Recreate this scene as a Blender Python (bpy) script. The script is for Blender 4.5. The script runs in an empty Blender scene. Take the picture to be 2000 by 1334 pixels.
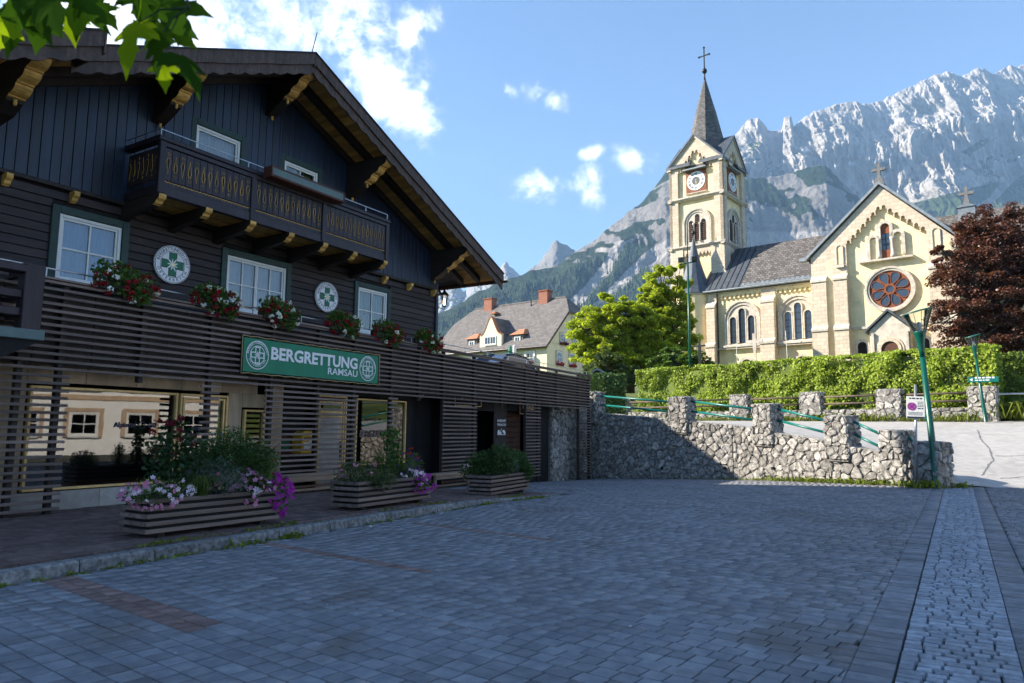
import bpy, bmesh, math, random
import numpy as np
from mathutils import Vector, Matrix
random.seed(7)
RNG = np.random.default_rng(7)
R = math.radians
scene = bpy.context.scene
COL = scene.collection

# ------------------------------------------------------------------ camera, sky, sun, exposure
cam_data = bpy.data.cameras.new('camera')
cam = bpy.data.objects.new('camera', cam_data)
COL.objects.link(cam)
cam_data.sensor_width = 36.0
cam_data.lens = 25.2
cam_data.dof.use_dof = True
cam_data.dof.focus_distance = 24.0
cam_data.dof.aperture_fstop = 4.0
cam_data.clip_start = 0.05
cam_data.clip_end = 30000
PITCH, ROLL = R(7.0), R(0.5)
cam.matrix_world = (Matrix.Translation((0, 0, 1.6)) @ Matrix.Rotation(math.pi / 2 + PITCH, 4, 'X')
                    @ Matrix.Rotation(ROLL, 4, 'Z'))
scene.camera = cam

SUN_ELEV, SUN_AZ = R(31.0), R(-81.0)          # azimuth from +Y, clockwise; the sun stands to the left
to_sun = Vector((math.sin(SUN_AZ) * math.cos(SUN_ELEV), math.cos(SUN_AZ) * math.cos(SUN_ELEV), math.sin(SUN_ELEV)))
sun_data = bpy.data.lights.new('sun', 'SUN')
sun_data.energy = 5.0
sun_data.angle = R(0.5)
sun_data.color = (1.0, 0.90, 0.76)
sun = bpy.data.objects.new('sun', sun_data)
COL.objects.link(sun)
sun.rotation_euler = (-to_sun).to_track_quat('-Z', 'Y').to_euler()
sun.location = (-60, 0, 60)

scene.view_settings.view_transform = 'Standard'
scene.view_settings.look = 'None'
scene.view_settings.exposure = 1.75
scene.view_settings.gamma = 1.0
scene.view_settings.use_curve_mapping = False

world = bpy.data.worlds.new('World')
scene.world = world
world.use_nodes = True
WN, WL = world.node_tree.nodes, world.node_tree.links
WN.clear()
def wn(t, **k):
    n = WN.new(t)
    for a, b in k.items():
        setattr(n, a, b)
    return n
def wmath(op, a, b=None, c=None, clamp=False):
    n = wn('ShaderNodeMath', operation=op, use_clamp=clamp)
    for i, q in enumerate((a, b, c)):
        if q is None: continue
        if isinstance(q, (int, float)): n.inputs[i].default_value = q
        else: WL.new(q, n.inputs[i])
    return n.outputs[0]
sky = wn('ShaderNodeTexSky', sky_type='NISHITA', sun_disc=False)
sky.sun_elevation = SUN_ELEV
sky.sun_rotation = SUN_AZ
sky.altitude = 1100
sky.air_density = 1.0
sky.dust_density = 0.35
sky.ozone_density = 3.2
geo = wn('ShaderNodeNewGeometry')
tc = wn('ShaderNodeTexCoord')
DIR = tc.outputs['Generated']
# clouds: fair-weather cumulus scattered over the whole sky, thicker banks where the picture shows them
def pix_dir(x, y):
    f = 1400.0
    F = Vector((0, math.cos(PITCH), math.sin(PITCH))); R0 = Vector((1, 0, 0)); U0 = Vector((0, -math.sin(PITCH), math.cos(PITCH)))
    Rr = math.cos(ROLL) * R0 + math.sin(ROLL) * U0; U = -math.sin(ROLL) * R0 + math.cos(ROLL) * U0
    return (F + Rr * (x - 1000) / f - U * (y - 667) / f).normalized()
BANKS = [  # bearing/height of each bank (as seen on the sky), half-lengths in degrees along/across, tilt, strength
    (330, 50, 10.5, 5.0, 12, .85), (480, 90, 6.0, 3.0, 20, .7), (585, 35, 6.5, 2.4, 35, .7), (700, 30, 6.5, 2.6, 38, .75), (655, 95, 6.0, 1.8, 20, .5),
    (700, 100, 5.0, 3.0, 45, 1.0), (745, 165, 4.8, 2.4, 48, 1.0), (795, 210, 3.6, 2.2, 25, .9), (800, 62, 3.2, 1.6, -40, .9),
    (1068, 192, 2.3, 1.3, 10, .75), (998, 180, .9, .6, 25, .6), (1052, 368, 2.6, 1.5, -8, .88), (1142, 362, 2.2, 1.5, 60, .82),
    (1152, 300, 1.5, .7, -20, .6), (1245, 312, 2.3, 1.2, 25, .75), (828, 170, 1.0, .7, 40, .55), (150, 60, 8, 5, 10, 1.0)]
blob = None
for (x, y, la, lb, tilt, st) in BANKS:
    c = pix_dir(x, y)
    rt = c.cross(Vector((0, 0, 1))).normalized(); up = rt.cross(c)
    t = R(tilt)
    ax = (rt * math.cos(t) - up * math.sin(t)) / math.radians(la)
    bx = (rt * math.sin(t) + up * math.cos(t)) / math.radians(lb)
    outs = []
    for v in (ax, bx):
        d = wn('ShaderNodeVectorMath', operation='DOT_PRODUCT')
        WL.new(DIR, d.inputs[0]); d.inputs[1].default_value = v
        outs.append(wmath('SUBTRACT', d.outputs['Value'], float(v.dot(c))))
    q = wmath('ADD', wmath('MULTIPLY', outs[0], outs[0]), wmath('MULTIPLY', outs[1], outs[1]))
    fr = wn('ShaderNodeVectorMath', operation='DOT_PRODUCT'); WL.new(DIR, fr.inputs[0]); fr.inputs[1].default_value = c
    g = wmath('MULTIPLY', wmath('POWER', 2.718, wmath('MULTIPLY', q, -1.0)), wmath('MULTIPLY', wmath('GREATER_THAN', fr.outputs['Value'], 0.0), st))
    blob = g if blob is None else wmath('MAXIMUM', blob, g)
def wnoise(scale, detail, rough, dist=0.0, vec=None):
    n = wn('ShaderNodeTexNoise'); n.inputs['Scale'].default_value = scale; n.inputs['Detail'].default_value = detail
    n.inputs['Roughness'].default_value = rough; n.inputs['Distortion'].default_value = dist
    WL.new(vec or DIR, n.inputs['Vector']); return n.outputs['Fac']
n1 = wnoise(13.0, 12, .66, .5)
n2 = wnoise(42.0, 10, .65, .3)
cov = wnoise(2.1, 3, .5)
base_cov = wmath('MULTIPLY', wmath('SUBTRACT', cov, .66, clamp=True), 3.0)      # scattered elsewhere
fine = wmath('ADD', wmath('MULTIPLY', wmath('SUBTRACT', n1, .5), 2.3), wmath('MULTIPLY', wmath('SUBTRACT', n2, .5), 1.0))
dens = wmath('ADD', wmath('MAXIMUM', blob, base_cov), wmath('MULTIPLY', fine, wmath('ADD', .42, wmath('MAXIMUM', blob, base_cov))))
cl = wn('ShaderNodeMapRange', interpolation_type='SMOOTHSTEP')
WL.new(dens, cl.inputs['Value']); cl.inputs['From Min'].default_value = .30; cl.inputs['From Max'].default_value = 1.15
mixc = wn('ShaderNodeMix', data_type='RGBA')
WL.new(wmath('MULTIPLY', cl.outputs[0], .93), mixc.inputs['Factor']); WL.new(sky.outputs[0], mixc.inputs['A'])
mixc.inputs['B'].default_value = (9.8, 9.8, 9.9, 1)
bg = wn('ShaderNodeBackground'); bg.inputs['Strength'].default_value = 0.08
WL.new(mixc.outputs['Result'], bg.inputs['Color'])
wo = wn('ShaderNodeOutputWorld'); WL.new(bg.outputs[0], wo.inputs['Surface'])
scene.cycles.max_bounces = 8
scene.cycles.diffuse_bounces = 3
scene.cycles.glossy_bounces = 3
scene.cycles.transmission_bounces = 6
scene.cycles.transparent_max_bounces = 16
scene.cycles.caustics_reflective = False
scene.cycles.caustics_refractive = False

# ------------------------------------------------------------------ helpers
class MB:
    """collects geometry for ONE mesh object"""
    def __init__(s): s.v = []; s.f = []; s.m = []; s.cur = 0
    def add(s, vs, fs):
        b = len(s.v); s.v.extend([tuple(map(float, q)) for q in vs])
        for f in fs: s.f.append(tuple(i + b for i in f)); s.m.append(s.cur)
        return s
    def box(s, x0, x1, y0, y1, z0, z1):
        v = [(x0, y0, z0), (x1, y0, z0), (x1, y1, z0), (x0, y1, z0), (x0, y0, z1), (x1, y0, z1), (x1, y1, z1), (x0, y1, z1)]
        return s.add(v, [(0, 3, 2, 1), (4, 5, 6, 7), (0, 1, 5, 4), (1, 2, 6, 5), (2, 3, 7, 6), (3, 0, 4, 7)])
    def bbox(s, x0, x1, y0, y1, z0, z1, b=.01):
        """box with its front (y0) edges and top eased"""
        return s.bprism([(x0, z0), (x1, z0), (x1, z1), (x0, z1)], y0, y1, b)
    def prism(s, poly, y0, y1):
        n = len(poly)
        if sum(poly[i][0] * poly[(i + 1) % n][1] - poly[(i + 1) % n][0] * poly[i][1] for i in range(n)) < 0: poly = poly[::-1]
        v = [(x, y0, z) for x, z in poly] + [(x, y1, z) for x, z in poly]
        fs = [tuple(range(n)), tuple(range(2 * n - 1, n - 1, -1))] + [(i, i + n, (i + 1) % n + n, (i + 1) % n) for i in range(n)]
        return s.add(v, fs)
    def bprism(s, poly, y0, y1, b=.01):
        n = len(poly)
        cx = sum(q[0] for q in poly) / n; cz = sum(q[1] for q in poly) / n
        if sum(poly[i][0] * poly[(i + 1) % n][1] - poly[(i + 1) % n][0] * poly[i][1] for i in range(n)) < 0: poly = poly[::-1]
        ins = [(x + b * (1 if x < cx else -1), z + b * (1 if z < cz else -1)) for x, z in poly]
        v = [(x, y0, z) for x, z in ins] + [(x, y0 + b, z) for x, z in poly] + [(x, y1, z) for x, z in poly]
        fs = [tuple(range(n)), tuple(range(3 * n - 1, 2 * n - 1, -1))]
        for k in (0, n): fs += [(i + k, i + k + n, (i + 1) % n + k + n, (i + 1) % n + k) for i in range(n)]
        return s.add(v, fs)
    def tube(s, pts, r, n=8, cap=True):
        pts = [Vector(p) for p in pts]; rs = r if isinstance(r, (list, tuple)) else [r] * len(pts)
        rings = []; prev = None
        for i, p in enumerate(pts):
            t = ((pts[min(i + 1, len(pts) - 1)] - pts[max(i - 1, 0)])).normalized()
            a = prev if prev else (Vector((0, 0, 1)) if abs(t.z) < .9 else Vector((1, 0, 0)))
            a = (a - t * a.dot(t)).normalized(); b = t.cross(a); prev = a
            rings.append([p + (a * math.cos(2 * math.pi * k / n) + b * math.sin(2 * math.pi * k / n)) * rs[i] for k in range(n)])
        v = [q for rr in rings for q in rr]
        fs = [(i * n + k, i * n + (k + 1) % n, (i + 1) * n + (k + 1) % n, (i + 1) * n + k) for i in range(len(pts) - 1) for k in range(n)]
        if cap: fs += [tuple(range(n - 1, -1, -1)), tuple(range((len(pts) - 1) * n, len(pts) * n))]
        return s.add(v, fs)
    def lathe(s, prof, c=(0, 0, 0), n=16, ph=0.0):
        v = []; fs = []
        for r, z in prof:
            for k in range(n):
                a = 2 * math.pi * k / n + ph; v.append((c[0] + r * math.cos(a), c[1] + r * math.sin(a), c[2] + z))
        for i in range(len(prof) - 1):
            for k in range(n): fs.append((i * n + k, i * n + (k + 1) % n, (i + 1) * n + (k + 1) % n, (i + 1) * n + k))
        fs += [tuple(range(n - 1, -1, -1)), tuple(range((len(prof) - 1) * n, len(prof) * n))]
        return s.add(v, fs)
    def mesh(s, name):
        me = bpy.data.meshes.new(name); me.from_pydata(s.v, [], s.f); me.update(); return me
    def obj(s, name, mat, parent=None, smooth=False, **tags):
        me = s.mesh(name)
        mats = mat if isinstance(mat, (list, tuple)) else [mat]
        for m in mats: me.materials.append(MAT[m] if isinstance(m, str) else m)
        if len(mats) > 1: me.polygons.foreach_set('material_index', s.m)
        if smooth: me.polygons.foreach_set('use_smooth', [True] * len(me.polygons))
        return link(name, me, parent, **tags)
def link(name, me, parent=None, loc=None, rot=None, label=None, category=None, group=None, kind=None):
    o = bpy.data.objects.new(name, me); COL.objects.link(o)
    if parent: o.parent = parent
    if loc is not None: o.location = loc
    if rot is not None: o.rotation_euler = rot
    tag(o, label, category, group, kind)
    return o
def tag(o, label=None, category=None, group=None, kind=None):
    for k, v in (('label', label), ('category', category), ('group', group), ('kind', kind)):
        if v: o[k] = v
    return o
def thing(name, label, category, loc=(0, 0, 0), rz=0.0, group=None, kind=None):
    return link(name, None, None, loc, (0, 0, rz), label, category, group, kind)
def copy_tree(o, parent=None):
    c = o.copy(); COL.objects.link(c); c.parent = parent
    for ch in list(o.children): copy_tree(ch, c)
    return c
def npmesh(name, V, F, mat, parent=None, smooth=False, **tags):
    """V (n,3), F (m,k) with k 3 or 4"""
    V = np.asarray(V, np.float32); F = np.asarray(F, np.int32); k = F.shape[1]
    me = bpy.data.meshes.new(name)
    me.vertices.add(len(V)); me.vertices.foreach_set('co', V.ravel())
    me.loops.add(F.size); me.loops.foreach_set('vertex_index', F.ravel())
    me.polygons.add(len(F)); me.polygons.foreach_set('loop_start', np.arange(0, F.size, k, dtype=np.int32))
    me.polygons.foreach_set('loop_total', np.full(len(F), k, np.int32))
    if smooth: me.polygons.foreach_set('use_smooth', np.ones(len(F), bool))
    me.update(calc_edges=True)
    for m in (mat if isinstance(mat, (list, tuple)) else [mat]): me.materials.append(MAT[m] if isinstance(m, str) else m)
    return link(name, me, parent, **tags)
def leaf_quads(P, size, aspect=.62, up=.3, jitter=.45, N=None, droop=0.0, rng=RNG):
    """one folded diamond leaf at each point; N optional preferred normals"""
    P = np.asarray(P, float); n = len(P)
    nr = rng.normal(size=(n, 3)); nr[:, 2] += up
    if N is not None: nr = nr * .6 + np.asarray(N) * 1.0
    nr /= np.linalg.norm(nr, axis=1, keepdims=True) + 1e-9
    a = rng.normal(size=(n, 3)); a[:, 2] -= droop; a -= nr * (a * nr).sum(1, keepdims=True); a /= np.linalg.norm(a, axis=1, keepdims=True) + 1e-9
    b = np.cross(nr, a)
    sz = size * (1 + jitter * (rng.random((n, 1)) * 2 - 1))
    w = sz * aspect * .5
    V = np.stack([P - a * sz * .5, P + b * w + nr * w * .35, P + a * sz * .5, P - b * w + nr * w * .35], 1).reshape(-1, 3)
    F = np.arange(4 * n).reshape(n, 4)
    return V, F
def text_geo(txt, size, bold=0.0, align='CENTER'):
    cu = bpy.data.curves.new('t', 'FONT'); cu.body = txt; cu.size = size; cu.align_x = align; cu.offset = bold
    cu.resolution_u = 3
    o = bpy.data.objects.new('t', cu); me = bpy.data.meshes.new_from_object(o)
    vs = [tuple(v.co) for v in me.vertices]; fs = [tuple(p.vertices) for p in me.polygons]
    bpy.data.objects.remove(o); bpy.data.meshes.remove(me); bpy.data.curves.remove(cu)
    return vs, fs
def put_text(mb, txt, size, x, z, y, bold=0.0, align='CENTER', sx=1.0, rot=0.0, fit=None):
    """flat lettering on a facade facing -y"""
    vs, fs = text_geo(txt, size, bold, align)
    if fit: sx = fit / (max(v[0] for v in vs) - min(v[0] for v in vs))
    c, s_ = math.cos(rot), math.sin(rot)
    mb.add([(x + (a * sx) * c - b * s_, y, z + (a * sx) * s_ + b * c) for a, b, _ in vs], fs)
def ring_text(mb, txt, r, cx, cz, y, size, a0, a1, inward=False, bold=0.0):
    n = len(txt)
    for i, ch in enumerate(txt):
        a = a0 + (a1 - a0) * (i / max(n - 1, 1))
        if ch == ' ': continue
        rr = r - (size * .36 if not inward else -size * .36)
        rot = a - math.pi / 2 if not inward else a + math.pi / 2
        put_text(mb, ch, size, cx + rr * math.cos(a), cz + rr * math.sin(a), y, bold, 'CENTER', 1.0, rot)
def disc(mb, cx, cz, r, y, n=40, r0=0.0):
    if r0 <= 0: mb.add([(cx + r * math.cos(2 * math.pi * k / n), y, cz + r * math.sin(2 * math.pi * k / n)) for k in range(n)], [tuple(range(n))])
    else:
        v = [(cx + q * math.cos(2 * math.pi * k / n), y, cz + q * math.sin(2 * math.pi * k / n)) for q in (r0, r) for k in range(n)]
        mb.add(v, [(k, (k + 1) % n, n + (k + 1) % n, n + k) for k in range(n)])
def arch_poly(x0, x1, z0, z1, n=10):
    """round-headed opening, z1 is the crown"""
    r = (x1 - x0) / 2; cx = (x0 + x1) / 2
    return [(x0, z0), (x1, z0)] + [(cx + r * math.cos(math.pi * k / n), z1 - r + r * math.sin(math.pi * k / n)) for k in range(n + 1)]
def arch_ring(mb, x0, x1, z0, z1, w, y0, y1, n=12, legs=True):
    """arched surround of width w round that opening"""
    r = (x1 - x0) / 2; cx = (x0 + x1) / 2; zc = z1 - r
    inn = [(cx + r * math.cos(math.pi * k / n), zc + r * math.sin(math.pi * k / n)) for k in range(n + 1)]
    out = [(cx + (r + w) * math.cos(math.pi * k / n), zc + (r + w) * math.sin(math.pi * k / n)) for k in range(n + 1)]
    if legs: inn = [(x1, z0)] + inn + [(x0, z0)]; out = [(x1 + w, z0)] + out + [(x0 - w, z0)]
    for i in range(len(inn) - 1):
        mb.prism([inn[i], out[i], out[i + 1], inn[i + 1]], y0, y1)
# slat frame: s along the front of the ground floor, o outwards from it
SP = Vector((-7.93, 11.878, 0)); SA = R(28.8)
SD = Vector((math.sin(SA), math.cos(SA), 0)); SN = Vector((math.cos(SA), -math.sin(SA), 0)); SROT = math.pi / 2 - SA
def so2w(s, o, z=0.0): q = SP + SD * s + SN * o; return Vector((q.x, q.y, z))
def w2so(x, y): return (x - SP.x) * SD.x + (y - SP.y) * SD.y, (x - SP.x) * SN.x + (y - SP.y) * SN.y
def gz_so(s, o): return -0.6 * np.clip((np.asarray(s) - 7) / 17, 0, 1.1) * np.clip(1 - np.asarray(o) / 13, 0, 1.05)
def gz(x, y): s, o = w2so(x, y); return float(gz_so(s, o))
def kerb_h(s): return .12 * np.clip((11 - np.asarray(s)) / 6, 0, 1)
def deck_z(s, o): return float(gz_so(s, o) + kerb_h(s))

def print_bars(mb, x0, x1, z, y, h):
    """a line of print too small to read"""
    x = x0
    while x < x1 - h:
        w = min(h * random.uniform(1.2, 3.4), x1 - x); mb.add([(x, y, z), (x + w, y, z), (x + w, y, z + h), (x, y, z + h)], [(0, 1, 2, 3)]); x += w + h * .7
def prism_x(mb, poly, x0, x1):
    """polygon in (y,z) extruded along x"""
    n = len(poly)
    if sum(poly[i][0] * poly[(i + 1) % n][1] - poly[(i + 1) % n][0] * poly[i][1] for i in range(n)) > 0: poly = poly[::-1]
    v = [(x0, y, z) for y, z in poly] + [(x1, y, z) for y, z in poly]
    mb.add(v, [tuple(range(n)), tuple(range(2 * n - 1, n - 1, -1))] + [(i, i + n, (i + 1) % n + n, (i + 1) % n) for i in range(n)])
def window(parent, x0, x1, z0, z1, y=0.0, cols=2, rows=2, fr=.07, casing=None, cas_w=.15, curtain=None, name='window', frame='window_white', pane='pane', leafs=1, sill=True, bar=.03, label=None, depth=.10, room=.16):
    """window in a wall facing -y whose face is at y"""
    b = MB()
    b.bbox(x0, x0 + fr, y - .015, y + depth, z0, z1, .008); b.bbox(x1 - fr, x1, y - .015, y + depth, z0, z1, .008)
    b.bbox(x0 + fr, x1 - fr, y - .012, y + depth, z1 - fr, z1 - .002, .008); b.bbox(x0 + fr, x1 - fr, y - .012, y + depth, z0 + .002, z0 + fr * 1.3, .008)
    w = b.obj(name, frame, parent); tag(w, label)
    ix0, ix1, iz0, iz1 = x0 + fr, x1 - fr, z0 + fr * 1.3, z1 - fr
    b = MB(); lw = (ix1 - ix0) / leafs
    for l in range(leafs):
        a, c = ix0 + l * lw, ix0 + (l + 1) * lw; sf = fr * .65
        b.bbox(a + .003, a + sf, y + .012, y + .075, iz0, iz1, .006); b.bbox(c - sf, c - .003, y + .012, y + .075, iz0, iz1, .006)
        b.box(a + sf, c - sf, y + .015, y + .075, iz1 - sf, iz1 - .001); b.box(a + sf, c - sf, y + .015, y + .075, iz0 + .001, iz0 + sf)
        cc = cols // leafs if leafs > 1 else cols
        for k in range(1, cc): q = a + (c - a) * k / cc; b.box(q - bar / 2, q + bar / 2, y + .018, y + .07, iz0 + sf, iz1 - sf)
        for k in range(1, rows): q = iz0 + (iz1 - iz0) * k / rows; b.box(a + sf, c - sf, y + .020, y + .068, q - bar / 2, q + bar / 2)
    b.obj('sash', frame, w)
    b = MB(); b.add([(ix0, y + .045, iz0), (ix1, y + .045, iz0), (ix1, y + .045, iz1), (ix0, y + .045, iz1)], [(0, 1, 2, 3)]); b.obj('pane', pane, w)
    if curtain:
        b = MB(); n = 36; v = []
        for k in range(n + 1):
            xx = ix0 + (ix1 - ix0) * k / n; yy = y + room + min(1, room / .16) * (.025 * math.sin(k * 1.9) + .012 * math.sin(k * .7 + 1))
            v += [(xx, yy, iz0), (xx, yy, iz1)]
        b.add(v, [(2 * k, 2 * k + 2, 2 * k + 3, 2 * k + 1) for k in range(n)]); b.obj('curtain', curtain, w, True)
    if casing:
        b = MB(); c = cas_w
        b.bbox(x0 - c, x0 - .002, y - .055, y + .02, z0 - .02, z1 + c, .008); b.bbox(x1 + .002, x1 + c, y - .055, y + .02, z0 - .02, z1 + c, .008)
        b.bbox(x0 - .002, x1 + .002, y - .052, y + .02, z1 + .002, z1 + c, .008); b.obj('casing', casing, w)
    if sill:
        b = MB(); b.bbox(x0 - .04, x1 + .04, y - .09, y + .02, z0 - .06, z0 - .022, .01); b.obj('sill', frame, w)
    return w
# ------------------------------------------------------------------ materials
MAT = {}
class NT:
    def __init__(s, m): m.use_nodes = True; s.n = m.node_tree.nodes; s.l = m.node_tree.links; s.n.clear()
    def new(s, t, ins=None, **k):
        n = s.n.new(t)
        for a, b in k.items(): setattr(n, a, b)
        for a, b in (ins or {}).items(): s.set(n, a, b)
        return n
    def set(s, n, a, b):
        if isinstance(b, bpy.types.NodeSocket): s.l.new(b, n.inputs[a])
        else: n.inputs[a].default_value = b
    def math(s, op, a, b=0.0, clamp=False): return s.new('ShaderNodeMath', {0: a, 1: b}, operation=op, use_clamp=clamp).outputs[0]
    def mix(s, f, a, b, bt='MIX'): return s.new('ShaderNodeMix', {'Factor': f, 'A': a, 'B': b}, data_type='RGBA', blend_type=bt).outputs['Result']
    def ramp(s, f, lo, hi): return s.new('ShaderNodeMapRange', {'Value': f, 'From Min': lo, 'From Max': hi}, interpolation_type='SMOOTHSTEP').outputs[0]
    def noise(s, vec, scale, detail=4, rough=.55, dist=0.0):
        return s.new('ShaderNodeTexNoise', {'Vector': vec, 'Scale': scale, 'Detail': detail, 'Roughness': rough, 'Distortion': dist}).outputs['Fac']
def c4(c): return (c[0], c[1], c[2], 1.0)
def new_mat(name): m = bpy.data.materials.new(name); MAT[name] = m; return m, NT(m)
def rnd(t):
    """a random number per object and per loose piece"""
    oi = t.new('ShaderNodeObjectInfo').outputs['Random']; gi = t.new('ShaderNodeNewGeometry').outputs['Random Per Island']
    return t.math('FRACT', t.math('ADD', oi, gi))
def coords(t, kind='Object', scale=(1, 1, 1)):
    v = t.new('ShaderNodeTexCoord').outputs[kind]
    if scale != (1, 1, 1): v = t.new('ShaderNodeVectorMath', {0: v, 1: scale}, operation='MULTIPLY').outputs[0]
    return v
def basic(name, col, rough=.7, var=.2, scale=6.0, bump=.15, metal=0.0, spec=.35, stretch=(1, 1, 1), piece=.25, col2=None, bscale=None, dirt=0.0, stain=0.0, streak=0.0):
    m, t = new_mat(name)
    vec = coords(t, 'Object', stretch)
    if piece:
        r = rnd(t)
        vec = t.new('ShaderNodeVectorMath', {0: vec, 1: t.new('ShaderNodeCombineXYZ', {0: t.math('MULTIPLY', r, 37.0), 1: t.math('MULTIPLY', r, 91.0), 2: t.math('MULTIPLY', r, 53.0)}).outputs[0]}, operation='ADD').outputs[0]
    n = t.noise(vec, scale, 6, .6)
    fine = t.noise(vec, (bscale or scale * 6), 4, .6)
    a = t.mix(t.ramp(n, .3, .72), c4([q * (1 - var) for q in col]), c4([min(1, q * (1 + var)) for q in (col2 or col)]))
    if piece:
        k = t.math('ADD', 1 - piece, t.math('MULTIPLY', r, 2 * piece))
        a = t.new('ShaderNodeVectorMath', {0: a, 3: k}, operation='SCALE').outputs[0]
    if dirt:
        wv = t.new('ShaderNodeNewGeometry').outputs['Position']
        dn = t.noise(wv, 1.3, 6, .65)
        a = t.mix(t.math('MULTIPLY', t.ramp(dn, .5, .75), dirt), a, c4([q * .45 for q in col]))
    if streak:
        wv = t.new('ShaderNodeVectorMath', {0: t.new('ShaderNodeNewGeometry').outputs['Position'], 1: (1.6, 1.6, .16)}, operation='MULTIPLY').outputs[0]
        a = t.mix(t.math('MULTIPLY', t.ramp(t.noise(wv, 1.0, 7, .7), .48, .78), streak), a, c4([q * .6 for q in col]))
    if stain:
        wv = t.new('ShaderNodeNewGeometry').outputs['Position']
        s1 = t.ramp(t.noise(wv, .55, 7, .68, .8), .52, .70); s2 = t.ramp(t.noise(wv, 2.3, 6, .7, .5), .56, .72); s3 = t.ramp(t.noise(wv, .23, 4, .6), .45, .65)
        a = t.mix(t.math('MULTIPLY', s1, stain), a, (.125, .105, .088, 1)); a = t.mix(t.math('MULTIPLY', s2, stain * .55), a, (.27, .27, .28, 1)); a = t.mix(t.math('MULTIPLY', s3, stain * .35), a, (.09, .095, .11, 1))
    ro = t.math('ADD', rough - .08, t.math('MULTIPLY', fine, .16), True)
    p = t.new('ShaderNodeBsdfPrincipled', {'Base Color': a, 'Roughness': ro, 'Metallic': metal, 'Specular IOR Level': spec})
    if bump:
        h = t.math('ADD', t.math('MULTIPLY', n, .4), fine)
        b = t.new('ShaderNodeBump', {'Strength': bump, 'Distance': .02, 'Height': h}); t.l.new(b.outputs[0], p.inputs['Normal'])
    t.l.new(p.outputs[0], t.new('ShaderNodeOutputMaterial').inputs[0])
    return m
WX, WY, WZ = (.12, 1, 1), (1, .12, 1), (1, 1, .12)
basic('plank_h', (.027, .018, .018), .55, .4, 9, .25, stretch=WX, spec=.35, piece=.35)
basic('plank_v', (.006, .014, .036), .42, .4, 9, .18, stretch=WZ, spec=.5, piece=.35)  # brown boards; the blue of the mirrored sky is put into the colour
basic('beam_dark', (.022, .015, .012), .6, .35, 8, .2, stretch=WY)
basic('barge', (.075, .047, .037), .6, .3, 8, .25, stretch=WX)
basic('ochre', (.62, .35, .09), .6, .25, 9, .2, stretch=WY)
basic('ochre_soffit', (.64, .34, .09), .65, .3, 6, .2, stretch=WY)
basic('balcony_wood', (.028, .019, .024), .45, .3, 9, .2, stretch=WZ)
basic('casing_green', (.020, .050, .044), .5, .2, 9, .1)
basic('window_white', (.74, .74, .72), .4, .04, 5, .03, piece=.03)
basic('slat_wood', (.170, .124, .105), .7, .35, 8, .3, stretch=(.08, 1, 1), piece=.3)
basic('post_dark', (.032, .024, .022), .7, .3, 8, .2, stretch=WZ)
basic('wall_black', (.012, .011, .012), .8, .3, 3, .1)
basic('wall_panel', (.47, .34, .225), .75, .16, 5, .15, stretch=(1, 1, .25), piece=.1, dirt=.25)
basic('plinth', (.38, .34, .30), .8, .15, 5, .15, dirt=.3)
basic('frame_gold', (.82, .52, .20), .35, .15, 8, .06, spec=.5, piece=.08)
basic('sign_green', (.0, .19, .10), .45, .06, 3, .02, piece=0)
basic('sign_white', (.80, .80, .82), .5, .03, 5, 0, piece=0)
basic('emblem_green', (.01, .15, .075), .5, .06, 3, 0, piece=0)
basic('emblem_navy', (.012, .020, .055), .5, .06, 3, 0, piece=0)
basic('rope', (.42, .30, .14), .8, .2, 30, .2, piece=0)
basic('metal_rail', (.42, .43, .45), .35, .1, 8, .05, .8, piece=.05)
basic('metal_grey', (.36, .37, .38), .42, .12, 8, .06, .7, piece=.05)
basic('metal_dark', (.025, .027, .03), .4, .2, 8, .08, .4)
basic('box_green_grey', (.12, .17, .165), .6, .1, 4, .1, piece=0)
basic('box_brown', (.085, .026, .018), .55, .2, 6, .15, piece=.1)
basic('paver', (.188, .204, .235), .78, .18, 7, .25, piece=.22, col2=(.21, .212, .222), bscale=90, dirt=.3, stain=.75)
basic('paver_red', (.21, .14, .125), .8, .2, 7, .35, piece=.2, bscale=90, dirt=.3)
basic('paver_walk', (.145, .098, .088), .8, .25, 7, .35, piece=.25, bscale=90, dirt=.35)
basic('joint', (.080, .080, .080), .95, .4, 14, .4, piece=0, col2=(.07, .075, .045))
basic('cobble', (.275, .30, .34), .75, .25, 12, .3, piece=.2, bscale=60, stain=.35)
basic('kerb_stone', (.19, .19, .19), .85, .5, 14, .7, piece=.2, bscale=40, dirt=.6)
basic('asphalt', (.38, .37, .355), .9, .12, 3, .3, piece=0, bscale=120, dirt=.35, stain=.25)
basic('asphalt_dark', (.16, .16, .165), .9, .15, 3, .25, piece=0, bscale=120, dirt=.3)
basic('stone', (.245, .235, .222), .85, .45, 7, 1.0, piece=.3, bscale=22, col2=(.31, .295, .27), dirt=.4)
basic('mortar', (.17, .16, .145), .95, .35, 10, .5, piece=0)
basic('rail_teal', (.0, .14, .115), .35, .1, 6, .04, spec=.5, piece=0)
basic('lamp_green', (.0, .075, .05), .33, .1, 6, .04, spec=.5, piece=0)
basic('rail_wood', (.10, .075, .055), .8, .3, 10, .3, stretch=(.3, .3, 1), piece=.15)
basic('stucco_yellow', (.80, .67, .41), .9, .10, 1.6, .35, piece=0, bscale=14, dirt=.2, streak=.35)
basic('stucco_cream', (.72, .66, .48), .9, .05, 1.6, .12, piece=0, bscale=14, dirt=.12, streak=.25)
basic('stucco_white', (.78, .77, .74), .9, .05, 1.6, .12, piece=0, bscale=14, dirt=.08)
basic('trim_stone', (.52, .47, .40), .85, .2, 3, .4, piece=.1, bscale=12, dirt=.35, streak=.4)
basic('lead', (.090, .105, .125), .45, .2, 3, .1, .3, piece=.06, dirt=.2)
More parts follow.
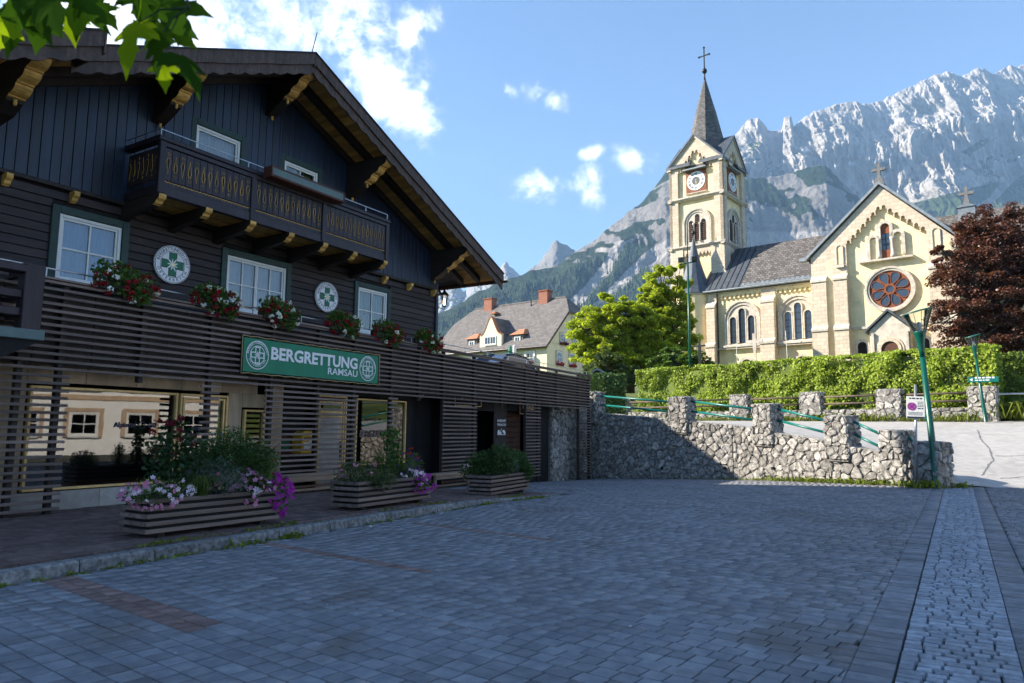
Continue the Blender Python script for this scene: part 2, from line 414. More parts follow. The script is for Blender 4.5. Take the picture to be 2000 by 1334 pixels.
basic('zinc', (.24, .27, .29), .45, .2, 3, .1, .4, piece=.06)
basic('rose_wood', (.21, .062, .022), .6, .25, 6, .15, piece=.05)
basic('louver', (.085, .036, .022), .7, .3, 6, .2)
basic('clock_face', (.74, .76, .80), .5, .04, 4, 0, piece=0)
basic('clock_dark', (.02, .025, .045), .5, .1, 4, 0, piece=0)
basic('gold', (.80, .52, .16), .3, .1, 5, 0, .9, piece=0)
basic('brick_red', (.27, .082, .045), .85, .2, 5, .3, piece=.05)
basic('tile_red', (.40, .17, .09), .8, .25, 6, .3, piece=.1)
basic('bark', (.085, .065, .050), .9, .35, 6, .8, stretch=(1, 1, .3), piece=0)
basic('soil', (.035, .025, .018), .95, .3, 10, .4, piece=0)
basic('grass_ground', (.075, .115, .030), .95, .3, .35, .5, piece=0, bscale=4, col2=(.10, .13, .035))
basic('car_blue', (.012, .030, .075), .22, .05, 2, 0, spec=.6, piece=0)
basic('car_black', (.012, .012, .014), .4, .1, 4, 0, piece=0)
basic('yellow_box', (.62, .36, .02), .45, .1, 5, .03, piece=0)
basic('paper', (.72, .71, .68), .8, .06, 9, 0, piece=0)
basic('lilac', (.30, .10, .28), .6, .05, 9, 0, piece=0)
basic('curtain', (.42, .42, .41), .9, .06, 5, .05, piece=0)
basic('curtain_sky_tint', (.10, .30, .62), .9, .06, 5, .05, piece=0)  # blue sky mirrored in this window is painted into the curtain colour
basic('blind_green', (.20, .28, .17), .8, .06, 5, .05, piece=0)
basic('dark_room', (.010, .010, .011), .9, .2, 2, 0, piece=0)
basic('shutter_green', (.03, .10, .06), .6, .2, 6, .1)
basic('umbrella_green', (.03, .16, .10), .8, .1, 6, .05, piece=0)
basic('bench_wood', (.30, .21, .145), .75, .25, 8, .25, stretch=(.1, 1, 1))

def foliage(name, col, var=.35, hue=None, trans=.35, rough=.55):
    m, t = new_mat(name)
    r = rnd(t)
    pos = t.new('ShaderNodeNewGeometry').outputs['Position']
    big = t.ramp(t.noise(pos, .8, 3), .35, .65)
    a = t.mix(r, c4([q * (1 - var) for q in col]), c4([q * (1 + var) for q in (hue or col)]))
    a = t.mix(t.math('MULTIPLY', big, .45), a, c4([q * 1.35 for q in (hue or col)]))
    p = t.new('ShaderNodeBsdfPrincipled', {'Base Color': a, 'Roughness': rough, 'Specular IOR Level': 0.0 if name.startswith('leaf_big') else .3})
    tr = t.new('ShaderNodeBsdfTranslucent', {'Color': t.new('ShaderNodeVectorMath', {0: a, 1: (1.5, 1.6, .7)}, operation='MULTIPLY').outputs[0]})
    mx = t.new('ShaderNodeMixShader', {0: trans, 1: p.outputs[0], 2: tr.outputs[0]})
    t.l.new(mx.outputs[0], t.new('ShaderNodeOutputMaterial').inputs[0])
foliage('leaf_maple', (.19, .26, .022), .4, (.32, .36, .035), .5)
foliage('leaf_dark', (.05, .10, .02), .4, (.08, .14, .025))
foliage('leaf_hedge', (.075, .14, .016), .6, (.25, .32, .034), .35, .5)
foliage('leaf_hedge_dark', (.05, .09, .012), .4, (.13, .18, .025), .3)
foliage('leaf_copper', (.065, .022, .020), .5, (.11, .045, .030), .25, .4)
foliage('leaf_olive', (.07, .10, .035), .4)
foliage('leaf_big', (.020, .055, .008), .3, (.035, .08, .01), .35, .6)
foliage('leaf_big_backlit', (.16, .25, .010), .3, (.22, .30, .012), .55, .6)  # leaf_big again, with the sun shining through put into the colour
foliage('leaf_rose', (.022, .055, .018), .4)
foliage('needle', (.030, .072, .016), .45, (.05, .10, .02), .15)
foliage('grass_blade', (.075, .125, .025), .4, (.11, .15, .03), .4)
foliage('leaf_silver', (.13, .165, .15), .3)
foliage('leaf_conifer', (.016, .036, .016), .5, (.030, .055, .020), .1, .8)
foliage('weed', (.09, .14, .022), .5, (.16, .19, .03))
for nm, cc in dict(red=(.28, .008, .018), white=(.80, .78, .80), pink=(.62, .22, .42), pale=(.75, .60, .74), magenta=(.36, .018, .33), crimson=(.16, .006, .02), violet=(.12, .05, .26), scarlet=(.45, .03, .02)).items():
    foliage('petal_' + nm, cc, .2, None, .3, .6)

def glass(name, tint=(.9, .95, 1), ior=1.55, rough=.01):
    m, t = new_mat(name)
    fr = t.new('ShaderNodeFresnel', {'IOR': ior}).outputs[0]
    wob = t.noise(coords(t), 1.7, 2)
    bmp = t.new('ShaderNodeBump', {'Strength': .008, 'Distance': .05, 'Height': wob}).outputs[0]
    tr = t.new('ShaderNodeBsdfTransparent', {'Color': c4(tint)}); gl = t.new('ShaderNodeBsdfGlossy', {'Roughness': rough, 'Normal': bmp})
    mx = t.new('ShaderNodeMixShader', {0: fr, 1: tr.outputs[0], 2: gl.outputs[0]})
    t.l.new(mx.outputs[0], t.new('ShaderNodeOutputMaterial').inputs[0])
glass('pane', (.85, .92, .95), 2.3)
glass('shop_glass', (.6, .65, .65), 2.3)
glass('lamp_glass', (.93, .95, .96), 1.5)
m, t = new_mat('church_glass')
p = t.new('ShaderNodeBsdfPrincipled', {'Base Color': (.035, .05, .075, 1), 'Roughness': .12, 'Specular IOR Level': .9})
t.l.new(p.outputs[0], t.new('ShaderNodeOutputMaterial').inputs[0])
m, t = new_mat('lantern_glow')
e = t.new('ShaderNodeEmission', {'Color': (1, .62, .25, 1), 'Strength': 6.0}); t.l.new(e.outputs[0], t.new('ShaderNodeOutputMaterial').inputs[0])

def blocks(name, col, bw, bh, mortar=.012, mcol=None, var=.22, bump=.5, uv='wall', rough=.85, off=.5):
    """coursed masonry / shingles too small to pick apart"""
    m, t = new_mat(name)
    sx = t.new('ShaderNodeSeparateXYZ', {0: t.new('ShaderNodeTexCoord').outputs['Object']})
    if uv == 'wall': u = t.math('ADD', sx.outputs[0], sx.outputs[1]); w = sx.outputs[2]
    else: u = t.math('ADD', sx.outputs[0], t.math('MULTIPLY', sx.outputs[1], .37)); w = sx.outputs[2]
    vec = t.new('ShaderNodeCombineXYZ', {0: u, 1: w}).outputs[0]
    b = t.new('ShaderNodeTexBrick', {'Vector': vec, 'Color1': c4([q * (1 - var) for q in col]), 'Color2': c4([min(1, q * (1 + var)) for q in col]),
        'Mortar': c4(mcol or [q * .5 for q in col]), 'Scale': 1.0, 'Mortar Size': mortar, 'Mortar Smooth': .3, 'Brick Width': bw, 'Row Height': bh, 'Bias': 0.0}, offset=off)
    pos = t.new('ShaderNodeTexCoord').outputs['Object']
    n = t.noise(pos, 1.1, 6, .65); n2 = t.noise(pos, 14, 4, .6)
    a = t.mix(t.math('MULTIPLY', t.ramp(n, .45, .75), .4), b.outputs['Color'], c4([q * .55 for q in col]))
    a = t.mix(t.math('MULTIPLY', n2, .3), a, c4([min(1, q * 1.35) for q in col]))
    h = t.math('ADD', t.math('MULTIPLY', b.outputs['Fac'], -1.0), t.math('MULTIPLY', n2, .8))
    bp = t.new('ShaderNodeBump', {'Strength': bump, 'Distance': .06, 'Height': h})
    p = t.new('ShaderNodeBsdfPrincipled', {'Base Color': a, 'Roughness': rough, 'Specular IOR Level': .3}); t.l.new(bp.outputs[0], p.inputs['Normal'])
    t.l.new(p.outputs[0], t.new('ShaderNodeOutputMaterial').inputs[0])
blocks('church_stone', (.58, .49, .385), .62, .34, .012, None, .13, .5)
blocks('roof_shingle', (.13, .12, .115), .34, .26, .022, (.03, .028, .028), .45, .7, 'roof')
blocks('spire_shingle', (.15, .145, .145), .26, .20, .02, (.03, .03, .035), .45, .7, 'roof')
blocks('house_roof', (.145, .136, .132), .42, .30, .016, (.06, .055, .055), .25, .5, 'roof')
blocks('chimney_brick', (.30, .10, .06), .3, .10, .015, (.3, .24, .2), .25, .3)
# ------------------------------------------------------------------ noise for terrain
def _hash(ix, iy, seed):
    h = (ix.astype(np.int64) * 374761393 + iy.astype(np.int64) * 668265263 + seed * 1442695041) & 0xFFFFFFFF
    h = ((h ^ (h >> 13)) * 1274126177) & 0xFFFFFFFF
    return ((h ^ (h >> 16)) & 0xFFFFFF) / float(0xFFFFFF)
def vnoise(x, y, seed=0):
    ix = np.floor(x); iy = np.floor(y); fx = x - ix; fy = y - iy
    fx = fx * fx * fx * (fx * (fx * 6 - 15) + 10); fy = fy * fy * fy * (fy * (fy * 6 - 15) + 10)
    ix = ix.astype(np.int64); iy = iy.astype(np.int64)
    a = _hash(ix, iy, seed); b = _hash(ix + 1, iy, seed); c = _hash(ix, iy + 1, seed); d = _hash(ix + 1, iy + 1, seed)
    return (a * (1 - fx) + b * fx) * (1 - fy) + (c * (1 - fx) + d * fx) * fy
def fbm(x, y, o=5, seed=0, g=.5):
    s = 0; a = 1; t = 0
    for i in range(o): s = s + a * vnoise(x * 2 ** i, y * 2 ** i, seed + i); t += a; a *= g
    return s / t
def ridged(x, y, o=5, seed=0, g=.55):
    s = 0; a = 1; t = 0
    for i in range(o): s = s + a * (1 - np.abs(2 * vnoise(x * 2 ** i, y * 2 ** i, seed + i) - 1)); t += a; a *= g
    return s / t
# ------------------------------------------------------------------ ground sheet
def terrain_z(x, y):
    x = np.asarray(x, float); y = np.asarray(y, float)
    d = (x - 23.3) * .73 + (y - 36.5) * .69
    d = np.maximum(d, np.minimum(y - 52, 60))
    d = np.where(y < 20, -5, d)
    z = np.where(d < -.2, -1.6, 2.2 + 4.0 * np.clip(d / 20, 0, 1) ** .8)
    far = np.hypot(x, y)
    z = z + np.clip(far - 140, 0, 1e9) * .035 * (y > 0) * np.clip((d) / 30, 0, 1)
    return z + (fbm(x / 30, y / 30, 3, 5) - .5) * np.clip((far - 60) / 60, 0, 1) * 4
rr = np.concatenate([np.arange(0, 30, 5), np.arange(30, 130, 1.6), 130 * 1.08 ** np.arange(50)])
aa = np.linspace(0, 2 * np.pi, 361)[:-1]
RRg, AAg = np.meshgrid(rr, aa, indexing='ij')
X, Y = RRg * np.sin(AAg), RRg * np.cos(AAg)
V = np.stack([X, Y, terrain_z(X, Y)], -1).reshape(-1, 3)
na = len(aa); i, j = np.meshgrid(np.arange(len(rr) - 1), np.arange(na), indexing='ij')
F = np.stack([i * na + j, i * na + (j + 1) % na, (i + 1) * na + (j + 1) % na, (i + 1) * na + j], -1).reshape(-1, 4)[:, ::-1]
npmesh('ground', V, F, 'grass_ground', smooth=True, kind='structure', label='grassy ground running out to the foot of the mountains')

# ------------------------------------------------------------------ plaza with pavers, cobble strip
def in_plaza(x, y):
    fx = np.interp(y, [22.2, 24.8, 28.6, 33.8, 36], [12.5, 10.9, 8.8, 4.2, 2.2])
    return (y < 21.9) | (x < fx - .1)
ss, oo = np.meshgrid(np.linspace(-30, 30, 61), np.linspace(-1, 34, 36), indexing='ij')
pz = gz_so(ss, oo) - .03
P3 = np.stack([SP.x + SD.x * ss + SN.x * oo, SP.y + SD.y * ss + SN.y * oo, pz], -1).reshape(-1, 3)
i, j = np.meshgrid(np.arange(60), np.arange(35), indexing='ij')
F = np.stack([i * 36 + j, i * 36 + j + 1, (i + 1) * 36 + j + 1, (i + 1) * 36 + j], -1).reshape(-1, 4)[:, ::-1]
plaza = npmesh('plaza', P3, F, 'joint', kind='structure', label='village square paved with grey blocks in the shade')

CAMF = np.array([0, math.cos(PITCH), math.sin(PITCH)])
def seen(x, y, m=.80): return (y > 2.6) & (np.abs(x) < m * y + .4)
def piece_mesh(hl, hw, h, ins, name):
    b = MB(); v = []
    for (k, z) in ((0, -h), (ins, 0)):
        v += [(-hl + k, -hw + k, z), (hl - k, -hw + k, z), (hl - k, hw - k, z), (-hl + k, hw - k, z)]
    b.add(v, [(4, 5, 6, 7)] + [(q, (q + 1) % 4, (q + 1) % 4 + 4, q + 4) for q in range(4)])
    return b.mesh(name)
STRIP = [0.0]
def oline(s): return STRIP[0] * (np.asarray(s) + 1.15)      # the cobble strip runs slightly askew
def lay(parent, name, S, O, HS, HO, mat, zfun, rot=0.0, ins=.004, tilt=.003, n_single=300, omax=None, omin=None, alt=None, lift=.004, skew=None):
    """pieces with centres (S,O) in the slat frame, half sizes HS (along s) and HO; the ones showing largest become objects"""
    S = np.asarray(S); O = np.asarray(O); HS = np.broadcast_to(HS, S.shape); HO = np.broadcast_to(HO, S.shape)
    x = SP.x + SD.x * S + SN.x * O; y = SP.y + SD.y * S + SN.y * O
    keep = seen(x, y); S, O, HS, HO, x, y = [q[keep] for q in (S, O, HS, HO, x, y)]
    if alt is not None: alt = alt[keep]
    n = len(S); z = zfun(S, O) + RNG.normal(size=n) * .0015 + lift
    size = HS * HO / (y ** 3)
    vis = np.abs(x) < .70 * y
    vis &= (y > 4.75)
    order = np.argsort(-(size * vis)); single = np.zeros(n, bool); single[order[:n_single]] = True
    if omax is not None: single &= (O + HO * 1.2 < omax + oline(S))
    if omin is not None: single &= (O - HO * 1.2 > omin + oline(S))
    cache = {}
    for k in np.where(single)[0]:
        key = (round(float(HS[k]), 3), round(float(HO[k]), 3), int(alt[k]) if alt is not None else 0)
        if key not in cache:
            me = piece_mesh(key[0], key[1], .03, ins, name); me.materials.append(MAT[mat[key[2]] if isinstance(mat, (list, tuple)) else mat]); cache[key] = me
        link(name, cache[key], parent, (x[k], y[k], z[k]), (RNG.normal() * tilt, RNG.normal() * tilt, SROT + rot + RNG.normal() * .006))
    for mi, mm in enumerate(mat if isinstance(mat, (list, tuple)) else [mat]):
        w = ~single
        if alt is not None: w &= (alt == mi)
        if not w.any(): continue
        s_, o_, hs, ho, zz = S[w], O[w], HS[w], HO[w], z[w]; m_ = w.sum(); cr, sr = math.cos(rot), math.sin(rot)
        V = np.zeros((m_, 8, 3)); tl = RNG.normal(size=(m_, 2)) * tilt; jit = RNG.normal(size=(m_, 4, 2)) * (skew or .0)
        for lv, (k, dz) in enumerate(((0, -.03), (ins, 0))):
            for q, (a, b) in enumerate(((-1, -1), (1, -1), (1, 1), (-1, 1))):
                ds = a * (hs - k) + jit[:, q, 0]; do = b * (ho - k) + jit[:, q, 1]
                sq = s_ + ds * cr + do * sr; oq = o_ - ds * sr * 1.0 + do * cr
                if omax is not None: oq = np.minimum(oq, omax + oline(sq))
                if omin is not None: oq = np.maximum(oq, omin + oline(sq))
                V[:, lv * 4 + q, 0] = SP.x + SD.x * sq + SN.x * oq; V[:, lv * 4 + q, 1] = SP.y + SD.y * sq + SN.y * oq
                V[:, lv * 4 + q, 2] = zfun(sq, oq) + (zz - zfun(s_, o_)) + dz + ds * tl[:, 0] + do * tl[:, 1]
        # s,o is a left-handed pair seen from above: flip
        Fq = np.array([[4, 7, 6, 5]] + [[q, q + 4, (q + 1) % 4 + 4, (q + 1) % 4] for q in range(4)])
        F = (np.arange(m_)[:, None, None] * 8 + Fq[None]).reshape(-1, 4)
        npmesh(name + 's_beyond', V.reshape(-1, 3), F, mm, parent, kind='stuff')
# grey square: rows a little askew to the front
ROT = R(9.0)
def field(s0, s1, o0, o1, pitch, lens, rot):
    cs, co = (s0 + s1) / 2, (o0 + o1) / 2; L = max(s1 - s0, o1 - o0) * .75
    S = []; O = []; HS = []; HO = []
    cr, sr = math.cos(rot), math.sin(rot)
    a = -L
    while a < L:
        ln = lens[RNG.integers(len(lens))]; b = -L - RNG.random() * ln
        while b < L:
            s_ = cs + a * cr + b * sr; o_ = co - a * sr + b * cr
            if s0 < s_ < s1 and o0 < o_ < o1: S.append(s_); O.append(o_); HS.append(pitch / 2 - .0035); HO.append(ln / 2 - .0035)
            b += ln
        a += pitch
    return [np.array(q) for q in (S, O, HS, HO)]
S, O, HS, HO = field(-12, 28, .1, 13.6, .168, (.165, .215, .215), -ROT)
x = SP.x + SD.x * S + SN.x * O; y = SP.y + SD.y * S + SN.y * O
STRIP[0] = .052
k = in_plaza(x, y) & ((O > 4.66) | (S > 11.4)) & (O < 12.28 + oline(S))
S, O, HS, HO = S[k], O[k], HS[k], HO[k]
tt = (S + 2.05) + (O - 5.0) * .16
t2 = (S - .72) + (O - 5.1) * .17
t3 = (S - 3.6) + (O - 5.1) * .17
red = ((np.abs(tt) < .14) & (O < 7.6)) | ((np.abs(t2) < .13) & (O < 7.9)) | ((np.abs(t3) < .13) & (O < 8.1) & (O > 5.2))
zf = lambda s, o: gz_so(s, o)
lay(plaza, 'paver', S, O, HS, HO, ['paver', 'paver_red'], zf, -ROT, omax=12.22, alt=red.astype(int))
SK = -math.atan(STRIP[0])
# soldier course, cobble strip, right-hand field
S = np.arange(-12, 19.5, .17); O = 12.36 + oline(S)
lay(plaza, 'border_paver', S, O, .081, .137, 'paver', zf, SK, n_single=60)
co = []
s_ = -6.0
while s_ < 19.4:
    ln = .095 + RNG.random() * .03; ws = RNG.uniform(.75, 1.3, 5 + int(RNG.random() < .35)); ws = ws / ws.sum() * .735; o_ = 12.505
    for w_ in ws:
        co.append((s_ + ln / 2 + RNG.normal() * .004, o_ + w_ / 2 + float(oline(s_)), ln / 2 - .004, w_ / 2 - .004)); o_ += w_
    s_ += ln
co = np.array(co)
cobble = thing('cobble_strip', 'long strip of small pale cobbles crossing the square to the grate', 'cobbles', kind='structure')
lay(cobble, 'cobble', np.round(co[:, 0], 3), co[:, 1], np.round(co[:, 2] / .004) * .004, np.round(co[:, 3] / .005) * .005, 'cobble', zf, SK, ins=.008, tilt=.014, lift=.005, skew=.004)
S = np.arange(-12, 19.5, .17); O = 13.37 + oline(S)
lay(plaza, 'border_paver', S, O, .081, .137, 'paver', zf, SK, n_single=40)
S, O, HS, HO = field(-12, 26, 13.2, 30, .168, (.165, .215, .215), SK)
x = SP.x + SD.x * S + SN.x * O; y = SP.y + SD.y * S + SN.y * O
k = in_plaza(x, y) & (O > 13.5 + oline(S))
lay(plaza, 'edge_paver', S[k], O[k], HS[k], HO[k], 'paver', zf, SK, n_single=60, omin=13.52)

# raised walk with kerb in front of the shop
walk_b = MB(); n = 30
for q in range(n + 1):
    s_ = -10 + q * .72
    for o_ in (-.9, 4.42): w = so2w(s_, o_); walk_b.v.append((w.x, w.y, deck_z(s_, o_) - .022))
for q in range(n): walk_b.f.append((2 * q, 2 * q + 1, 2 * q + 3, 2 * q + 2)); walk_b.m.append(0)
walk = walk_b.obj('sidewalk', 'joint', kind='structure', label='raised walk of brownish pavers in front of the shop')
S, O, HS, HO = field(-9, 11.5, -.8, 4.3, .20, (.20, .30), math.pi / 2)
k = O > -.7
lay(walk, 'walk_paver', S[k], O[k], HO[k] if False else HS[k], HO[k], 'paver_walk', lambda s, o: gz_so(s, o) + kerb_h(s), math.pi / 2, n_single=220, omax=4.38)
kerb = thing('kerb', 'weathered granite kerb along the raised walk with weeds at its foot', 'kerb', kind='structure')
s_ = -9.0
while s_ < 10.6:
    ln = .62 + random.random() * .5; b = MB()
    hs = [];
    for (sa, f) in ((s_ + .008, 0), (s_ + ln - .008, 1)):
        dz = float(kerb_h(sa)); base = float(gz_so(sa, 4.5)); j = random.uniform(-.006, .006)
        bulge = .02 * random.random()
        pr = [(4.40, base - .1), (4.40, base + dz + .004 + j), (4.56 , base + dz + .006 + j), (4.585, base + dz - .018), (4.60 + bulge, base - .1)]
        hs.append([tuple(so2w(sa, o_, z_)) for o_, z_ in pr])
    b.add(hs[0] + hs[1], [(q, q + 1, q + 6, q + 5) for q in range(4)] + [(4, 3, 2, 1, 0), (5, 6, 7, 8, 9)])
    b.obj('kerb_stone', 'kerb_stone', kerb)
    s_ += ln
# ------------------------------------------------------------------ mountains
def pix_slope(px, py):
    """bearing tangent x/y and rise z/y of a sight line"""
    d = pix_dir(px, py); return d.x / d.y, d.z / d.y
def cover_mat(name, rock, veg, scree, rocks=1 / 220., bump=.9):
    m, t = new_mat(name)
    g = t.new('ShaderNodeNewGeometry'); pos = g.outputs['Position']
    at = t.new('ShaderNodeAttribute', attribute_name='cover'); sp = t.new('ShaderNodeSeparateColor', {0: at.outputs['Color']})
    n1 = t.noise(pos, rocks, 8, .65); n2 = t.noise(pos, rocks * 7, 6, .65)
    st = t.noise(t.new('ShaderNodeVectorMath', {0: pos, 1: (rocks * 1.2, rocks * 1.2, rocks * 9)}, operation='MULTIPLY').outputs[0], 1.0, 6, .6)
    a = t.mix(t.ramp(n1, .3, .7), c4([q * .74 for q in rock]), c4([min(1, q * 1.18) for q in rock]))
    a = t.mix(t.math('MULTIPLY', t.ramp(st, .45, .7), .45), a, c4([rock[0] * .78, rock[1] * .72, rock[2] * .64]))
    a = t.mix(t.math('MULTIPLY', n2, .4), a, c4([q * .6 for q in rock]))
    sc = t.mix(t.ramp(n2, .35, .7), c4([q * .9 for q in scree]), c4([min(1, q * 1.1) for q in scree]))
    a = t.mix(t.ramp(t.math('ADD', sp.outputs[1], t.math('MULTIPLY', t.math('SUBTRACT', n2, .5), .5)), .38, .62), a, sc)
    vg = t.mix(t.ramp(n2, .3, .7), c4([q * .7 for q in veg]), c4([q * 1.3 for q in veg]))
    a = t.mix(t.ramp(t.math('ADD', sp.outputs[0], t.math('MULTIPLY', t.math('SUBTRACT', n2, .5), .9)), .40, .60), a, vg)
    a = t.mix(sp.outputs[2], a, (.85, .87, .9, 1))
    n3 = t.noise(pos, rocks * 26, 5, .7)
    b = t.new('ShaderNodeBump', {'Strength': bump, 'Distance': 60.0, 'Height': t.math('ADD', t.math('MULTIPLY', n1, .8), t.math('ADD', t.math('MULTIPLY', n2, .7), t.math('MULTIPLY', n3, .16)))})
    p = t.new('ShaderNodeBsdfPrincipled', {'Base Color': a, 'Roughness': .95, 'Specular IOR Level': .1}); t.l.new(b.outputs[0], p.inputs['Normal'])
    t.l.new(p.outputs[0], t.new('ShaderNodeOutputMaterial').inputs[0])
cover_mat('massif_rock', (.50, .48, .455), (.055, .085, .028), (.44, .42, .40))
cover_mat('near_rock', (.27, .26, .25), (.024, .042, .018), (.42, .40, .38))
cover_mat('far_rock', (.34, .34, .34), (.05, .07, .03), (.4, .4, .4), 1 / 500.)
def mountain(name, label, ridge_px, D_ridge, D_base, z_base, mat, px0, px1, ncol, nrow, shape, rib_amp, rib_f, amp, cover, jag=25.0, seed=1, back=900, fine=1.0):
    px = np.linspace(px0, px1, ncol)
    rx = np.array([q[0] for q in ridge_px], float); ry = np.array([q[1] for q in ridge_px], float)
    py = np.interp(px, rx, ry)
    tx = np.zeros(ncol); tz = np.zeros(ncol)
    for k in range(ncol): tx[k], tz[k] = pix_slope(px[k], py[k])
    Dr = np.interp(px, np.linspace(px0, px1, len(D_ridge)), D_ridge) if isinstance(D_ridge, (list, tuple)) else np.full(ncol, float(D_ridge))
    Db = np.interp(px, np.linspace(px0, px1, len(D_base)), D_base) if isinstance(D_base, (list, tuple)) else np.full(ncol, float(D_base))
    zr = tz * Dr + 1.6
    t = np.linspace(0, 1, nrow)
    g = np.interp(t, [q[0] for q in shape], [q[1] for q in shape])       # height share at a given share of the distance
    T, C = np.meshgrid(t, np.arange(ncol), indexing='ij'); G = np.repeat(g[:, None], ncol, 1)
    Yd = Db[None] + (Dr - Db)[None] * T
    Z = z_base + (zr[None] - z_base) * G
    Xd = tx[None] * Yd
    lat = Xd / 1000.0
    w = np.clip(np.sin(np.pi * np.clip(T * .97 + .0, 0, 1)) ** .6, 0, 1)
    rib = ridged(lat * rib_f + .35 * fbm(lat * 3, Z / 600, 3, seed + 9), Z / 1000 * rib_f * .28, 8, seed, .64) - .6
    iso = ridged(lat * rib_f * 1.7 + 7, Z / 1000 * rib_f * 1.5 + 3, 8, seed + 20, .66) - .58
    big = fbm(lat * 1.4, Z / 900, 3, seed + 40) - .5
    steep = np.clip(np.gradient(g, t)[:, None] * 1.0, 0, 2.2) / 1.6
    disp = (rib * rib_amp + iso * amp) * (.25 + .75 * np.clip(steep, 0, 1)) * w * fine + big * rib_amp * 1.2 * w
    Yd2 = Yd - disp
    Z = Z + iso * amp * .45 * w
    # the crest line itself
    jg = (ridged(lat[-1] * rib_f * 2.2, lat[-1] * 0 + 5, 5, seed + 60) - .6) * jag + (vnoise(lat[-1] * rib_f * 14, lat[-1] * 0, seed + 61) - .5) * jag * .5
    Z = Z + jg[None] * np.clip((T - .8) / .2, 0, 1)
    Xd2 = tx[None] * Yd2 + (vnoise(lat * rib_f * 3, Z / 1000 * rib_f * 3, seed + 77) - .5) * amp * .4 * w
    # far side
    Tb = np.linspace(.1, 1, 6)
    Yb = Yd2[-1][None] + Tb[:, None] * back; Zb = Z[-1][None] - Tb[:, None] * back * .9; Xb = Xd2[-1][None] * (Yb / Yd2[-1][None])
    XX = np.concatenate([Xd2, Xb]); YY = np.concatenate([Yd2, Yb]); ZZ = np.concatenate([Z, Zb])
    nr = XX.shape[0]
    V = np.stack([XX, YY, ZZ], -1).reshape(-1, 3)
    i, j = np.meshgrid(np.arange(nr - 1), np.arange(ncol - 1), indexing='ij')
    F = np.stack([i * ncol + j, i * ncol + j + 1, (i + 1) * ncol + j + 1, (i + 1) * ncol + j], -1).reshape(-1, 4)
    o = npmesh(name, V, F, mat, None, True, kind='structure', label=label)
    # ground cover per vertex from bearing and height as seen
    vv = V - np.array([0, 0, 1.6]); sx = vv[:, 0] / vv[:, 1]; sz = vv[:, 2] / vv[:, 1]
    PXv = 1000 + 1400 * sx * (1 / math.cos(PITCH)) / (1 + sz * math.tan(PITCH)); PYv = 667 - 1400 * (sz - math.tan(PITCH)) / (1 + sz * math.tan(PITCH)) + (PXv - 1000) * ROLL
    nz = np.zeros(len(V))
    me = o.data; nn = np.zeros(len(V) * 3, np.float32); me.vertex_normals.foreach_get('vector', nn); nz = np.abs(nn.reshape(-1, 3)[:, 2])
    cv = cover(PXv, PYv, V, nz)
    col = me.color_attributes.new('cover', 'FLOAT_COLOR', 'POINT')
    ca = np.ones((len(V), 4), np.float32); ca[:, :3] = np.clip(cv, 0, 1); col.data.foreach_set('color', ca.ravel())
    return o, (XX, YY, ZZ, PXv.reshape(nr, ncol), PYv.reshape(nr, ncol))
def line_band(px, py, pts, half):
    """1 near the sloping stripe through pts (px,py), fading at half widths"""
    xs = np.array([q[0] for q in pts]); ys = np.array([q[1] for q in pts]); hw = np.interp(py, ys, half)
    c = np.interp(py, ys, xs)
    inside = (py > ys[0] - 6) & (py < ys[-1] + 6)
    return np.clip(1.5 - np.abs(px - c) / hw, 0, 1) * inside
def cov_massif(px, py, V, nz):
    n = fbm(V[:, 0] / 160, V[:, 2] / 120, 5, 3)
    veg = np.clip((n - .52) * 6, 0, 1) * np.clip((py - 230) / 70, 0, 1) * np.clip((nz - .38) * 4, 0, 1)
    veg += np.clip(1.2 - np.abs(py - (355 - (px - 1780) * .55)) / 13, 0, 1) * (px > 1650) * (px < 2000) * np.clip((n - .40) * 6, 0, 1) * .8
    veg += np.clip((py - (372 - (px - 1850) * .25)) / 14, 0, 1) * (px > 1760)
    sc = np.clip((py - 405) / 20, 0, 1) * np.clip(1.5 - veg, 0, 1) + line_band(px, py, [(1985, 330), (1940, 385), (1920, 400)], [14, 9, 16]) * 1.6
    sc += np.clip(1 - np.hypot((px - 1662) / 32, (py - 345) / 16), 0, 1) * 2 + np.clip(1 - np.hypot((px - 1700) / 60, (py - 368) / 26), 0, 1)
    veg = veg * (1 - np.clip(line_band(px, py, [(1985, 330), (1940, 385), (1920, 400)], [14, 9, 16]), 0, 1))
    snow = np.clip(1.4 - np.hypot((px - 1662) / 9, (py - 319) / 4), 0, 1) * 1.5 + np.clip(1.4 - np.hypot((px - 1572) / 8, (py - 294) / 3.5), 0, 1) + np.clip(1.4 - np.hypot((px - 1631) / 6, (py - 324) / 2), 0, 1)
    return np.stack([veg, sc, np.clip(snow, 0, 1)], 1)
massif, _ = mountain('mountain', 'broad pale limestone wall with a jagged sunlit crest behind the church', [(1250, 420), (1330, 345), (1400, 290), (1440, 262), (1465, 240), (1478, 238), (1500, 260), (1526, 262), (1531, 238), (1546, 236), (1552, 250), (1572, 232), (1620, 208), (1700, 197), (1730, 190), (1770, 171), (1800, 157), (1850, 140), (1880, 150), (1895, 142), (1920, 135), (1945, 140), (1962, 131), (2000, 122), (2100, 105), (2350, 160)],
    [3750, 3800, 3900, 4150], [2300, 2400, 2500, 2750], 250, 'massif_rock', 1250, 2350, 820, 300,
    [(0, 0), (.35, .16), (.5, .27), (.62, .45), (.75, .58), (.83, .78), (.92, .88), (1, 1)], 430, 3.4, 150, cov_massif, 22, 11)
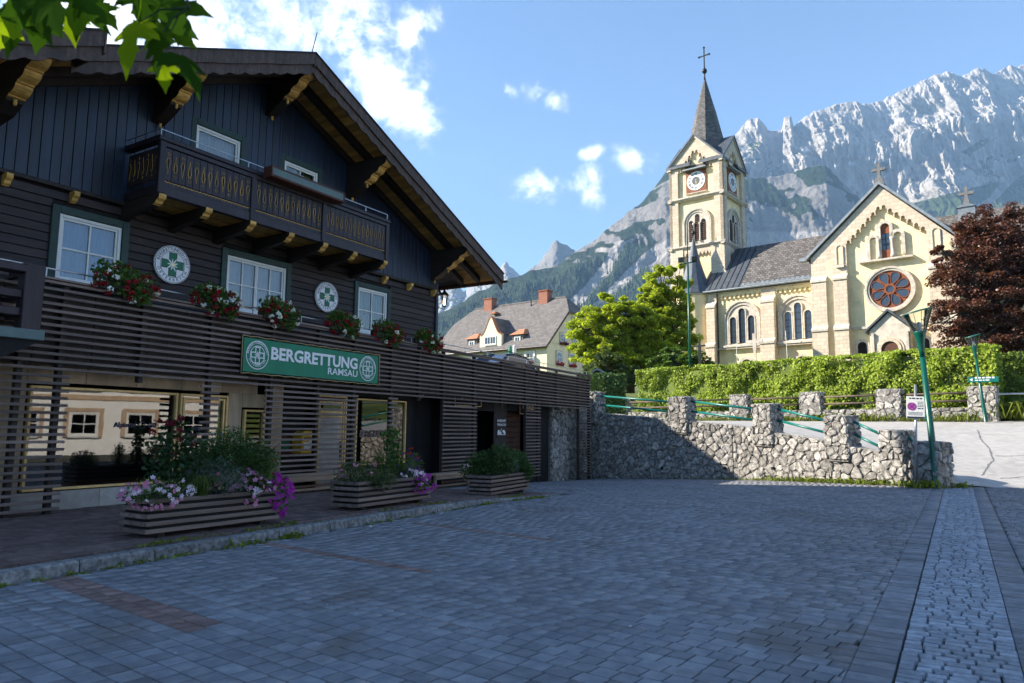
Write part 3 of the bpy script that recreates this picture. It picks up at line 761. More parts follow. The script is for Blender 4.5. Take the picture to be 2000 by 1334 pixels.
def cov_mid(px, py, V, nz):
    n = fbm(V[:, 0] / 120, V[:, 2] / 90, 5, 31)
    tree = np.interp(px, [600, 850, 1040, 1100, 1170, 1210, 1250, 1300, 1500, 1800], [560, 590, 515, 522, 500, 482, 486, 600, 640, 640])
    veg = np.clip((py - tree) / 16 + .5, 0, 1)
    veg = np.maximum(veg, np.clip((n - .44) * 7, 0, 1) * np.clip((nz - .32) * 5, 0, 1) * .9)
    s1 = line_band(px, py, [(1210, 476), (1190, 515), (1155, 560), (1122, 592)], [10, 14, 16, 17])
    s2 = line_band(px, py, [(1345, 462), (1275, 500), (1222, 545), (1170, 595)], [34, 24, 17, 13])
    sc = np.clip(s1 + s2, 0, 1) + (px > 1330) * np.clip((py - 440) / 25, 0, 1) + np.clip(1 - np.hypot((px - 1175) / 26, (py - 488) / 9), 0, 1)
    veg = veg * (1 - np.clip(sc, 0, 1))
    return np.stack([veg, np.clip(sc, 0, 1), sc * 0], 1)
mid, MG = mountain('mountain', 'wooded slope rising to a grey rocky shoulder with pale scree chutes', [(500, 690), (700, 655), (850, 612), (880, 602), (940, 568), (1000, 541), (1040, 527), (1090, 519), (1120, 493), (1150, 475), (1190, 445), (1225, 416), (1255, 395), (1285, 360), (1300, 337), (1330, 318), (1380, 330), (1450, 352), (1530, 344), (1575, 328), (1612, 322), (1640, 352), (1690, 398), (1760, 440), (1900, 500)],
    [2300, 2400, 2700, 2800, 2600], [1250, 1300, 1500, 1700, 1700], 70, 'near_rock', 560, 1860, 520, 170,
    [(0, 0), (.35, .2), (.6, .42), (.75, .60), (.84, .80), (1, 1)], 90, 6.0, 60, cov_mid, 13, 51)
def cov_none(px, py, V, nz): return np.stack([np.clip((nz - .55) * 3, 0, 1) * .6, px * 0, px * 0], 1)
mountain('mountain', 'small pointed grey summit peeping over the wooded slope', [(960, 575), (1000, 548), (1035, 526), (1052, 512), (1070, 490), (1080, 474), (1088, 468), (1105, 479), (1125, 493), (1150, 500), (1220, 470)], 3900, 3000, 300, 'near_rock', 960, 1220, 130, 80,
    [(0, 0), (.5, .4), (1, 1)], 110, 7.0, 60, cov_none, 18, 71)
mountain('mountain', 'farthest pale blue jagged peaks left of the wooded slope', [(600, 590), (760, 560), (820, 585), (850, 572), (866, 560), (880, 554), (893, 560), (905, 572), (920, 558), (945, 545), (962, 535), (985, 514), (1000, 522), (1015, 536), (1045, 550), (1120, 560)], 5000, 3900, 400, 'far_rock', 600, 1120, 260, 90,
    [(0, 0), (.5, .4), (.8, .8), (1, 1)], 200, 5.0, 110, cov_none, 36, 91, 600)
# conifers of the wooded slope, one mass
XX, YY, ZZ, PXg, PYg = MG
n_try = 90000; nr_, nc_ = 150, XX.shape[1]
ci = RNG.random(n_try) * (nc_ - 2); ri = RNG.random(n_try) ** .8 * (nr_ - 2)
i0 = ri.astype(int); j0 = ci.astype(int); fi = ri - i0; fj = ci - j0
bl = lambda A: (A[i0, j0] * (1 - fi) * (1 - fj) + A[i0 + 1, j0] * fi * (1 - fj) + A[i0, j0 + 1] * (1 - fi) * fj + A[i0 + 1, j0 + 1] * fi * fj)
TX, TY, TZ, TPX, TPY = bl(XX), bl(YY), bl(ZZ), bl(PXg), bl(PYg)
cv = cov_mid(TPX, TPY, np.stack([TX, TY, TZ], 1), np.zeros(n_try))
tree = np.interp(TPX, [600, 850, 1040, 1100, 1170, 1210, 1250, 1300, 1860], [560, 590, 515, 520, 503, 486, 490, 600, 640])
pr = np.clip((TPY - tree) / 18 + .35, 0, 1) * (1 - np.clip(cv[:, 1] * 1.3, 0, 1)) * (.35 + .65 * (fbm(TX / 90, TY / 90, 4, 5) > .40))
pr *= (TPX > 800) & (TPX < 1330) & (TPY < 720)
keepm = RNG.random(n_try) < pr
TX, TY, TZ = TX[keepm], TY[keepm], TZ[keepm]
def conifer_mass(TX, TY, TZ, hmin, hmax, name, label, mat='leaf_conifer', parent=None):
    n = len(TX); h = hmin + (hmax - hmin) * RNG.random(n) ** 1.3; r = h * (.15 + .07 * RNG.random(n)); K = 6
    ang = np.arange(K) * 2 * np.pi / K
    V = np.zeros((n, 2 * (K + 1), 3))
    for lv, (rz, rr_, tz) in enumerate(((0.02, 1.0, .66), (.40, .62, 1.0))):
        a = ang[None] + RNG.random((n, 1)) * 6; q = r[:, None] * rr_ * (.7 + .6 * RNG.random((n, K)))
        V[:, lv * (K + 1):lv * (K + 1) + K, 0] = TX[:, None] + q * np.cos(a); V[:, lv * (K + 1):lv * (K + 1) + K, 1] = TY[:, None] + q * np.sin(a)
        V[:, lv * (K + 1):lv * (K + 1) + K, 2] = TZ[:, None] + h[:, None] * (rz + .06 * RNG.random((n, K)))
        V[:, lv * (K + 1) + K, 0] = TX; V[:, lv * (K + 1) + K, 1] = TY; V[:, lv * (K + 1) + K, 2] = TZ + h * tz
    f = np.array([[k, (k + 1) % K, K] for k in range(K)]); f = np.concatenate([f, f + K + 1])
    F = (np.arange(n)[:, None, None] * 2 * (K + 1) + f[None]).reshape(-1, 3)
    return npmesh(name, V.reshape(-1, 3), F, mat, parent, kind='stuff', label=label)
conifer_mass(TX, TY, TZ, 13, 27, 'forest', 'dark spruce forest covering the slope behind the yellow house')
# spruces at the foot of the wall right of the gable
q = RNG.random((900, 2)); fx = np.array([pix_slope(1760 + 330 * a, 430)[0] for a in q[:, 0]]); fy = 1250 + 500 * q[:, 1]
fz = np.array([pix_slope(1800, 428)[1]]) * fy * (.78 + .16 * q[:, 1])
b = MB()
hx = [pix_slope(p_, 430)[0] for p_ in (1640, 1760, 1850, 1950, 2150, 2400)]
rows = [(1200, .62), (1450, .82), (1700, .93), (1950, .97), (2300, .9)]
for (d_, k_) in rows:
    for q_, t_ in enumerate(hx):
        top = [475, 445, 425, 408, 395, 420][q_]
        b.v.append((t_ * d_, d_, pix_slope(1800, top)[1] * d_ * k_))
for a_ in range(4):
    for c_ in range(5): b.f.append((a_ * 6 + c_, a_ * 6 + c_ + 1, (a_ + 1) * 6 + c_ + 1, (a_ + 1) * 6 + c_)); b.m.append(0)
hill = b.obj('hill', 'grass_ground', smooth=True, kind='structure', label='green foothill right of the church gable')
def hill_z(tx_, d_):
    top = np.interp(tx_, hx, [475, 445, 425, 408, 395, 420]); k_ = np.interp(d_, [r_[0] for r_ in rows], [r_[1] for r_ in rows])
    return np.array([pix_slope(1800, t_)[1] for t_ in top]) * d_ * k_
tq = RNG.random(1500); dq = 1250 + 950 * RNG.random(1500); txq = hx[0] + (hx[-1] - hx[0]) * tq
conifer_mass(txq * dq, dq, hill_z(txq, dq), 12, 24, 'forest', 'patch of spruces seen between the gable and the copper beech')
# air between here and the mountains
hz_ = MB(); hz_.box(-6600, 6600, -6100, 6300, -3.2, 2450)
m, t = new_mat('haze_air')
pv = t.new('ShaderNodeVolumePrincipled', {'Color': (.36, .62, 1.0, 1), 'Density': .000085, 'Anisotropy': 0.0})
t.l.new(pv.outputs[0], t.new('ShaderNodeOutputMaterial').inputs['Volume'])
hz_.obj('haze', 'haze_air', kind='stuff', label='thin blue summer haze between the village and the mountains')
# ------------------------------------------------------------------ upper road and its walls
FRONT = [(1.2, 37.2, 2.85), (4.2, 33.8, 2.42), (8.8, 28.6, 1.74), (10.9, 24.8, 1.16), (12.1, 22.9, .70), (12.75, 21.95, .12), (14.5, 21.8, .006), (19, 21.8, .006), (25, 21.8, .02), (40, 21.5, .05)]
BACK = [(3.0, 54.5, 2.45), (8.1, 52.2, 2.3), (14.5, 45.8, 2.28), (17.55, 42.3, 2.26), (20.35, 38.8, 2.23), (23.4, 35.6, 2.2), (27, 33.5, 2.25), (30, 32.5, 2.3), (34, 31.8, 2.3), (46, 31, 2.3)]
nv = 16; b = MB(); NU = 6
fr = []; bk = []
for k in range(len(FRONT) - 1):
    for q in range(NU):
        a_ = q / NU
        fr.append([FRONT[k][c_] * (1 - a_) + FRONT[k + 1][c_] * a_ for c_ in range(3)]); bk.append([BACK[k][c_] * (1 - a_) + BACK[k + 1][c_] * a_ for c_ in range(3)])
def road_v(fa, ba, a_):
    z = fa[2] + (ba[2] - fa[2]) * (a_ * .92 + .08 * a_ * a_)
    return (fa[0] + (ba[0] - fa[0]) * a_, fa[1] + (ba[1] - fa[1]) * a_, z)
for fa, ba in zip(fr, bk):
    for q in range(nv + 1): b.v.append(road_v(fa, ba, q / nv))
for k in range(len(fr) - 1):
    for q in range(nv): b.f.append((k * (nv + 1) + q, (k + 1) * (nv + 1) + q, (k + 1) * (nv + 1) + q + 1, k * (nv + 1) + q + 1)); b.m.append(0)
road = b.obj('road', 'asphalt', smooth=True, kind='structure', label='pale sunlit asphalt road climbing behind the stone wall')
from mathutils.bvhtree import BVHTree
ROAD_T = BVHTree.FromPolygons([Vector(q) for q in b.v], b.f)
def road_z(x, y):
    h_ = ROAD_T.ray_cast(Vector((x, y, 20)), Vector((0, 0, -1)))[0]
    return h_.z if h_ else 0.0
# mended seams in the asphalt
for pts in ([(15.0, 23.2), (17.0, 25.6), (18.5, 28.0), (19.6, 30.2), (21.3, 33.0)], [(14.2, 24.3), (15.8, 26.9), (17.8, 30.5), (19.8, 34.0)], [(15.4, 22.9), (18.5, 23.6), (22, 23.9)], [(17.6, 26.4), (19.8, 26.2), (21.5, 26.3)]):
    b = MB(); n_ = 40; prev = None
    for k in range(n_ + 1):
        a_ = k / n_ * (len(pts) - 1); i_ = min(int(a_), len(pts) - 2); f_ = a_ - i_
        x = pts[i_][0] * (1 - f_) + pts[i_ + 1][0] * f_ + random.uniform(-.025, .025); y = pts[i_][1] * (1 - f_) + pts[i_ + 1][1] * f_ + random.uniform(-.05, .05)
        d_ = Vector((pts[-1][0] - pts[0][0], pts[-1][1] - pts[0][1])).normalized(); w_ = .018 + random.random() * .02
        b.v += [(x - d_.y * w_, y + d_.x * w_, road_z(x - d_.y * w_, y + d_.x * w_) + .008), (x + d_.y * w_, y - d_.x * w_, road_z(x + d_.y * w_, y - d_.x * w_) + .008)]
        if k: i2 = len(b.v); b.f.append((i2 - 4, i2 - 3, i2 - 1, i2 - 2)); b.m.append(0)
    b.obj('tar_seam', 'asphalt_dark', road)

# ---- voronoi rubble
def clip(poly, nx, nz, d):
    out = []
    for i_ in range(len(poly)):
        a, c = poly[i_], poly[(i_ + 1) % len(poly)]
        da = a[0] * nx + a[1] * nz - d; dc = c[0] * nx + c[1] * nz - d
        if da <= 0: out.append(a)
        if (da < 0 < dc) or (dc < 0 < da):
            t_ = da / (da - dc); out.append((a[0] + (c[0] - a[0]) * t_, a[1] + (c[1] - a[1]) * t_))
    return out
def rubble(outline, cw, ch, jit=.42, gap=.008, rng=random):
    """outline: convex polygon in (u,z), shrunken stone polygons"""
    us = [q[0] for q in outline]; zs = [q[1] for q in outline]
    pts = []; r = 0; z = min(zs) - ch / 2
    while z < max(zs) + ch:
        u = min(us) - cw + (cw / 2 if r % 2 else 0)
        while u < max(us) + cw:
            pts.append((u + rng.uniform(-jit, jit) * cw, z + rng.uniform(-jit, jit) * ch)); u += cw * rng.choice((.55, .8, 1, 1.3, 1.6))
        z += ch; r += 1
    cells = []
    for i_, p_ in enumerate(pts):
        poly = list(outline)
        near = sorted(((q[0] - p_[0]) ** 2 + ((q[1] - p_[1]) * cw / ch) ** 2, q) for k, q in enumerate(pts) if k != i_ and abs(q[0] - p_[0]) < 2.6 * cw and abs(q[1] - p_[1]) < 2.6 * ch)[:14]
        for _, q in near:
            nx, nz = q[0] - p_[0], q[1] - p_[1]; d = ((q[0] ** 2 + q[1] ** 2) - (p_[0] ** 2 + p_[1] ** 2)) / 2
            poly = clip(poly, nx, nz, d)
            if len(poly) < 3: break
        if len(poly) < 3: continue
        ar = abs(sum(poly[k][0] * poly[(k + 1) % len(poly)][1] - poly[(k + 1) % len(poly)][0] * poly[k][1] for k in range(len(poly)))) / 2
        if ar < .12 * cw * ch: continue
        cx = sum(q[0] for q in poly) / len(poly); cz = sum(q[1] for q in poly) / len(poly)
        sz = math.sqrt(ar); k = max(.5, 1 - gap * 2 / sz)
        # break long edges so corners read as worn stone
        pp = []
        for a in range(len(poly)):
            c0, c1 = poly[a], poly[(a + 1) % len(poly)]; L = math.hypot(c1[0] - c0[0], c1[1] - c0[1])
            if L < .02: continue
            for f_ in (.2, .8) if L > .09 else (.5,): pp.append((c0[0] + (c1[0] - c0[0]) * f_ + rng.uniform(-.012, .012), c0[1] + (c1[1] - c0[1]) * f_ + rng.uniform(-.012, .012)))
        if len(pp) < 4: continue
        cells.append(((cx, cz), [(cx + (q[0] - cx) * k, cz + (q[1] - cz) * k) for q in pp], ar))
    return cells
STONES = []
def stone_face(parent, base, P0, U, N, outline, cw, ch, bulge=.07, name='stone'):
    """stones on a face: P0 origin, U along, N outward (unit, horizontal)"""
    for (cx, cz), poly, ar in rubble(outline, cw, ch):
        bl_ = bulge * random.uniform(.55, 1.25); n_ = len(poly)
        if sum(poly[i_][0] * poly[(i_ + 1) % n_][1] - poly[(i_ + 1) % n_][0] * poly[i_][1] for i_ in range(n_)) < 0: poly = poly[::-1]
        V = []; tilt = (random.uniform(-.18, .18), random.uniform(-.18, .18))
        for k, d in ((1.0, -.02), (.95, bl_ * .8), (.72, bl_)):
            for (u, z) in poly:
                uu, zz = (u - cx) * k, (z - cz) * k
                V.append((U * uu + N * (d + (uu * tilt[0] + zz * tilt[1]) * (d > 0) + (random.uniform(-.02, .02) if d > 0 else 0)) + Vector((0, 0, zz))))
        fs = [(r_ * n_ + i_, r_ * n_ + (i_ + 1) % n_, (r_ + 1) * n_ + (i_ + 1) % n_, (r_ + 1) * n_ + i_) for r_ in range(2) for i_ in range(n_)] + [tuple(range(2 * n_, 3 * n_))]
        c = P0 + U * cx + Vector((0, 0, cz))
        STONES.append(dict(parent=parent, c=c - base, wy=c.y, ar=ar, V=V, F=fs, front=(c.xy.normalized().dot(-N.xy)) , name=name))
def flush_stones(root, mat='stone', n_single=300):
    global STONES
    st = sorted(STONES, key=lambda q: -(q['ar'] / q['wy'] ** 2) * max(q['front'], 0))
    rest = {}
    for k, q in enumerate(st):
        if k < n_single and q['front'] > .05:
            b = MB(); b.add(q['V'], q['F']); o = b.obj(q['name'], mat, q['parent']); o.location = q['c']
        else: rest.setdefault(q['parent'].name, (q['parent'], MB()))[1].add([v + q['c'] for v in q['V']], q['F'])
    for par, b in rest.values(): b.obj('small_stones', mat, par, kind='stuff')
    STONES = []
Z1 = Vector((0, 0, 1))
def body_box(parent, base, A, B, N, th, za0, zb0, za1, zb1, name='core', mat='mortar'):
    """upright slab from A to B (plan), front face on the line, thickness behind"""
    A = Vector((A[0], A[1], 0)); B = Vector((B[0], B[1], 0)); bk_ = -N * th
    v = [A + Z1 * za0, B + Z1 * zb0, B + Z1 * zb1, A + Z1 * za1]; v = v + [q + bk_ for q in v]
    b = MB(); b.add([q - base for q in v], [(0, 1, 2, 3), (7, 6, 5, 4), (0, 4, 5, 1), (1, 5, 6, 2), (2, 6, 7, 3), (3, 7, 4, 0)]); return b.obj(name, mat, parent)
def pillar(parent, base, C, U, N, w, d, z0, z1, cw=.34, ch=.2, cap=True):
    """square rubble pillar centred at C"""
    root = MB(); c = Vector((C[0], C[1], 0)) - base
    hw, hd = w / 2 - .03, d / 2 - .03
    v = [c + U * a * hw + N * e * hd + Z1 * z for z in (z0 - .1, z1 - .02) for a, e in ((-1, -1), (1, -1), (1, 1), (-1, 1))]
    root.add(v, [(4, 5, 6, 7), (0, 1, 5, 4), (1, 2, 6, 5), (2, 3, 7, 6), (3, 0, 4, 7)])
    o = root.obj('pillar', 'mortar', parent)
    Cw = Vector((C[0], C[1], 0))
    for (dn, du, half, off) in ((N, U, w / 2, hd), (U, -N, d / 2, hw), (-U, N, d / 2, hw), (-N, -U, w / 2, hd)):
        if dn.xy.dot(Cw.xy) > 2.0 and dn is not N: continue
        stone_face(o, base, Cw + dn * off, du, dn, [(-half, z0 - .05), (half, z0 - .05), (half, z1), (-half, z1)], cw, ch, .055)
    if cap:
        b = MB(); n_ = 7
        for i_ in range(n_ + 1):
            for j_ in range(n_ + 1):
                edge = i_ in (0, n_) or j_ in (0, n_)
                p_ = c + U * ((i_ / n_ - .5) * w * .98) + N * ((j_ / n_ - .5) * d * .98) + Z1 * (z1 - (.05 if edge else 0) + random.uniform(-.015, .02)); b.v.append(tuple(p_))
        for i_ in range(n_):
            for j_ in range(n_): b.f.append((i_ * 8 + j_, (i_ + 1) * 8 + j_, (i_ + 1) * 8 + j_ + 1, i_ * 8 + j_ + 1)); b.m.append(0)
        b.obj('cap', 'stone', o, True)
    return o
# retaining wall beside the square
WALL = [(3.75, 34.3, 2.47), (8.8, 28.6, 1.86), (10.9, 24.8, 1.30), (12.35, 22.35, .80)]
base = Vector((8.8, 28.6, 0))
rwall = thing('retaining_wall', 'rough grey rubble retaining wall with green pipe rails beside the square', 'stone wall', base)
def wall_pt(f):
    """point, along, outward at running position f (segment index + share)"""
    k = min(int(f), len(WALL) - 2); a_ = f - k; A, B = Vector(WALL[k]), Vector(WALL[k + 1])
    p_ = A + (B - A) * a_; u = (B - A); u.z = 0; u.normalize(); n_ = Vector((u.y, -u.x, 0)); n_ = n_ if n_.dot(Vector((p_.x, p_.y, 0))) < 0 else -n_
    return p_, u, n_
for k in range(3):
    A, B = Vector(WALL[k]), Vector(WALL[k + 1]); _, u, n_ = wall_pt(k + .5); L = (Vector((B.x, B.y, 0)) - Vector((A.x, A.y, 0))).length
    g0, g1 = gz(A.x, A.y) - .06, gz(B.x, B.y) - .06
    body_box(rwall, base, (A.x, A.y), (B.x, B.y), n_, .42, g0 - .4, g1 - .4, A.z - .03, B.z - .03)
    stone_face(rwall, base, Vector((A.x, A.y, 0)), u, n_, [(0, g0), (L, g1), (L, B.z), (0, A.z)], .33, .25, .065)
    # coping skin
    b = MB(); m_ = int(L / .3)
    for q in range(m_ + 1):
        for e in (0.03, -.14, -.30, -.44):
            p_ = A + (B - A) * (q / m_) + n_ * e; b.v.append(tuple(p_ - base + Z1 * (random.uniform(-.03, .02) - (.05 if e in (.03, -.44) else 0))))
    for q in range(m_):
        for e in range(3): b.f.append((q * 4 + e, q * 4 + e + 1, q * 4 + e + 5, q * 4 + e + 4)); b.m.append(0)
    b.obj('coping', 'stone', rwall, True)
PIL = []
for f, z1, w in ((0.0, 3.42, .95), (.665, 3.05, .92), (1.36, 2.66, .90), (2.13, 2.18, .88), (2.80, 1.70, .80)):
    p_, u, n_ = wall_pt(f); c = p_ - n_ * .2
    pillar(rwall, base, (c.x, c.y), u, n_, w, .72, gz(p_.x, p_.y) if f > 2.5 else p_.z - .5, z1); PIL.append((c, u, z1, w))
c = Vector((12.62, 21.75, 0)); pillar(rwall, base, (c.x, c.y), u, n_, .80, .80, -.03, 1.36, .42, .21); PIL.append((c, u, 1.36, .8))
for a_, c_ in zip(PIL[:-1], PIL[1:]):
    for dz in (.20, .62):
        A = a_[0] + a_[1] * a_[3] * .45; B = c_[0] - c_[1] * c_[3] * .45
        b = MB(); b.tube([Vector((A.x, A.y, a_[2] - dz)) - base, Vector((B.x, B.y, c_[2] - dz - .02)) - base], .045, 10); b.obj('rail', 'rail_teal', rwall, True)
flush_stones(rwall)
for f, z in ((.55, -.05), (.95, .05), (1.45, .02)):       # drain holes
    p_, u, n_ = wall_pt(f); b = MB(); q = p_ + n_ * .09; q.z = gz(p_.x, p_.y) + .45
    b.tube([q - base - n_ * .25, q - base + n_ * .03], .055, 10); b.obj('drain_pipe', 'dark_room', rwall)
# wall below the hedge
base = Vector((20.35, 38.8, 0))
bwall = thing('roadside_wall', 'low rubble wall with squat pillars and weathered rails below the long hedge', 'stone wall', base)
BW = [(7.4, 52.9), (14.5, 45.8), (17.55, 42.3), (20.35, 38.8), (23.6, 35.5)]
for k in range(4):
    A, B = Vector((*BW[k], 0)), Vector((*BW[k + 1], 0)); u = (B - A).normalized(); n_ = Vector((u.y, -u.x, 0)); n_ = n_ if n_.dot(A) < 0 else -n_
    L = (B - A).length; body_box(bwall, base, BW[k], BW[k + 1], n_, .4, 1.6, 1.6, 2.88, 2.88)
    stone_face(bwall, base, A, u, n_, [(0, 2.1), (L, 2.1), (L, 2.9), (0, 2.9)], .48, .34, .08)
    b = MB(); b.add([q - base for q in (A + n_ * .05 + Z1 * 2.9, B + n_ * .05 + Z1 * 2.9, B - n_ * .4 + Z1 * 2.92, A - n_ * .4 + Z1 * 2.92)], [(0, 1, 2, 3)]); b.obj('coping', 'trim_stone', bwall)
BP = [(8.0, 52.35), (14.5, 45.75), (17.6, 42.25), (20.35, 38.75), (23.45, 35.75)]
for k, (x, y) in enumerate(BP):
    A = Vector(BP[max(k - 1, 0)]); B = Vector(BP[min(k + 1, 4)]); u = (B - A).normalized(); u = Vector((u.x, u.y, 0)); n_ = Vector((u.y, -u.x, 0)); n_ = n_ if n_.dot(Vector((x, y, 0))) < 0 else -n_
    pillar(bwall, base, (x - n_.x * .15, y - n_.y * .15), u, n_, 1.25 if k else 1.1, .7, 2.15, 3.95 if k else 3.85, .5, .28)
    if k:
        for z in (3.22, 3.62):
            b = MB(); a_ = Vector((*BP[k - 1], 0)) + u * .5; c_ = Vector((*BP[k], 0)) - u * .5; b.tube([a_ - base + Z1 * z, c_ - base + Z1 * (z + .02)], .055, 8); b.obj('rail', 'rail_wood', bwall, True)
b = MB(); b.tube([Vector((23.9, 35.5, 3.55)) - base, Vector((33, 31.9, 3.5)) - base], .05, 8); b.obj('rail', 'metal_rail', bwall)
flush_stones(bwall)

# ------------------------------------------------------------------ lamps and signs
def lamp(loc, tilt, label, h=4.62):
    t_ = thing('street_lamp', label, 'street lamp', loc, R(20), 'green street lamps along the road'); t_.rotation_euler = (0, tilt, 0)
    b = MB(); b.lathe([(.125, -.02), (.125, .02), (.115, .03), (.105, 1.0), (.095, 1.06), (.075, h - .75)], n=14); b.obj('pole', 'lamp_green', t_, True)
    b = MB(); b.lathe([(.075, h - .76), (.082, h - .55), (.105, h - .32), (.15, h - .1), (.185, h), (.18, h + .02)], n=18); b.obj('collar', 'lamp_green', t_, True)
    b = MB(); b.lathe([(.13, h + .02), (.13, h + .06), (.05, h + .075)], n=14); b.obj('reflector', 'metal_rail', t_)
    b = MB(); n_ = 24; v = []
    for r, z in ((.18, h + .03), (.29, h + .34), (.42, h + .62)):
        for k in range(n_):
            a = 2 * math.pi * k / n_; up = .10 * math.cos(a) * (z - h) / .62; v.append((r * math.cos(a), r * math.sin(a), z + up))
    b.add(v, [(i_ * n_ + k, i_ * n_ + (k + 1) % n_, (i_ + 1) * n_ + (k + 1) % n_, (i_ + 1) * n_ + k) for i_ in range(2) for k in range(n_)])
    b.obj('glass_shade', 'lamp_glass', t_, True)
    b = MB(); v = []
    for r, dz in ((.425, 0), (.435, .015), (.40, .035), (.2, .05), (.0, .055)):
        for k in range(n_):
            a = 2 * math.pi * k / n_; v.append((r * math.cos(a), r * math.sin(a), h + .62 + dz + .10 * math.cos(a) * r / .42))
    b.add(v, [(i_ * n_ + k, i_ * n_ + (k + 1) % n_, (i_ + 1) * n_ + (k + 1) % n_, (i_ + 1) * n_ + k) for i_ in range(4) for k in range(n_)] + [tuple(range(n_ - 1, -1, -1))])
    b.obj('cap', 'lamp_green', t_, True)
    for k in range(4):
        a = math.pi / 4 + k * math.pi / 2; b = MB(); b.tube([(.182 * math.cos(a), .182 * math.sin(a), h + .03), (.42 * math.cos(a), .42 * math.sin(a), h + .62 + .1 * math.cos(a))], .009, 6); b.obj('strut', 'metal_rail', t_)
    b = MB(); b.lathe([(.03, h + .07), (.06, h + .12), (.06, h + .26), (.02, h + .31)], n=10); b.obj('bulb', 'sign_white', t_, True)
    return t_
lamp((12.50, 21.35, .0), R(-3.0), 'tall green street lamp with clear funnel shade against the wall\'s end pillar')
l2 = lamp((23.05, 35.0, 2.18), R(-5.0), 'farther green street lamp by the hedge with a small green name plate'); l2.scale = (.8, .8, .8)
sg = thing('street_name_sign', 'small green name plate with white lettering on the farther lamp', 'street sign', (22.97, 34.86, 4.22), R(-33))
b = MB(); b.box(-.62, .62, -.02, .02, -.13, .13); b.obj('plate', 'rail_teal', sg)
b = MB(); print_bars(b, -.34, .54, .05, -.024, .07); print_bars(b, -.34, .3, -.06, -.024, .05); b.obj('lettering', 'sign_white', sg)
b = MB(); b.prism([(-.56, 0), (-.44, .08), (-.44, -.08)], -.026, -.022); b.obj('arrow', 'sign_white', sg)
b = MB(); b.box(-.05, .05, .02, .12, -.1, .1); b.obj('bracket', 'metal_dark', sg)
sp = thing('parking_sign', 'thin grey post with a white no-stopping notice before the stone wall', 'sign post', (12.02, 21.6, -.03), R(-28)); sp.rotation_euler = (0, R(2.5), R(-28))
b = MB(); b.tube([(0, 0, -.1), (0, 0, 3.08)], .038, 12); b.obj('post', 'metal_grey', sp, True)
b = MB(); b.bbox(-.24, .24, -.062, -.045, 2.06, 2.72, .006); b.obj('plate', 'paper', sp)
b = MB(); b.box(-.225, .225, -.0655, -.0625, 2.07, 2.12); b.obj('footer_band', 'clock_dark', sp)
b = MB(); disc(b, -.1, 2.42, .115, -.066, 28); b.obj('roundel', 'lilac', sp)
b = MB(); disc(b, -.1, 2.42, .118, -.068, 28, .098); b.prism([(-.19, 2.35), (-.17, 2.33), (-.01, 2.49), (-.03, 2.51)], -.068, -.0675); b.prism([(-.19, 2.49), (-.17, 2.51), (-.01, 2.35), (-.03, 2.33)], -.0685, -.068); b.obj('prohibition_cross', 'petal_magenta', sp)
b = MB(); print_bars(b, -.17, .17, 2.645, -.0665, .035)
for q in range(4): print_bars(b, .05, .2, 2.55 - q * .045, -.0665, .016)
print_bars(b, .05, .2, 2.35, -.0665, .028)
for q in range(3): print_bars(b, -.19, .19, 2.235 - q * .036, -.0665, .014)
b.obj('lettering', 'clock_dark', sp)
for z in (1.02, 1.55):
    b = MB(); b.lathe([(.045, z), (.045, z + .03)], n=12); b.obj('clamp', 'metal_rail', sp)
gr = thing('drain_grate', 'rusty iron drain grate at the end of the cobble strip', 'grate', so2w(19.75, 14.0, .012), SROT)
b = MB()
for k in range(12): b.box(-.28 + k * .05, -.256 + k * .05, -.6, .6, -.02, .012)
b.box(-.32, -.28, -.64, .64, -.02, .014); b.box(.30, .34, -.64, .64, -.02, .014); b.obj('grate_bars', 'box_brown', gr)
mh = thing('manhole_cover', 'round pale manhole cover set in the walk near the shop', 'manhole cover', so2w(6.3, 1.3, deck_z(6.3, 1.3) + .012), 0)
b = MB(); b.lathe([(.42, -.03), (.42, .0), (.36, .004), (.34, .002)], n=28); b.obj('lid', 'metal_grey', mh)
b = MB(); b.lathe([(.47, -.03), (.47, .003), (.43, .004), (.43, -.02)], n=28); b.obj('rim', 'metal_dark', mh)
# ------------------------------------------------------------------ chalet (upper storeys)
KP = Vector((-3.058, 22.608, 0)); KROT = math.pi / 2 - R(31.8)
chalet = thing('chalet', 'dark brown timber chalet with carved gable eaves and a long balcony', 'house', KP, KROT)
AP, AZ, SL = -6.07, 10.67, .445             # apex along the front, its height, roof slope
XL, XR = -13.1, .95
def roof_z(x): return AZ - SL * abs(x - AP)
# core of the house, windows left open
b = MB()
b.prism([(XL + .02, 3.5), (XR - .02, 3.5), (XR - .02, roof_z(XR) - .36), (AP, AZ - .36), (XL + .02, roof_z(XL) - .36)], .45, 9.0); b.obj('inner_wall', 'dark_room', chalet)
b = MB(); b.box(XR - .03, XR, .03, 9.0, 3.5, roof_z(XR) - .3); b.box(XL, XL + .03, .03, 9.0, 3.5, roof_z(XL) - .3); b.obj('side_wall', 'plank_h', chalet)
WINS = [(-10.80, -9.58, 4.33, 5.67, 2, 2, 1, 'curtain_sky_tint', 'wide white window with blue-lit curtains'), (-7.05, -5.28, 4.33, 5.66, 4, 2, 2, 'curtain', 'white double casement window with patterned nets'), (-2.67, -1.42, 4.33, 5.66, 2, 2, 1, 'blind_green', 'white window with greenish blind')]
for (x0, x1, z0, z1, c_, r_, l_, cu, lb) in WINS: window(chalet, x0, x1, z0, z1, 0, c_, r_, .065, 'casing_green', .15, cu, leafs=l_, label=lb)
UW = [(-8.06, -6.86, 7.45, 8.51, 1, 1, 'curtain', 'attic window with white gathered curtain'), (-5.52, -4.36, 7.50, 8.50, 2, 1, 'blind_green', 'attic window with green blind')]
for (x0, x1, z0, z1, c_, r_, cu, lb) in UW: window(chalet, x0, x1, z0, z1, 0, c_, r_, .065, 'casing_green', .14, cu, label=lb)
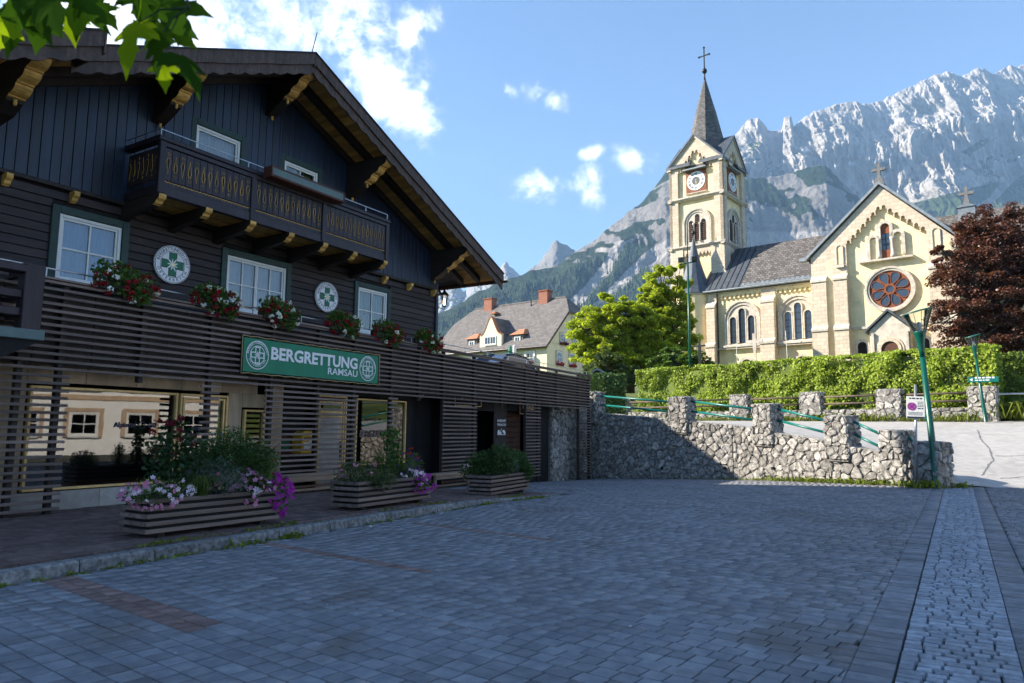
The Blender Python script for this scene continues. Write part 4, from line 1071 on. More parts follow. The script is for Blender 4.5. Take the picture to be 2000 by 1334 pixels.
# horizontal planks
z = 3.52
while z < 6.10:
    h = min(.172, 6.13 - z); cuts = [(x0 - .14, x1 + .14) for (x0, x1, z0, z1, *_) in WINS if z + h > z0 - .05 and z < z1 + .13]
    segs = []; cur = XL
    for a, c in sorted(cuts): segs.append((cur, a)); cur = c
    segs.append((cur, XR))
    for a, c in segs:
        x = a
        while x < c - .01:
            e = min(c, x + random.uniform(3.0, 5.5)); e = c if c - e < .8 else e
            b = MB(); zz0, zz1 = z, z + h - .006
            prism_x(b, [(.0, zz0), (-.012, zz0 + .006), (-.004, zz1 - .02), (.006, zz1), (.04, zz1), (.04, zz0)], x, e - .004); b.obj('plank', 'plank_h', chalet)
            x = e
    z += .172
b = MB(); b.box(XL, XR, .045, .06, 3.5, 4.27); b.box(XL, XR, .045, .06, 5.85, 6.2); 
for a, c in ((XL, -10.97), (-9.42, -7.22), (-5.12, -2.84), (-1.26, XR)): b.box(a, c, .0455, .0605, 4.27, 5.85)
b.obj('wall_lining', 'wall_black', chalet)
# vertical boards of the attic
x = XL; k = 0
while x < XR - .02:
    w = min(random.choice((.185, .2, .215)), XR - x)
    for (x0, x1, *_) in UW:
        for bk_ in (x0 - .12, x1 + .12):
            if x + 1e-4 < bk_ < x + w + .06: w = bk_ - x
    top0, top1 = roof_z(x) - .27, roof_z(x + w) - .27
    gaps = [(z0 - .04, z1 + .12) for (x0, x1, z0, z1, *_) in UW if x + w > x0 - .119 and x < x1 + .119]
    parts = [(6.22, None)] if not gaps else [(6.22, gaps[0][0]), (gaps[0][1], None)]
    for z0, z1 in parts:
        b = MB(); d = random.uniform(-.004, .004)
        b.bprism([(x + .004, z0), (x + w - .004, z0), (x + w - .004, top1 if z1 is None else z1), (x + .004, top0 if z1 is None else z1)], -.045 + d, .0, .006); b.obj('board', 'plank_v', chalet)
    x += w; k += 1
b = MB(); b.prism([(XL, 6.21), (XR, 6.21), (XR, 7.42), (XL, 7.42)], .012, .03); b.prism([(XL, 8.65), (XR, 8.65), (XR, 8.66), (XL, 8.66)], .012, .03)
for a, c in ((XL, -8.2), (-6.72, -5.66), (-4.22, XR)): b.prism([(a, 7.42), (c, 7.42), (c, min(8.66, roof_z(c) - .3)), (a, min(8.66, roof_z(a) - .3))], .0125, .0305)
b.prism([(AP - 3.6, 8.66), (AP + 3.6, 8.66), (AP, AZ - .4)], .0128, .0308); b.obj('attic_lining', 'wall_black', chalet)
b = MB(); b.bbox(XL, XR + .03, -.09, .02, 6.13, 6.215, .012); b.obj('storey_band', 'beam_dark', chalet)
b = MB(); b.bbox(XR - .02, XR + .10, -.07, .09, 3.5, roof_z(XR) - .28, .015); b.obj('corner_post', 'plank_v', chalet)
def carved_tip(parent, prof, x0, x1, name='carved_end', mat='ochre', th=.008):
    """thin facing along the carved outer profile (y,z)"""
    b = MB()
    for (a, c) in zip(prof[:-1], prof[1:]):
        d = Vector((c[0] - a[0], c[1] - a[1])); L = d.length
        if L < 1e-4: continue
        n_ = Vector((d.y, -d.x)) / L; n_ = n_ if n_.x < 0 or (abs(n_.x) < .05 and n_.y < 0) else -n_
        if n_.y > .3: n_ = -n_
        prism_x(b, [(a[0], a[1]), (c[0], c[1]), (c[0] + n_.x * th, c[1] + n_.y * th), (a[0] + n_.x * th, a[1] + n_.y * th)], x0, x1)
    return b.obj(name, mat, parent)
def lobes(y0, z0, n_, dy, dz):
    """descending row of rounded lobes going inwards from (y0,z0)"""
    out = [(y0, z0)]
    for k in range(n_):
        yy, zz = y0 + k * dy, z0 - k * dz
        for q in range(1, 6):
            a = q / 5 * math.pi / 2; out.append((yy + dy * .8 * (1 - math.cos(a)), zz - dz * .82 * math.sin(a)))
        out += [(yy + dy * .84, zz - dz * .97), (yy + dy, zz - dz)]
    return out
# consoles under the eaves
for x, out_, zz in ((AP, 1.5, .26), (-3.15, 1.5, .26), (.72, 1.5, .24), (-9.0, 1.5, .26), (-12.35, 2.35, .26)):
    zt = roof_z(x) - zz; w = .13
    prof = [(-out_, zt - .02)] + lobes(-out_, zt - .14, 3, .27, .17)
    yi, zi = prof[-1]
    poly = [(.0, zt)] + [(-out_, zt)] + prof + [(yi + .02, zi - .05), (yi + .3, zi - .2), (-.1, zi - .32), (0, zi - .32)]
    b = MB(); prism_x(b, poly, x - w, x + w); br = b.obj('console', 'beam_dark', chalet)
    carved_tip(br, prof, x - w - .002, x + w + .002)
    for q in ((x, yi, zi - .02), (x, -.14, zi - .33)): b = MB(); b.lathe([(.02, -.1), (.035, -.06), (.025, -.02), (.04, 0)], q, 8); b.obj('pendant', 'ochre', br, True)
# roof
OUT = 1.62; EL, ER = -14.8, 2.62
b = MB()
prism_pts = [(EL, roof_z(EL)), (AP, AZ), (ER, roof_z(ER)), (ER, roof_z(ER) - .10), (AP, AZ - .11), (EL, roof_z(EL) - .10)]
b.prism(prism_pts, -OUT + .06, 10.0); roof = b.obj('roof', 'roof_shingle', chalet)
def rake(x0, x1, yf, steps, top=.05, h1=.30, h2=.24, sc=.055, per=.42):
    """two overlapping verge boards, the lower one scalloped"""
    for (ya, yb, zt, zb, amp, p_, nm) in ((yf, yf + .045, top, top - h1, .025, .8, 'verge_board'), (yf + .05, yf + .085, top - h1 + .06, top - h1 - h2, sc, per, 'scalloped_board')):
        n_ = max(24, int(abs(x1 - x0) * steps)); up = []; lo = []
        for k in range(n_ + 1):
            x = x0 + (x1 - x0) * k / n_; q = abs(x - x0) * 1.09 / p_; f_ = q - int(q)
            wv = amp * (1 - abs(math.sin(math.pi * f_)) * 1.0) if nm == 'scalloped_board' else amp * (f_ if int(q) % 2 else 1 - f_) * .8
            up.append((x, roof_z(x) + zt)); lo.append((x, roof_z(x) + zb + wv))
        m_ = MB()
        for k in range(n_): m_.prism([up[k], up[k + 1], lo[k + 1], lo[k]], ya, yb)
        m_.obj(nm, 'barge', roof)
    m_ = MB(); m_.prism([(x0, roof_z(x0) + top), (x1, roof_z(x1) + top), (x1, roof_z(x1) + top + .03), (x0, roof_z(x0) + top + .03)], yf - .03, yf + .3); m_.obj('verge_flashing', 'metal_dark', roof)
rake(AP, ER, -OUT, 22); rake(AP, -11.55, -OUT, 22); 
m_ = MB(); m_.box(AP - .02, AP + .02, -OUT - .004, -OUT + .05, AZ - .30, AZ + .04); m_.obj('apex_batten', 'barge', roof)
# lower left part of the roof reaches farther out
b = MB(); b.prism([(-11.5, roof_z(-11.5) + .0), (-18, roof_z(-18)), (-18, roof_z(-18) - .1), (-11.5, roof_z(-11.5) - .1)], -2.42, -1.50); b.obj('roof_extension', 'roof_shingle', roof)
rake(-11.5, -18, -2.5, 20)
m_ = MB(); m_.prism([(-11.49, roof_z(-11.5) + .08), (-11.46, roof_z(-11.5) + .08), (-11.46, roof_z(-11.5) - .35), (-11.49, roof_z(-11.5) - .35)], -2.5, -1.5); m_.obj('verge_return', 'barge', roof)
# soffit boards and rafters
def slope_box(mb, x0, x1, y0, y1, d0, d1):
    mb.prism([(x0, roof_z(x0) - d0), (x1, roof_z(x1) - d0), (x1, roof_z(x1) - d1), (x0, roof_z(x0) - d1)], y0, y1)
th = math.atan(SL); pitch = .125
bm_ = MB(); bm_.bbox(-pitch / 2 + .003, pitch / 2 - .003, 0, 1.52, 0, .018, .004); plank_me = bm_.mesh('soffit_board'); plank_me.materials.append(MAT['ochre_soffit'])
for sg_ in (1, -1):
    L = (ER - AP) / math.cos(th); n_ = int(L / pitch)
    for k in range(n_):
        xx = AP + sg_ * (k + .5) * pitch * math.cos(th)
        if sg_ < 0 and xx < -13.2: break
        link('soffit_board', plank_me, roof, (xx, -1.52, roof_z(xx) - .145), (0, th * sg_, 0))
b = MB()
for (ya, yb) in ((-.86, -.70), (-.16, -.0)):
    slope_box(b, AP + .1, ER - .3, ya, yb, .15, .34); slope_box(b, AP - .1, -13.2, ya, yb, .15, .34)
b.obj('rafter', 'beam_dark', roof)
b = MB(); slope_box(b, -11.55, -18, -2.4, -1.55, .12, .145); b.obj('soffit_panel', 'ochre_soffit', roof)
# eave on the right: scalloped edge and gutter
b = MB(); n_ = 60
for k in range(n_):
    y0 = -OUT + k * .19; pts = [(y0, roof_z(ER) - .02), (y0 + .19, roof_z(ER) - .02), (y0 + .19, roof_z(ER) - .2), (y0 + .095, roof_z(ER) - .27), (y0, roof_z(ER) - .2)]
    prism_x(b, pts, ER - .02, ER + .005)
b.obj('eave_board', 'barge', roof)
b = MB(); gz_ = roof_z(ER) - .16; pr = [(.075 * math.cos(a), .075 * math.sin(a)) for a in [math.pi + k * math.pi / 8 for k in range(9)]]
b.add([(ER + .10 + px_, y_, gz_ + pz_) for y_ in (-OUT - .12, 9.5) for px_, pz_ in pr], [(k, k + 1, k + 10, k + 9) for k in range(8)]); b.obj('gutter', 'metal_dark', roof)
b = MB(); b.tube([(ER + .05, 1.2, gz_ - .06), (ER - .6, .6, gz_ - .35), (XR + .12, .25, gz_ - .75), (XR + .1, .2, 3.5)], .045, 8); b.obj('downpipe', 'metal_dark', roof)
b = MB(); b.tube([(AP + .1, -OUT + .3, AZ), (AP + .2, -OUT + .2, AZ + .75)], .012, 6); b.obj('lightning_rod', 'metal_dark', roof)
# corbels of the storey band
for x in (-12.9, -11.77, -10.60, -1.64, -.47, .74):
    prof = [(-.20, 6.12)] + lobes(-.20, 6.08, 2, .075, .085)
    b = MB(); prism_x(b, [(0, 6.125), (-.20, 6.125)] + prof + [(0, prof[-1][1])], x - .055, x + .055); b.obj('corbel', 'ochre', chalet)
# ---- balcony
BX0, BX1, BY = -9.62, -2.82, -1.22
bal = link('balcony', None, chalet)
b = MB(); b.bbox(BX0, BX1, BY - .02, BY + .10, 6.20, 6.40, .01); b.bbox(BX0, BX0 + .1, BY + .1, 0, 6.21, 6.39, .01); b.bbox(BX1 - .1, BX1, BY + .1, 0, 6.21, 6.39, .01); b.obj('edge_beam', 'balcony_wood', bal)
for k in range(9):
    y0 = BY + .11 + k * .124; b = MB(); b.box(BX0 + .1, BX1 - .1, y0, y0 + .112, 6.24, 6.27); b.obj('floor_board', 'ochre', bal)
b = MB(); b.bbox(BX0 - .05, BX1 + .05, BY - .07, BY + .12, 7.30, 7.40, .015); b.box(BX0 - .05, BX0 + .12, BY + .12, 0, 7.30, 7.40); b.box(BX1 - .12, BX1 + .05, BY + .12, 0, 7.30, 7.40); b.obj('hand_rail', 'balcony_wood', bal)
b = MB(); b.bbox(BX0, BX1, BY - .045, BY + .02, 7.20, 7.295, .01); b.obj('upper_moulding', 'balcony_wood', bal)
POSTS = [BX0 + .05, -7.36, -5.22, BX1 - .05]
for x in POSTS:
    b = MB(); b.bbox(x - .065, x + .065, BY - .055, BY + .06, 6.22, 7.30, .012); b.obj('post', 'balcony_wood', bal)
def baluster(flip, w=.158):
    m_ = MB(); z0, z1 = 6.52, 7.19; m_.bbox(-w / 2 + .003, w / 2 - .003, 0, .025, z0, z1, .004)
    def shape(pts, k):
        cx = sum(q[0] for q in pts) / len(pts); cz = sum(q[1] for q in pts) / len(pts); return [(cx + (x - cx) * k, cz + (z - cz) * (1 - (1 - k) * .5)) for x, z in pts]
    zc = (z0 + z1) / 2
    sp_ = [(0, -.20), (.042, .08), (.018, .17), (0, .14), (-.018, .17), (-.042, .08)]; di = [(0, .20), (.030, .235), (0, .275), (-.030, .235)]
    s_ = -1 if flip else 1
    for pts in (sp_, di):
        q = [(x, zc - .02 * s_ + z * s_) for x, z in pts]
        m_.cur = 1; m_.prism(q, -.006, .001); m_.cur = 2; m_.prism(shape(q, .70), -.009, .0)
    me = m_.mesh('baluster'); [me.materials.append(MAT[q]) for q in ('balcony_wood', 'ochre', 'wall_black')]; me.polygons.foreach_set('material_index', m_.m); return me
BM = [baluster(False), baluster(True)]
for a, c in zip(POSTS[:-1], POSTS[1:]):
    L = c - a - .13; n_ = round(L / .163)
    for k in range(n_): link('baluster', BM[k % 2], bal, (a + .065 + (k + .5) * L / n_, BY - .012, 0))
    # scalloped trim
    b = MB(); m2 = MB(); q = 26
    for k in range(q):
        xa = a + .07 + L * k / q; xb = a + .07 + L * (k + 1) / q; 
        arc = [(xa + (xb - xa) * t_, 6.47 + .022 * math.sin(math.pi * t_)) for t_ in (0, .25, .5, .75, 1)]
        b.prism([(xa, 6.40)] + [(xb, 6.40)] + arc[::-1], BY + .0, BY + .02)
        for u_, v_ in zip(arc[:-1], arc[1:]): m2.prism([u_, v_, (v_[0], v_[1] + .014), (u_[0], u_[1] + .014)], BY - .006, BY + .02)
    b.obj('scalloped_trim', 'balcony_wood', bal); m2.obj('trim_edge', 'ochre', bal)
for side in (BX0 + .02, BX1 - .02):
    for k in range(7): link('baluster', BM[k % 2], bal, (side, -.1 - (k + .5) * .155, 0), (0, 0, -math.pi / 2 if side < -5 else math.pi / 2))
for x in (-9.55, -8.50, -7.38, -6.28, -5.20, -4.16, -2.98):
    prof = [(BY - .10, 6.19)] + lobes(BY - .10, 6.14, 2, .10, .075)
    b = MB(); prism_x(b, [(0, 6.195), (BY - .10, 6.195)] + prof + [(-.5, prof[-1][1] - .06), (0, prof[-1][1] - .16)], x - .075, x + .075); br = b.obj('bracket', 'beam_dark', bal)
    carved_tip(br, prof, x - .077, x + .077)
b = MB(); b.tube([(BX0 + .02, -.05, 7.56), (BX0 + .02, BY + .05, 7.56), (BX1 - .02, BY + .02, 7.56)], .013, 6)
for x in (BX0 + .02, -8.6, -7.5, -4.6, -3.7, BX1 - .02): b.tube([(x, BY + .02, 7.38), (x, BY + .02, 7.56)], .012, 6)
b.obj('steel_rail', 'metal_rail', bal)
fb = thing('flower_trough', 'long empty brown trough with grey-green front hung on the balcony rail', 'flower box', chalet.matrix_basis @ Vector((0, 0, 0)), KROT)
fb.location = KP
b = MB(); b.bbox(-7.16, -4.86, BY - .36, BY - .08, 7.27, 7.30, .01); b.box(-7.16, -4.86, BY - .36, BY - .33, 7.30, 7.325); b.box(-7.16, -4.86, BY - .36, BY - .33, 7.50, 7.53); b.box(-7.16, -7.12, BY - .36, BY - .08, 7.30, 7.52); b.box(-4.90, -4.86, BY - .36, BY - .08, 7.30, 7.52); b.box(-7.12, -4.90, BY - .11, BY - .08, 7.30, 7.51); b.obj('frame', 'box_brown', fb)
b = MB(); b.box(-7.12, -4.90, BY - .345, BY - .32, 7.325, 7.50); b.obj('front_panel', 'box_green_grey', fb)
b = MB(); b.box(-7.12, -4.90, BY - .32, BY - .11, 7.30, 7.46); b.obj('soil', 'soil', fb)
# ---- corner balcony at the near left
nb = link('side_balcony', None, chalet)
b = MB(); b.bbox(-12.30, -12.02, -2.34, -2.10, 3.06, 4.12, .012); b.obj('post', 'balcony_wood', nb)
b = MB(); b.bbox(-16, -11.96, -2.36, -2.05, 2.92, 3.08, .012); b.obj('edge_beam', 'box_green_grey', nb)
for z in (3.28, 3.56): b = MB(); b.bbox(-16, -12.3, -2.28, -2.14, z, z + .13, .012); b.obj('rail', 'balcony_wood', nb)
b = MB(); b.bbox(-16, -12.28, -2.34, -2.08, 3.96, 4.08, .012); b.obj('hand_rail', 'balcony_wood', nb)
for z in (3.28, 3.56, 3.96): b = MB(); b.box(-12.22, -12.10, -2.1, -.6, z, z + .12); b.obj('rail', 'balcony_wood', nb)
b = MB(); b.prism([(-16, 2.62), (-12.5, 2.62), (-11.98, 2.92), (-16, 2.92)], -2.3, -.62); b.obj('underside', 'wall_black', nb)
b = MB(); b.box(-16, -12.0, -2.05, -.62, 2.925, 3.06); b.obj('floor', 'beam_dark', nb)

# ------------------------------------------------------------------ round emblems
def flower(mb, cx, cz, r, y, n_=9):
    for k in range(n_):
        a = 2 * math.pi * k / n_ + .3; rr_ = r * (1 if k % 2 else .78); w = r * .10
        ca, sa = math.cos(a), math.sin(a)
        pts = [(0, 0), (rr_ * .45, w), (rr_ * .8, w * .7), (rr_, 0), (rr_ * .8, -w * .7), (rr_ * .45, -w)]
        mb.add([(cx + u * ca - v * sa, y, cz + u * sa + v * ca) for u, v in pts], [(0, 1, 2, 3, 4, 5)])
def cross_pts(cx, cz, L, w): return [(cx - w, cz - L), (cx + w, cz - L), (cx + w, cz - w), (cx + L, cz - w), (cx + L, cz + w), (cx + w, cz + w), (cx + w, cz + L), (cx - w, cz + L), (cx - w, cz + w), (cx - L, cz + w), (cx - L, cz - w), (cx - w, cz - w)]
def emblem(cx, cz, r, label):
    t_ = thing('emblem_plaque', label, 'emblem', KP, KROT, 'round emblems on the chalet front')
    b = MB(); b.prism([(cx + r * math.cos(2 * math.pi * k / 48), cz + r * math.sin(2 * math.pi * k / 48)) for k in range(48)], -.075, -.03); b.obj('disc', 'sign_white', t_)
    b = MB(); disc(b, cx, cz, r * .975, -.0765, 48, r * .945); disc(b, cx, cz, r * .70, -.0765, 48, r * .675); b.obj('rings', 'emblem_navy', t_)
    b = MB(); ring_text(b, 'BERGRETTUNGSDIENST', r * .83, cx, cz, -.0768, r * .21, R(168), R(2), False, r * .004); ring_text(b, 'ÖSTERREICH', r * .80, cx, cz, -.0768, r * .21, R(203), R(337), True, r * .004); b.obj('lettering', 'emblem_navy', t_)
    b = MB(); b.prism(cross_pts(cx, cz, r * .63, r * .225), -.0772, -.074); b.obj('cross_border', 'emblem_navy', t_)
    b = MB(); b.prism(cross_pts(cx, cz, r * .59, r * .185), -.0785, -.076); b.obj('cross', 'emblem_green', t_)
    b = MB(); flower(b, cx, cz, r * .40, -.0795); b.obj('edelweiss', 'sign_white', t_)
    b = MB()
    for a in range(5): disc(b, cx + r * .06 * math.cos(a * 1.257), cz + r * .06 * math.sin(a * 1.257), r * .04, -.0802, 8)
    b.obj('flower_centre', 'gold', t_)
emblem(-8.45, 5.12, .42, 'round white rescue emblem with green cross between the first two windows from the left')
emblem(-3.90, 5.14, .41, 'round white rescue emblem with green cross beside the greenish-blind window')
# wall lantern at the corner
ln = thing('wall_lantern', 'lit iron wall lantern on the chalet corner', 'lantern', KP, KROT)
lx, ly, lz = 1.42, -.02, 5.62
b = MB(); b.tube([(XR + .08, ly, lz + .05), (XR + .25, ly, lz - .02), (lx, ly, lz - .03), (lx, ly, lz + .06)], .014, 6); b.box(XR + .07, XR + .095, ly - .05, ly + .05, lz - .1, lz + .15); b.obj('arm', 'metal_dark', ln)
b = MB(); b.lathe([(.05, lz + .05), (.07, lz + .09), (.055, lz + .1)], (lx, ly, 0), 6); b.lathe([(.16, lz + .44), (.13, lz + .5), (.05, lz + .58), (.03, lz + .64), (.0, lz + .72)], (lx, ly, 0), 6)
for k in range(6): a = k * math.pi / 3; b.tube([(lx + .065 * math.cos(a), ly + .065 * math.sin(a), lz + .09), (lx + .135 * math.cos(a), ly + .135 * math.sin(a), lz + .45)], .008, 4)
b.obj('cage', 'metal_dark', ln)
b = MB(); b.lathe([(.055, lz + .1), (.12, lz + .43)], (lx, ly, 0), 6); b.obj('glass', 'lamp_glass', ln)
b = MB(); b.lathe([(.015, lz + .12), (.035, lz + .2), (.03, lz + .3), (.01, lz + .34)], (lx, ly, 0), 8); b.obj('bulb', 'lantern_glow', ln, True)
# ------------------------------------------------------------------ ground floor: shop front, garages, deck
shop = thing('shop_front', 'ground floor of the rescue station with gilt-framed shop windows and garages', 'shop front', SP, SROT)
YW = .6
def panel(x0, x1, z0, z1, mat='wall_panel', y=YW, name='wall_panel', wmax=1.1):
    n_ = max(1, round((x1 - x0) / wmax))
    for k in range(n_):
        a = x0 + (x1 - x0) * k / n_; c = x0 + (x1 - x0) * (k + 1) / n_
        b = MB(); b.bbox(a + .004, c - .004, y, y + .05, z0, z1, .005); b.obj(name, mat, shop)
panel(-6, .22, .45, 3.05); panel(.22, 5.25, 2.36, 3.05); panel(4.44, 4.82, .45, 2.36); panel(4.82, 5.5, 2.05, 2.36); panel(4.82, 5.5, .45, .90); panel(5.5, 6.05, .30, 2.98)
panel(-6, 3.16, .02, .45, 'plinth', YW - .03, 'plinth', 1.6); panel(4.44, 6.05, .0, .45, 'plinth', YW - .03, 'plinth', 1.6)
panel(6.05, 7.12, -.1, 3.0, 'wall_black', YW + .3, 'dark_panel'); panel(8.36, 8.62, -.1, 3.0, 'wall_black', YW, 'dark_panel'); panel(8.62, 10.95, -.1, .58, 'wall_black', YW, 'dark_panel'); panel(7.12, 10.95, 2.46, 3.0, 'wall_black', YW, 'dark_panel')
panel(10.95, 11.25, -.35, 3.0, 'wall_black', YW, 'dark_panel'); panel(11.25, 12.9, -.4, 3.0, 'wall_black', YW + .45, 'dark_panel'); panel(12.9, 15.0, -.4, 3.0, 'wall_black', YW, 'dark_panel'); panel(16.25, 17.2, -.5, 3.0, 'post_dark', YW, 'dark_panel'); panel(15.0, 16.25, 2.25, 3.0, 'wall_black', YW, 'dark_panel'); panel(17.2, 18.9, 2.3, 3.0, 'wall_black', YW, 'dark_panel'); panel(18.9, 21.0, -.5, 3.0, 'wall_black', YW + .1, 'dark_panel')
for k in range(14):      # roller door of the second garage
    b = MB(); b.bbox(17.22, 18.88, YW + .3, YW + .34, -.5 + k * .2, -.305 + k * .2, .02); b.obj('door_slat', 'louver', shop)
b = MB(); b.box(15.0, 16.25, YW + .7, YW + .75, -.6, 2.3); b.obj('garage_door', 'dark_room', shop)
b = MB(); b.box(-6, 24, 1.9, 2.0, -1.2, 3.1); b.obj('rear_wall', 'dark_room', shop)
b = MB(); b.box(-6, 10.9, YW + .1, 1.9, -.2, .05); b.obj('shop_floor', 'beam_dark', shop)
def shop_window(x0, x1, z0, z1, nm='shop_window', lb=None, strips=2, gw=.045):
    b = MB(); y = YW - .02
    for k in range(strips):
        o_ = k * (gw + .03); b.bbox(x0 + o_, x0 + o_ + gw, y - .03 + k * .012, y + .05, z0 + o_, z1 - o_, .005); b.bbox(x1 - o_ - gw, x1 - o_, y - .03 + k * .012, y + .05, z0 + o_, z1 - o_, .005)
        b.bbox(x0 + o_ + gw, x1 - o_ - gw, y - .028 + k * .012, y + .05, z1 - o_ - gw, z1 - o_ - .001, .005); b.bbox(x0 + o_ + gw, x1 - o_ - gw, y - .028 + k * .012, y + .05, z0 + o_ + .001, z0 + o_ + gw, .005)
    w = b.obj(nm, 'frame_gold', shop); tag(w, lb)
    b = MB(); b.box(x0 + .01, x1 - .01, y + .045, y + .085, z0 + .01, z0 + .12); b.box(x0 + .01, x1 - .01, y + .045, y + .085, z1 - .12, z1 - .01); b.box(x0 + .01, x0 + .12, y + .046, y + .086, z0 + .12, z1 - .12); b.box(x1 - .12, x1 - .01, y + .046, y + .086, z0 + .12, z1 - .12); b.obj('inner_frame', 'box_brown', w)
    b = MB(); b.add([(x0 + .05, y + .03, z0 + .05), (x1 - .05, y + .03, z0 + .05), (x1 - .05, y + .03, z1 - .05), (x0 + .05, y + .03, z1 - .05)], [(0, 1, 2, 3)]); b.obj('pane', 'shop_glass', w)
    return w
w1 = shop_window(.26, 3.14, .47, 2.29, lb='large shop window reflecting the white house opposite', strips=1)
b = MB(); put_text(b, 'Alpinruf', .135, 2.05, 1.58, YW - .006, .003); put_text(b, '140', .135, 2.62, 1.58, YW - .006, .003); disc(b, 2.40, 1.625, .075, YW - .006, 24, .062); b.obj('lettering', 'emblem_navy', w1)
d1 = shop_window(3.20, 4.40, .10, 2.29, 'door', 'glass shop door with double gilt frame')
b = MB(); put_text(b, 'FEUER', .11, 3.72, 1.52, YW - .006, .003); b.obj('lettering', 'emblem_navy', d1)
b = MB(); b.add([(3.42, YW - .007, 1.28), (3.66, YW - .007, 1.28), (3.66, YW - .007, 1.46), (3.42, YW - .007, 1.46)], [(0, 1, 2, 3)]); b.obj('notice', 'slat_wood', d1)
b = MB(); b.tube([(4.26, YW - .07, 1.0), (4.26, YW - .07, 1.5)], .014, 8); b.tube([(4.26, YW - .07, 1.05), (4.26, YW, 1.05)], .01, 6); b.tube([(4.26, YW - .07, 1.45), (4.26, YW, 1.45)], .01, 6); b.obj('handle', 'metal_rail', d1)
shop_window(4.87, 5.46, .94, 2.0, lb='narrow gilt-framed display window', strips=1)
w2 = shop_window(8.66, 10.9, .58, 2.42, lb='second shop window lettered with the station name', strips=1)
b = MB(); put_text(b, 'BERGRETTUNG', .26, 9.72, 1.36, YW - .006, .008, sx=.95); b.obj('lettering', 'slat_wood', w2)
b = MB(); put_text(b, 'Alpinruf', .10, 9.25, 1.82, YW - .006, .003); put_text(b, '140', .10, 9.72, 1.82, YW - .006, .003); disc(b, 9.53, 1.85, .055, YW - .006, 20, .045); b.obj('small_lettering', 'emblem_navy', w2)
# textured glass door with fanlight
b = MB()
for o_ in (0, .075, .15):
    b.bbox(8.30 - o_ - .045, 8.30 - o_, YW - .03 + o_ * .2, YW + .05, -.1, 2.45 - o_, .005); b.bbox(7.14 + o_, 7.14 + o_ + .045, YW - .03 + o_ * .2, YW + .05, -.1, 2.45 - o_, .005); b.bbox(7.14 + o_, 8.30 - o_, YW - .028 + o_ * .2, YW + .05, 2.40 - o_, 2.445 - o_, .005)
b.bbox(7.3, 8.14, YW - .02, YW + .04, 1.98, 2.05, .005); b.bbox(7.3, 8.14, YW - .02, YW + .04, 1.88, 1.92, .005)
dr = b.obj('door', 'frame_gold', shop); tag(dr, label='door with ribbed glass and gilt mouldings behind the slats')
b = MB(); b.box(7.14, 8.3, YW + .04, YW + .06, -.1, 2.44); b.obj('lining', 'box_brown', dr)
b = MB(); b.box(7.3, 8.14, YW + .015, YW + .03, -.05, 1.88); b.obj('ribbed_pane', 'plinth', dr)
b = MB(); b.box(7.3, 8.14, YW + .015, YW + .03, 2.05, 2.26); b.obj('fanlight', 'shop_glass', dr)
b = MB(); b.tube([(8.06, YW - .05, .75), (8.06, YW - .05, 1.25)], .02, 8); b.tube([(8.06, YW - .05, .8), (8.06, YW + .02, .8)], .012, 6); b.tube([(8.06, YW - .05, 1.2), (8.06, YW + .02, 1.2)], .012, 6); b.obj('handle', 'metal_dark', dr)
# rough stone return at the far end
b = MB(); b.box(21.0, 25.3, YW + .02, 3, -1, 3.1); core = b.obj('stone_end', 'mortar', shop)
stone_face(core, SP.copy(), SP + SD * 21.0 - SN * YW, SD, SN, [(0, -.65), (4.3, -.68), (4.3, 2.9), (0, 2.6)], .42, .34, .09)
for q in STONES: q['V'] = [Matrix.Rotation(-SROT, 3, 'Z') @ v for v in q['V']]; q['c'] = Matrix.Rotation(-SROT, 3, 'Z') @ q['c']
flush_stones(core)
# deck over it
b = MB(); b.box(-6, 24.05, .16, 12, 3.1, 3.5); b.obj('deck_slab', 'plinth', shop)
b = MB(); b.box(20, 26.3, 1.2, 16, 3.0, 3.58); b.box(6, 21, 8, 16, 3.0, 3.58); pd = b.obj('parking_deck', 'asphalt', None, kind='structure', label='parking deck on top of the garages'); pd.location = SP; pd.rotation_euler = (0, 0, SROT)
for k in range(60):
    x = -6 + k * .5; b = MB(); b.box(x + .006, x + .494, .12, .15, 2.62, 3.96); b.obj('parapet_board', 'post_dark', shop)
# ------------------------------------------------------------------ slat screen
screen = thing('slat_screen', 'long screen of weathered horizontal timber slats across the ground floor', 'slat screen', SP, SROT)
PIT = .123; rows_z = [4.005 - k * PIT for k in range(37)]
cache = {}
def slat(x0, x1, z, end_up=0):
    key = round(x1 - x0, 3)
    if key not in cache:
        m_ = MB(); m_.bbox(0, x1 - x0, -.05, 0, 0, .05, .004); me = m_.mesh('slat'); me.materials.append(MAT['slat_wood']); cache[key] = me
    link('slat', cache[key], screen, (x0, random.uniform(-.004, .004), z + random.uniform(-.003, .003)), (random.uniform(-.02, .02), 0, random.uniform(-.0006, .0006)))
FULL = [(-6, -.6), (-.596, 4.4), (4.404, 9.4), (9.404, 14.0), (14.004, 18.78), (18.784, 23.95)]
LOW = [(-6, .57), (3.22, 3.66), (4.90, 8.02), (9.30, 9.70), (12.0, 14.0), (17.57, 18.78), (22.58, 23.95)]
for k, z in enumerate(rows_z):
    if k <= 12:
        sh = (k % 2) * 1.6
        for a, c in FULL: slat(a, c, z)
    else:
        for a, c in LOW:
            if z > float(gz_so(a, 0)) + (.13 if a < 10 else .08): slat(a, c, z)
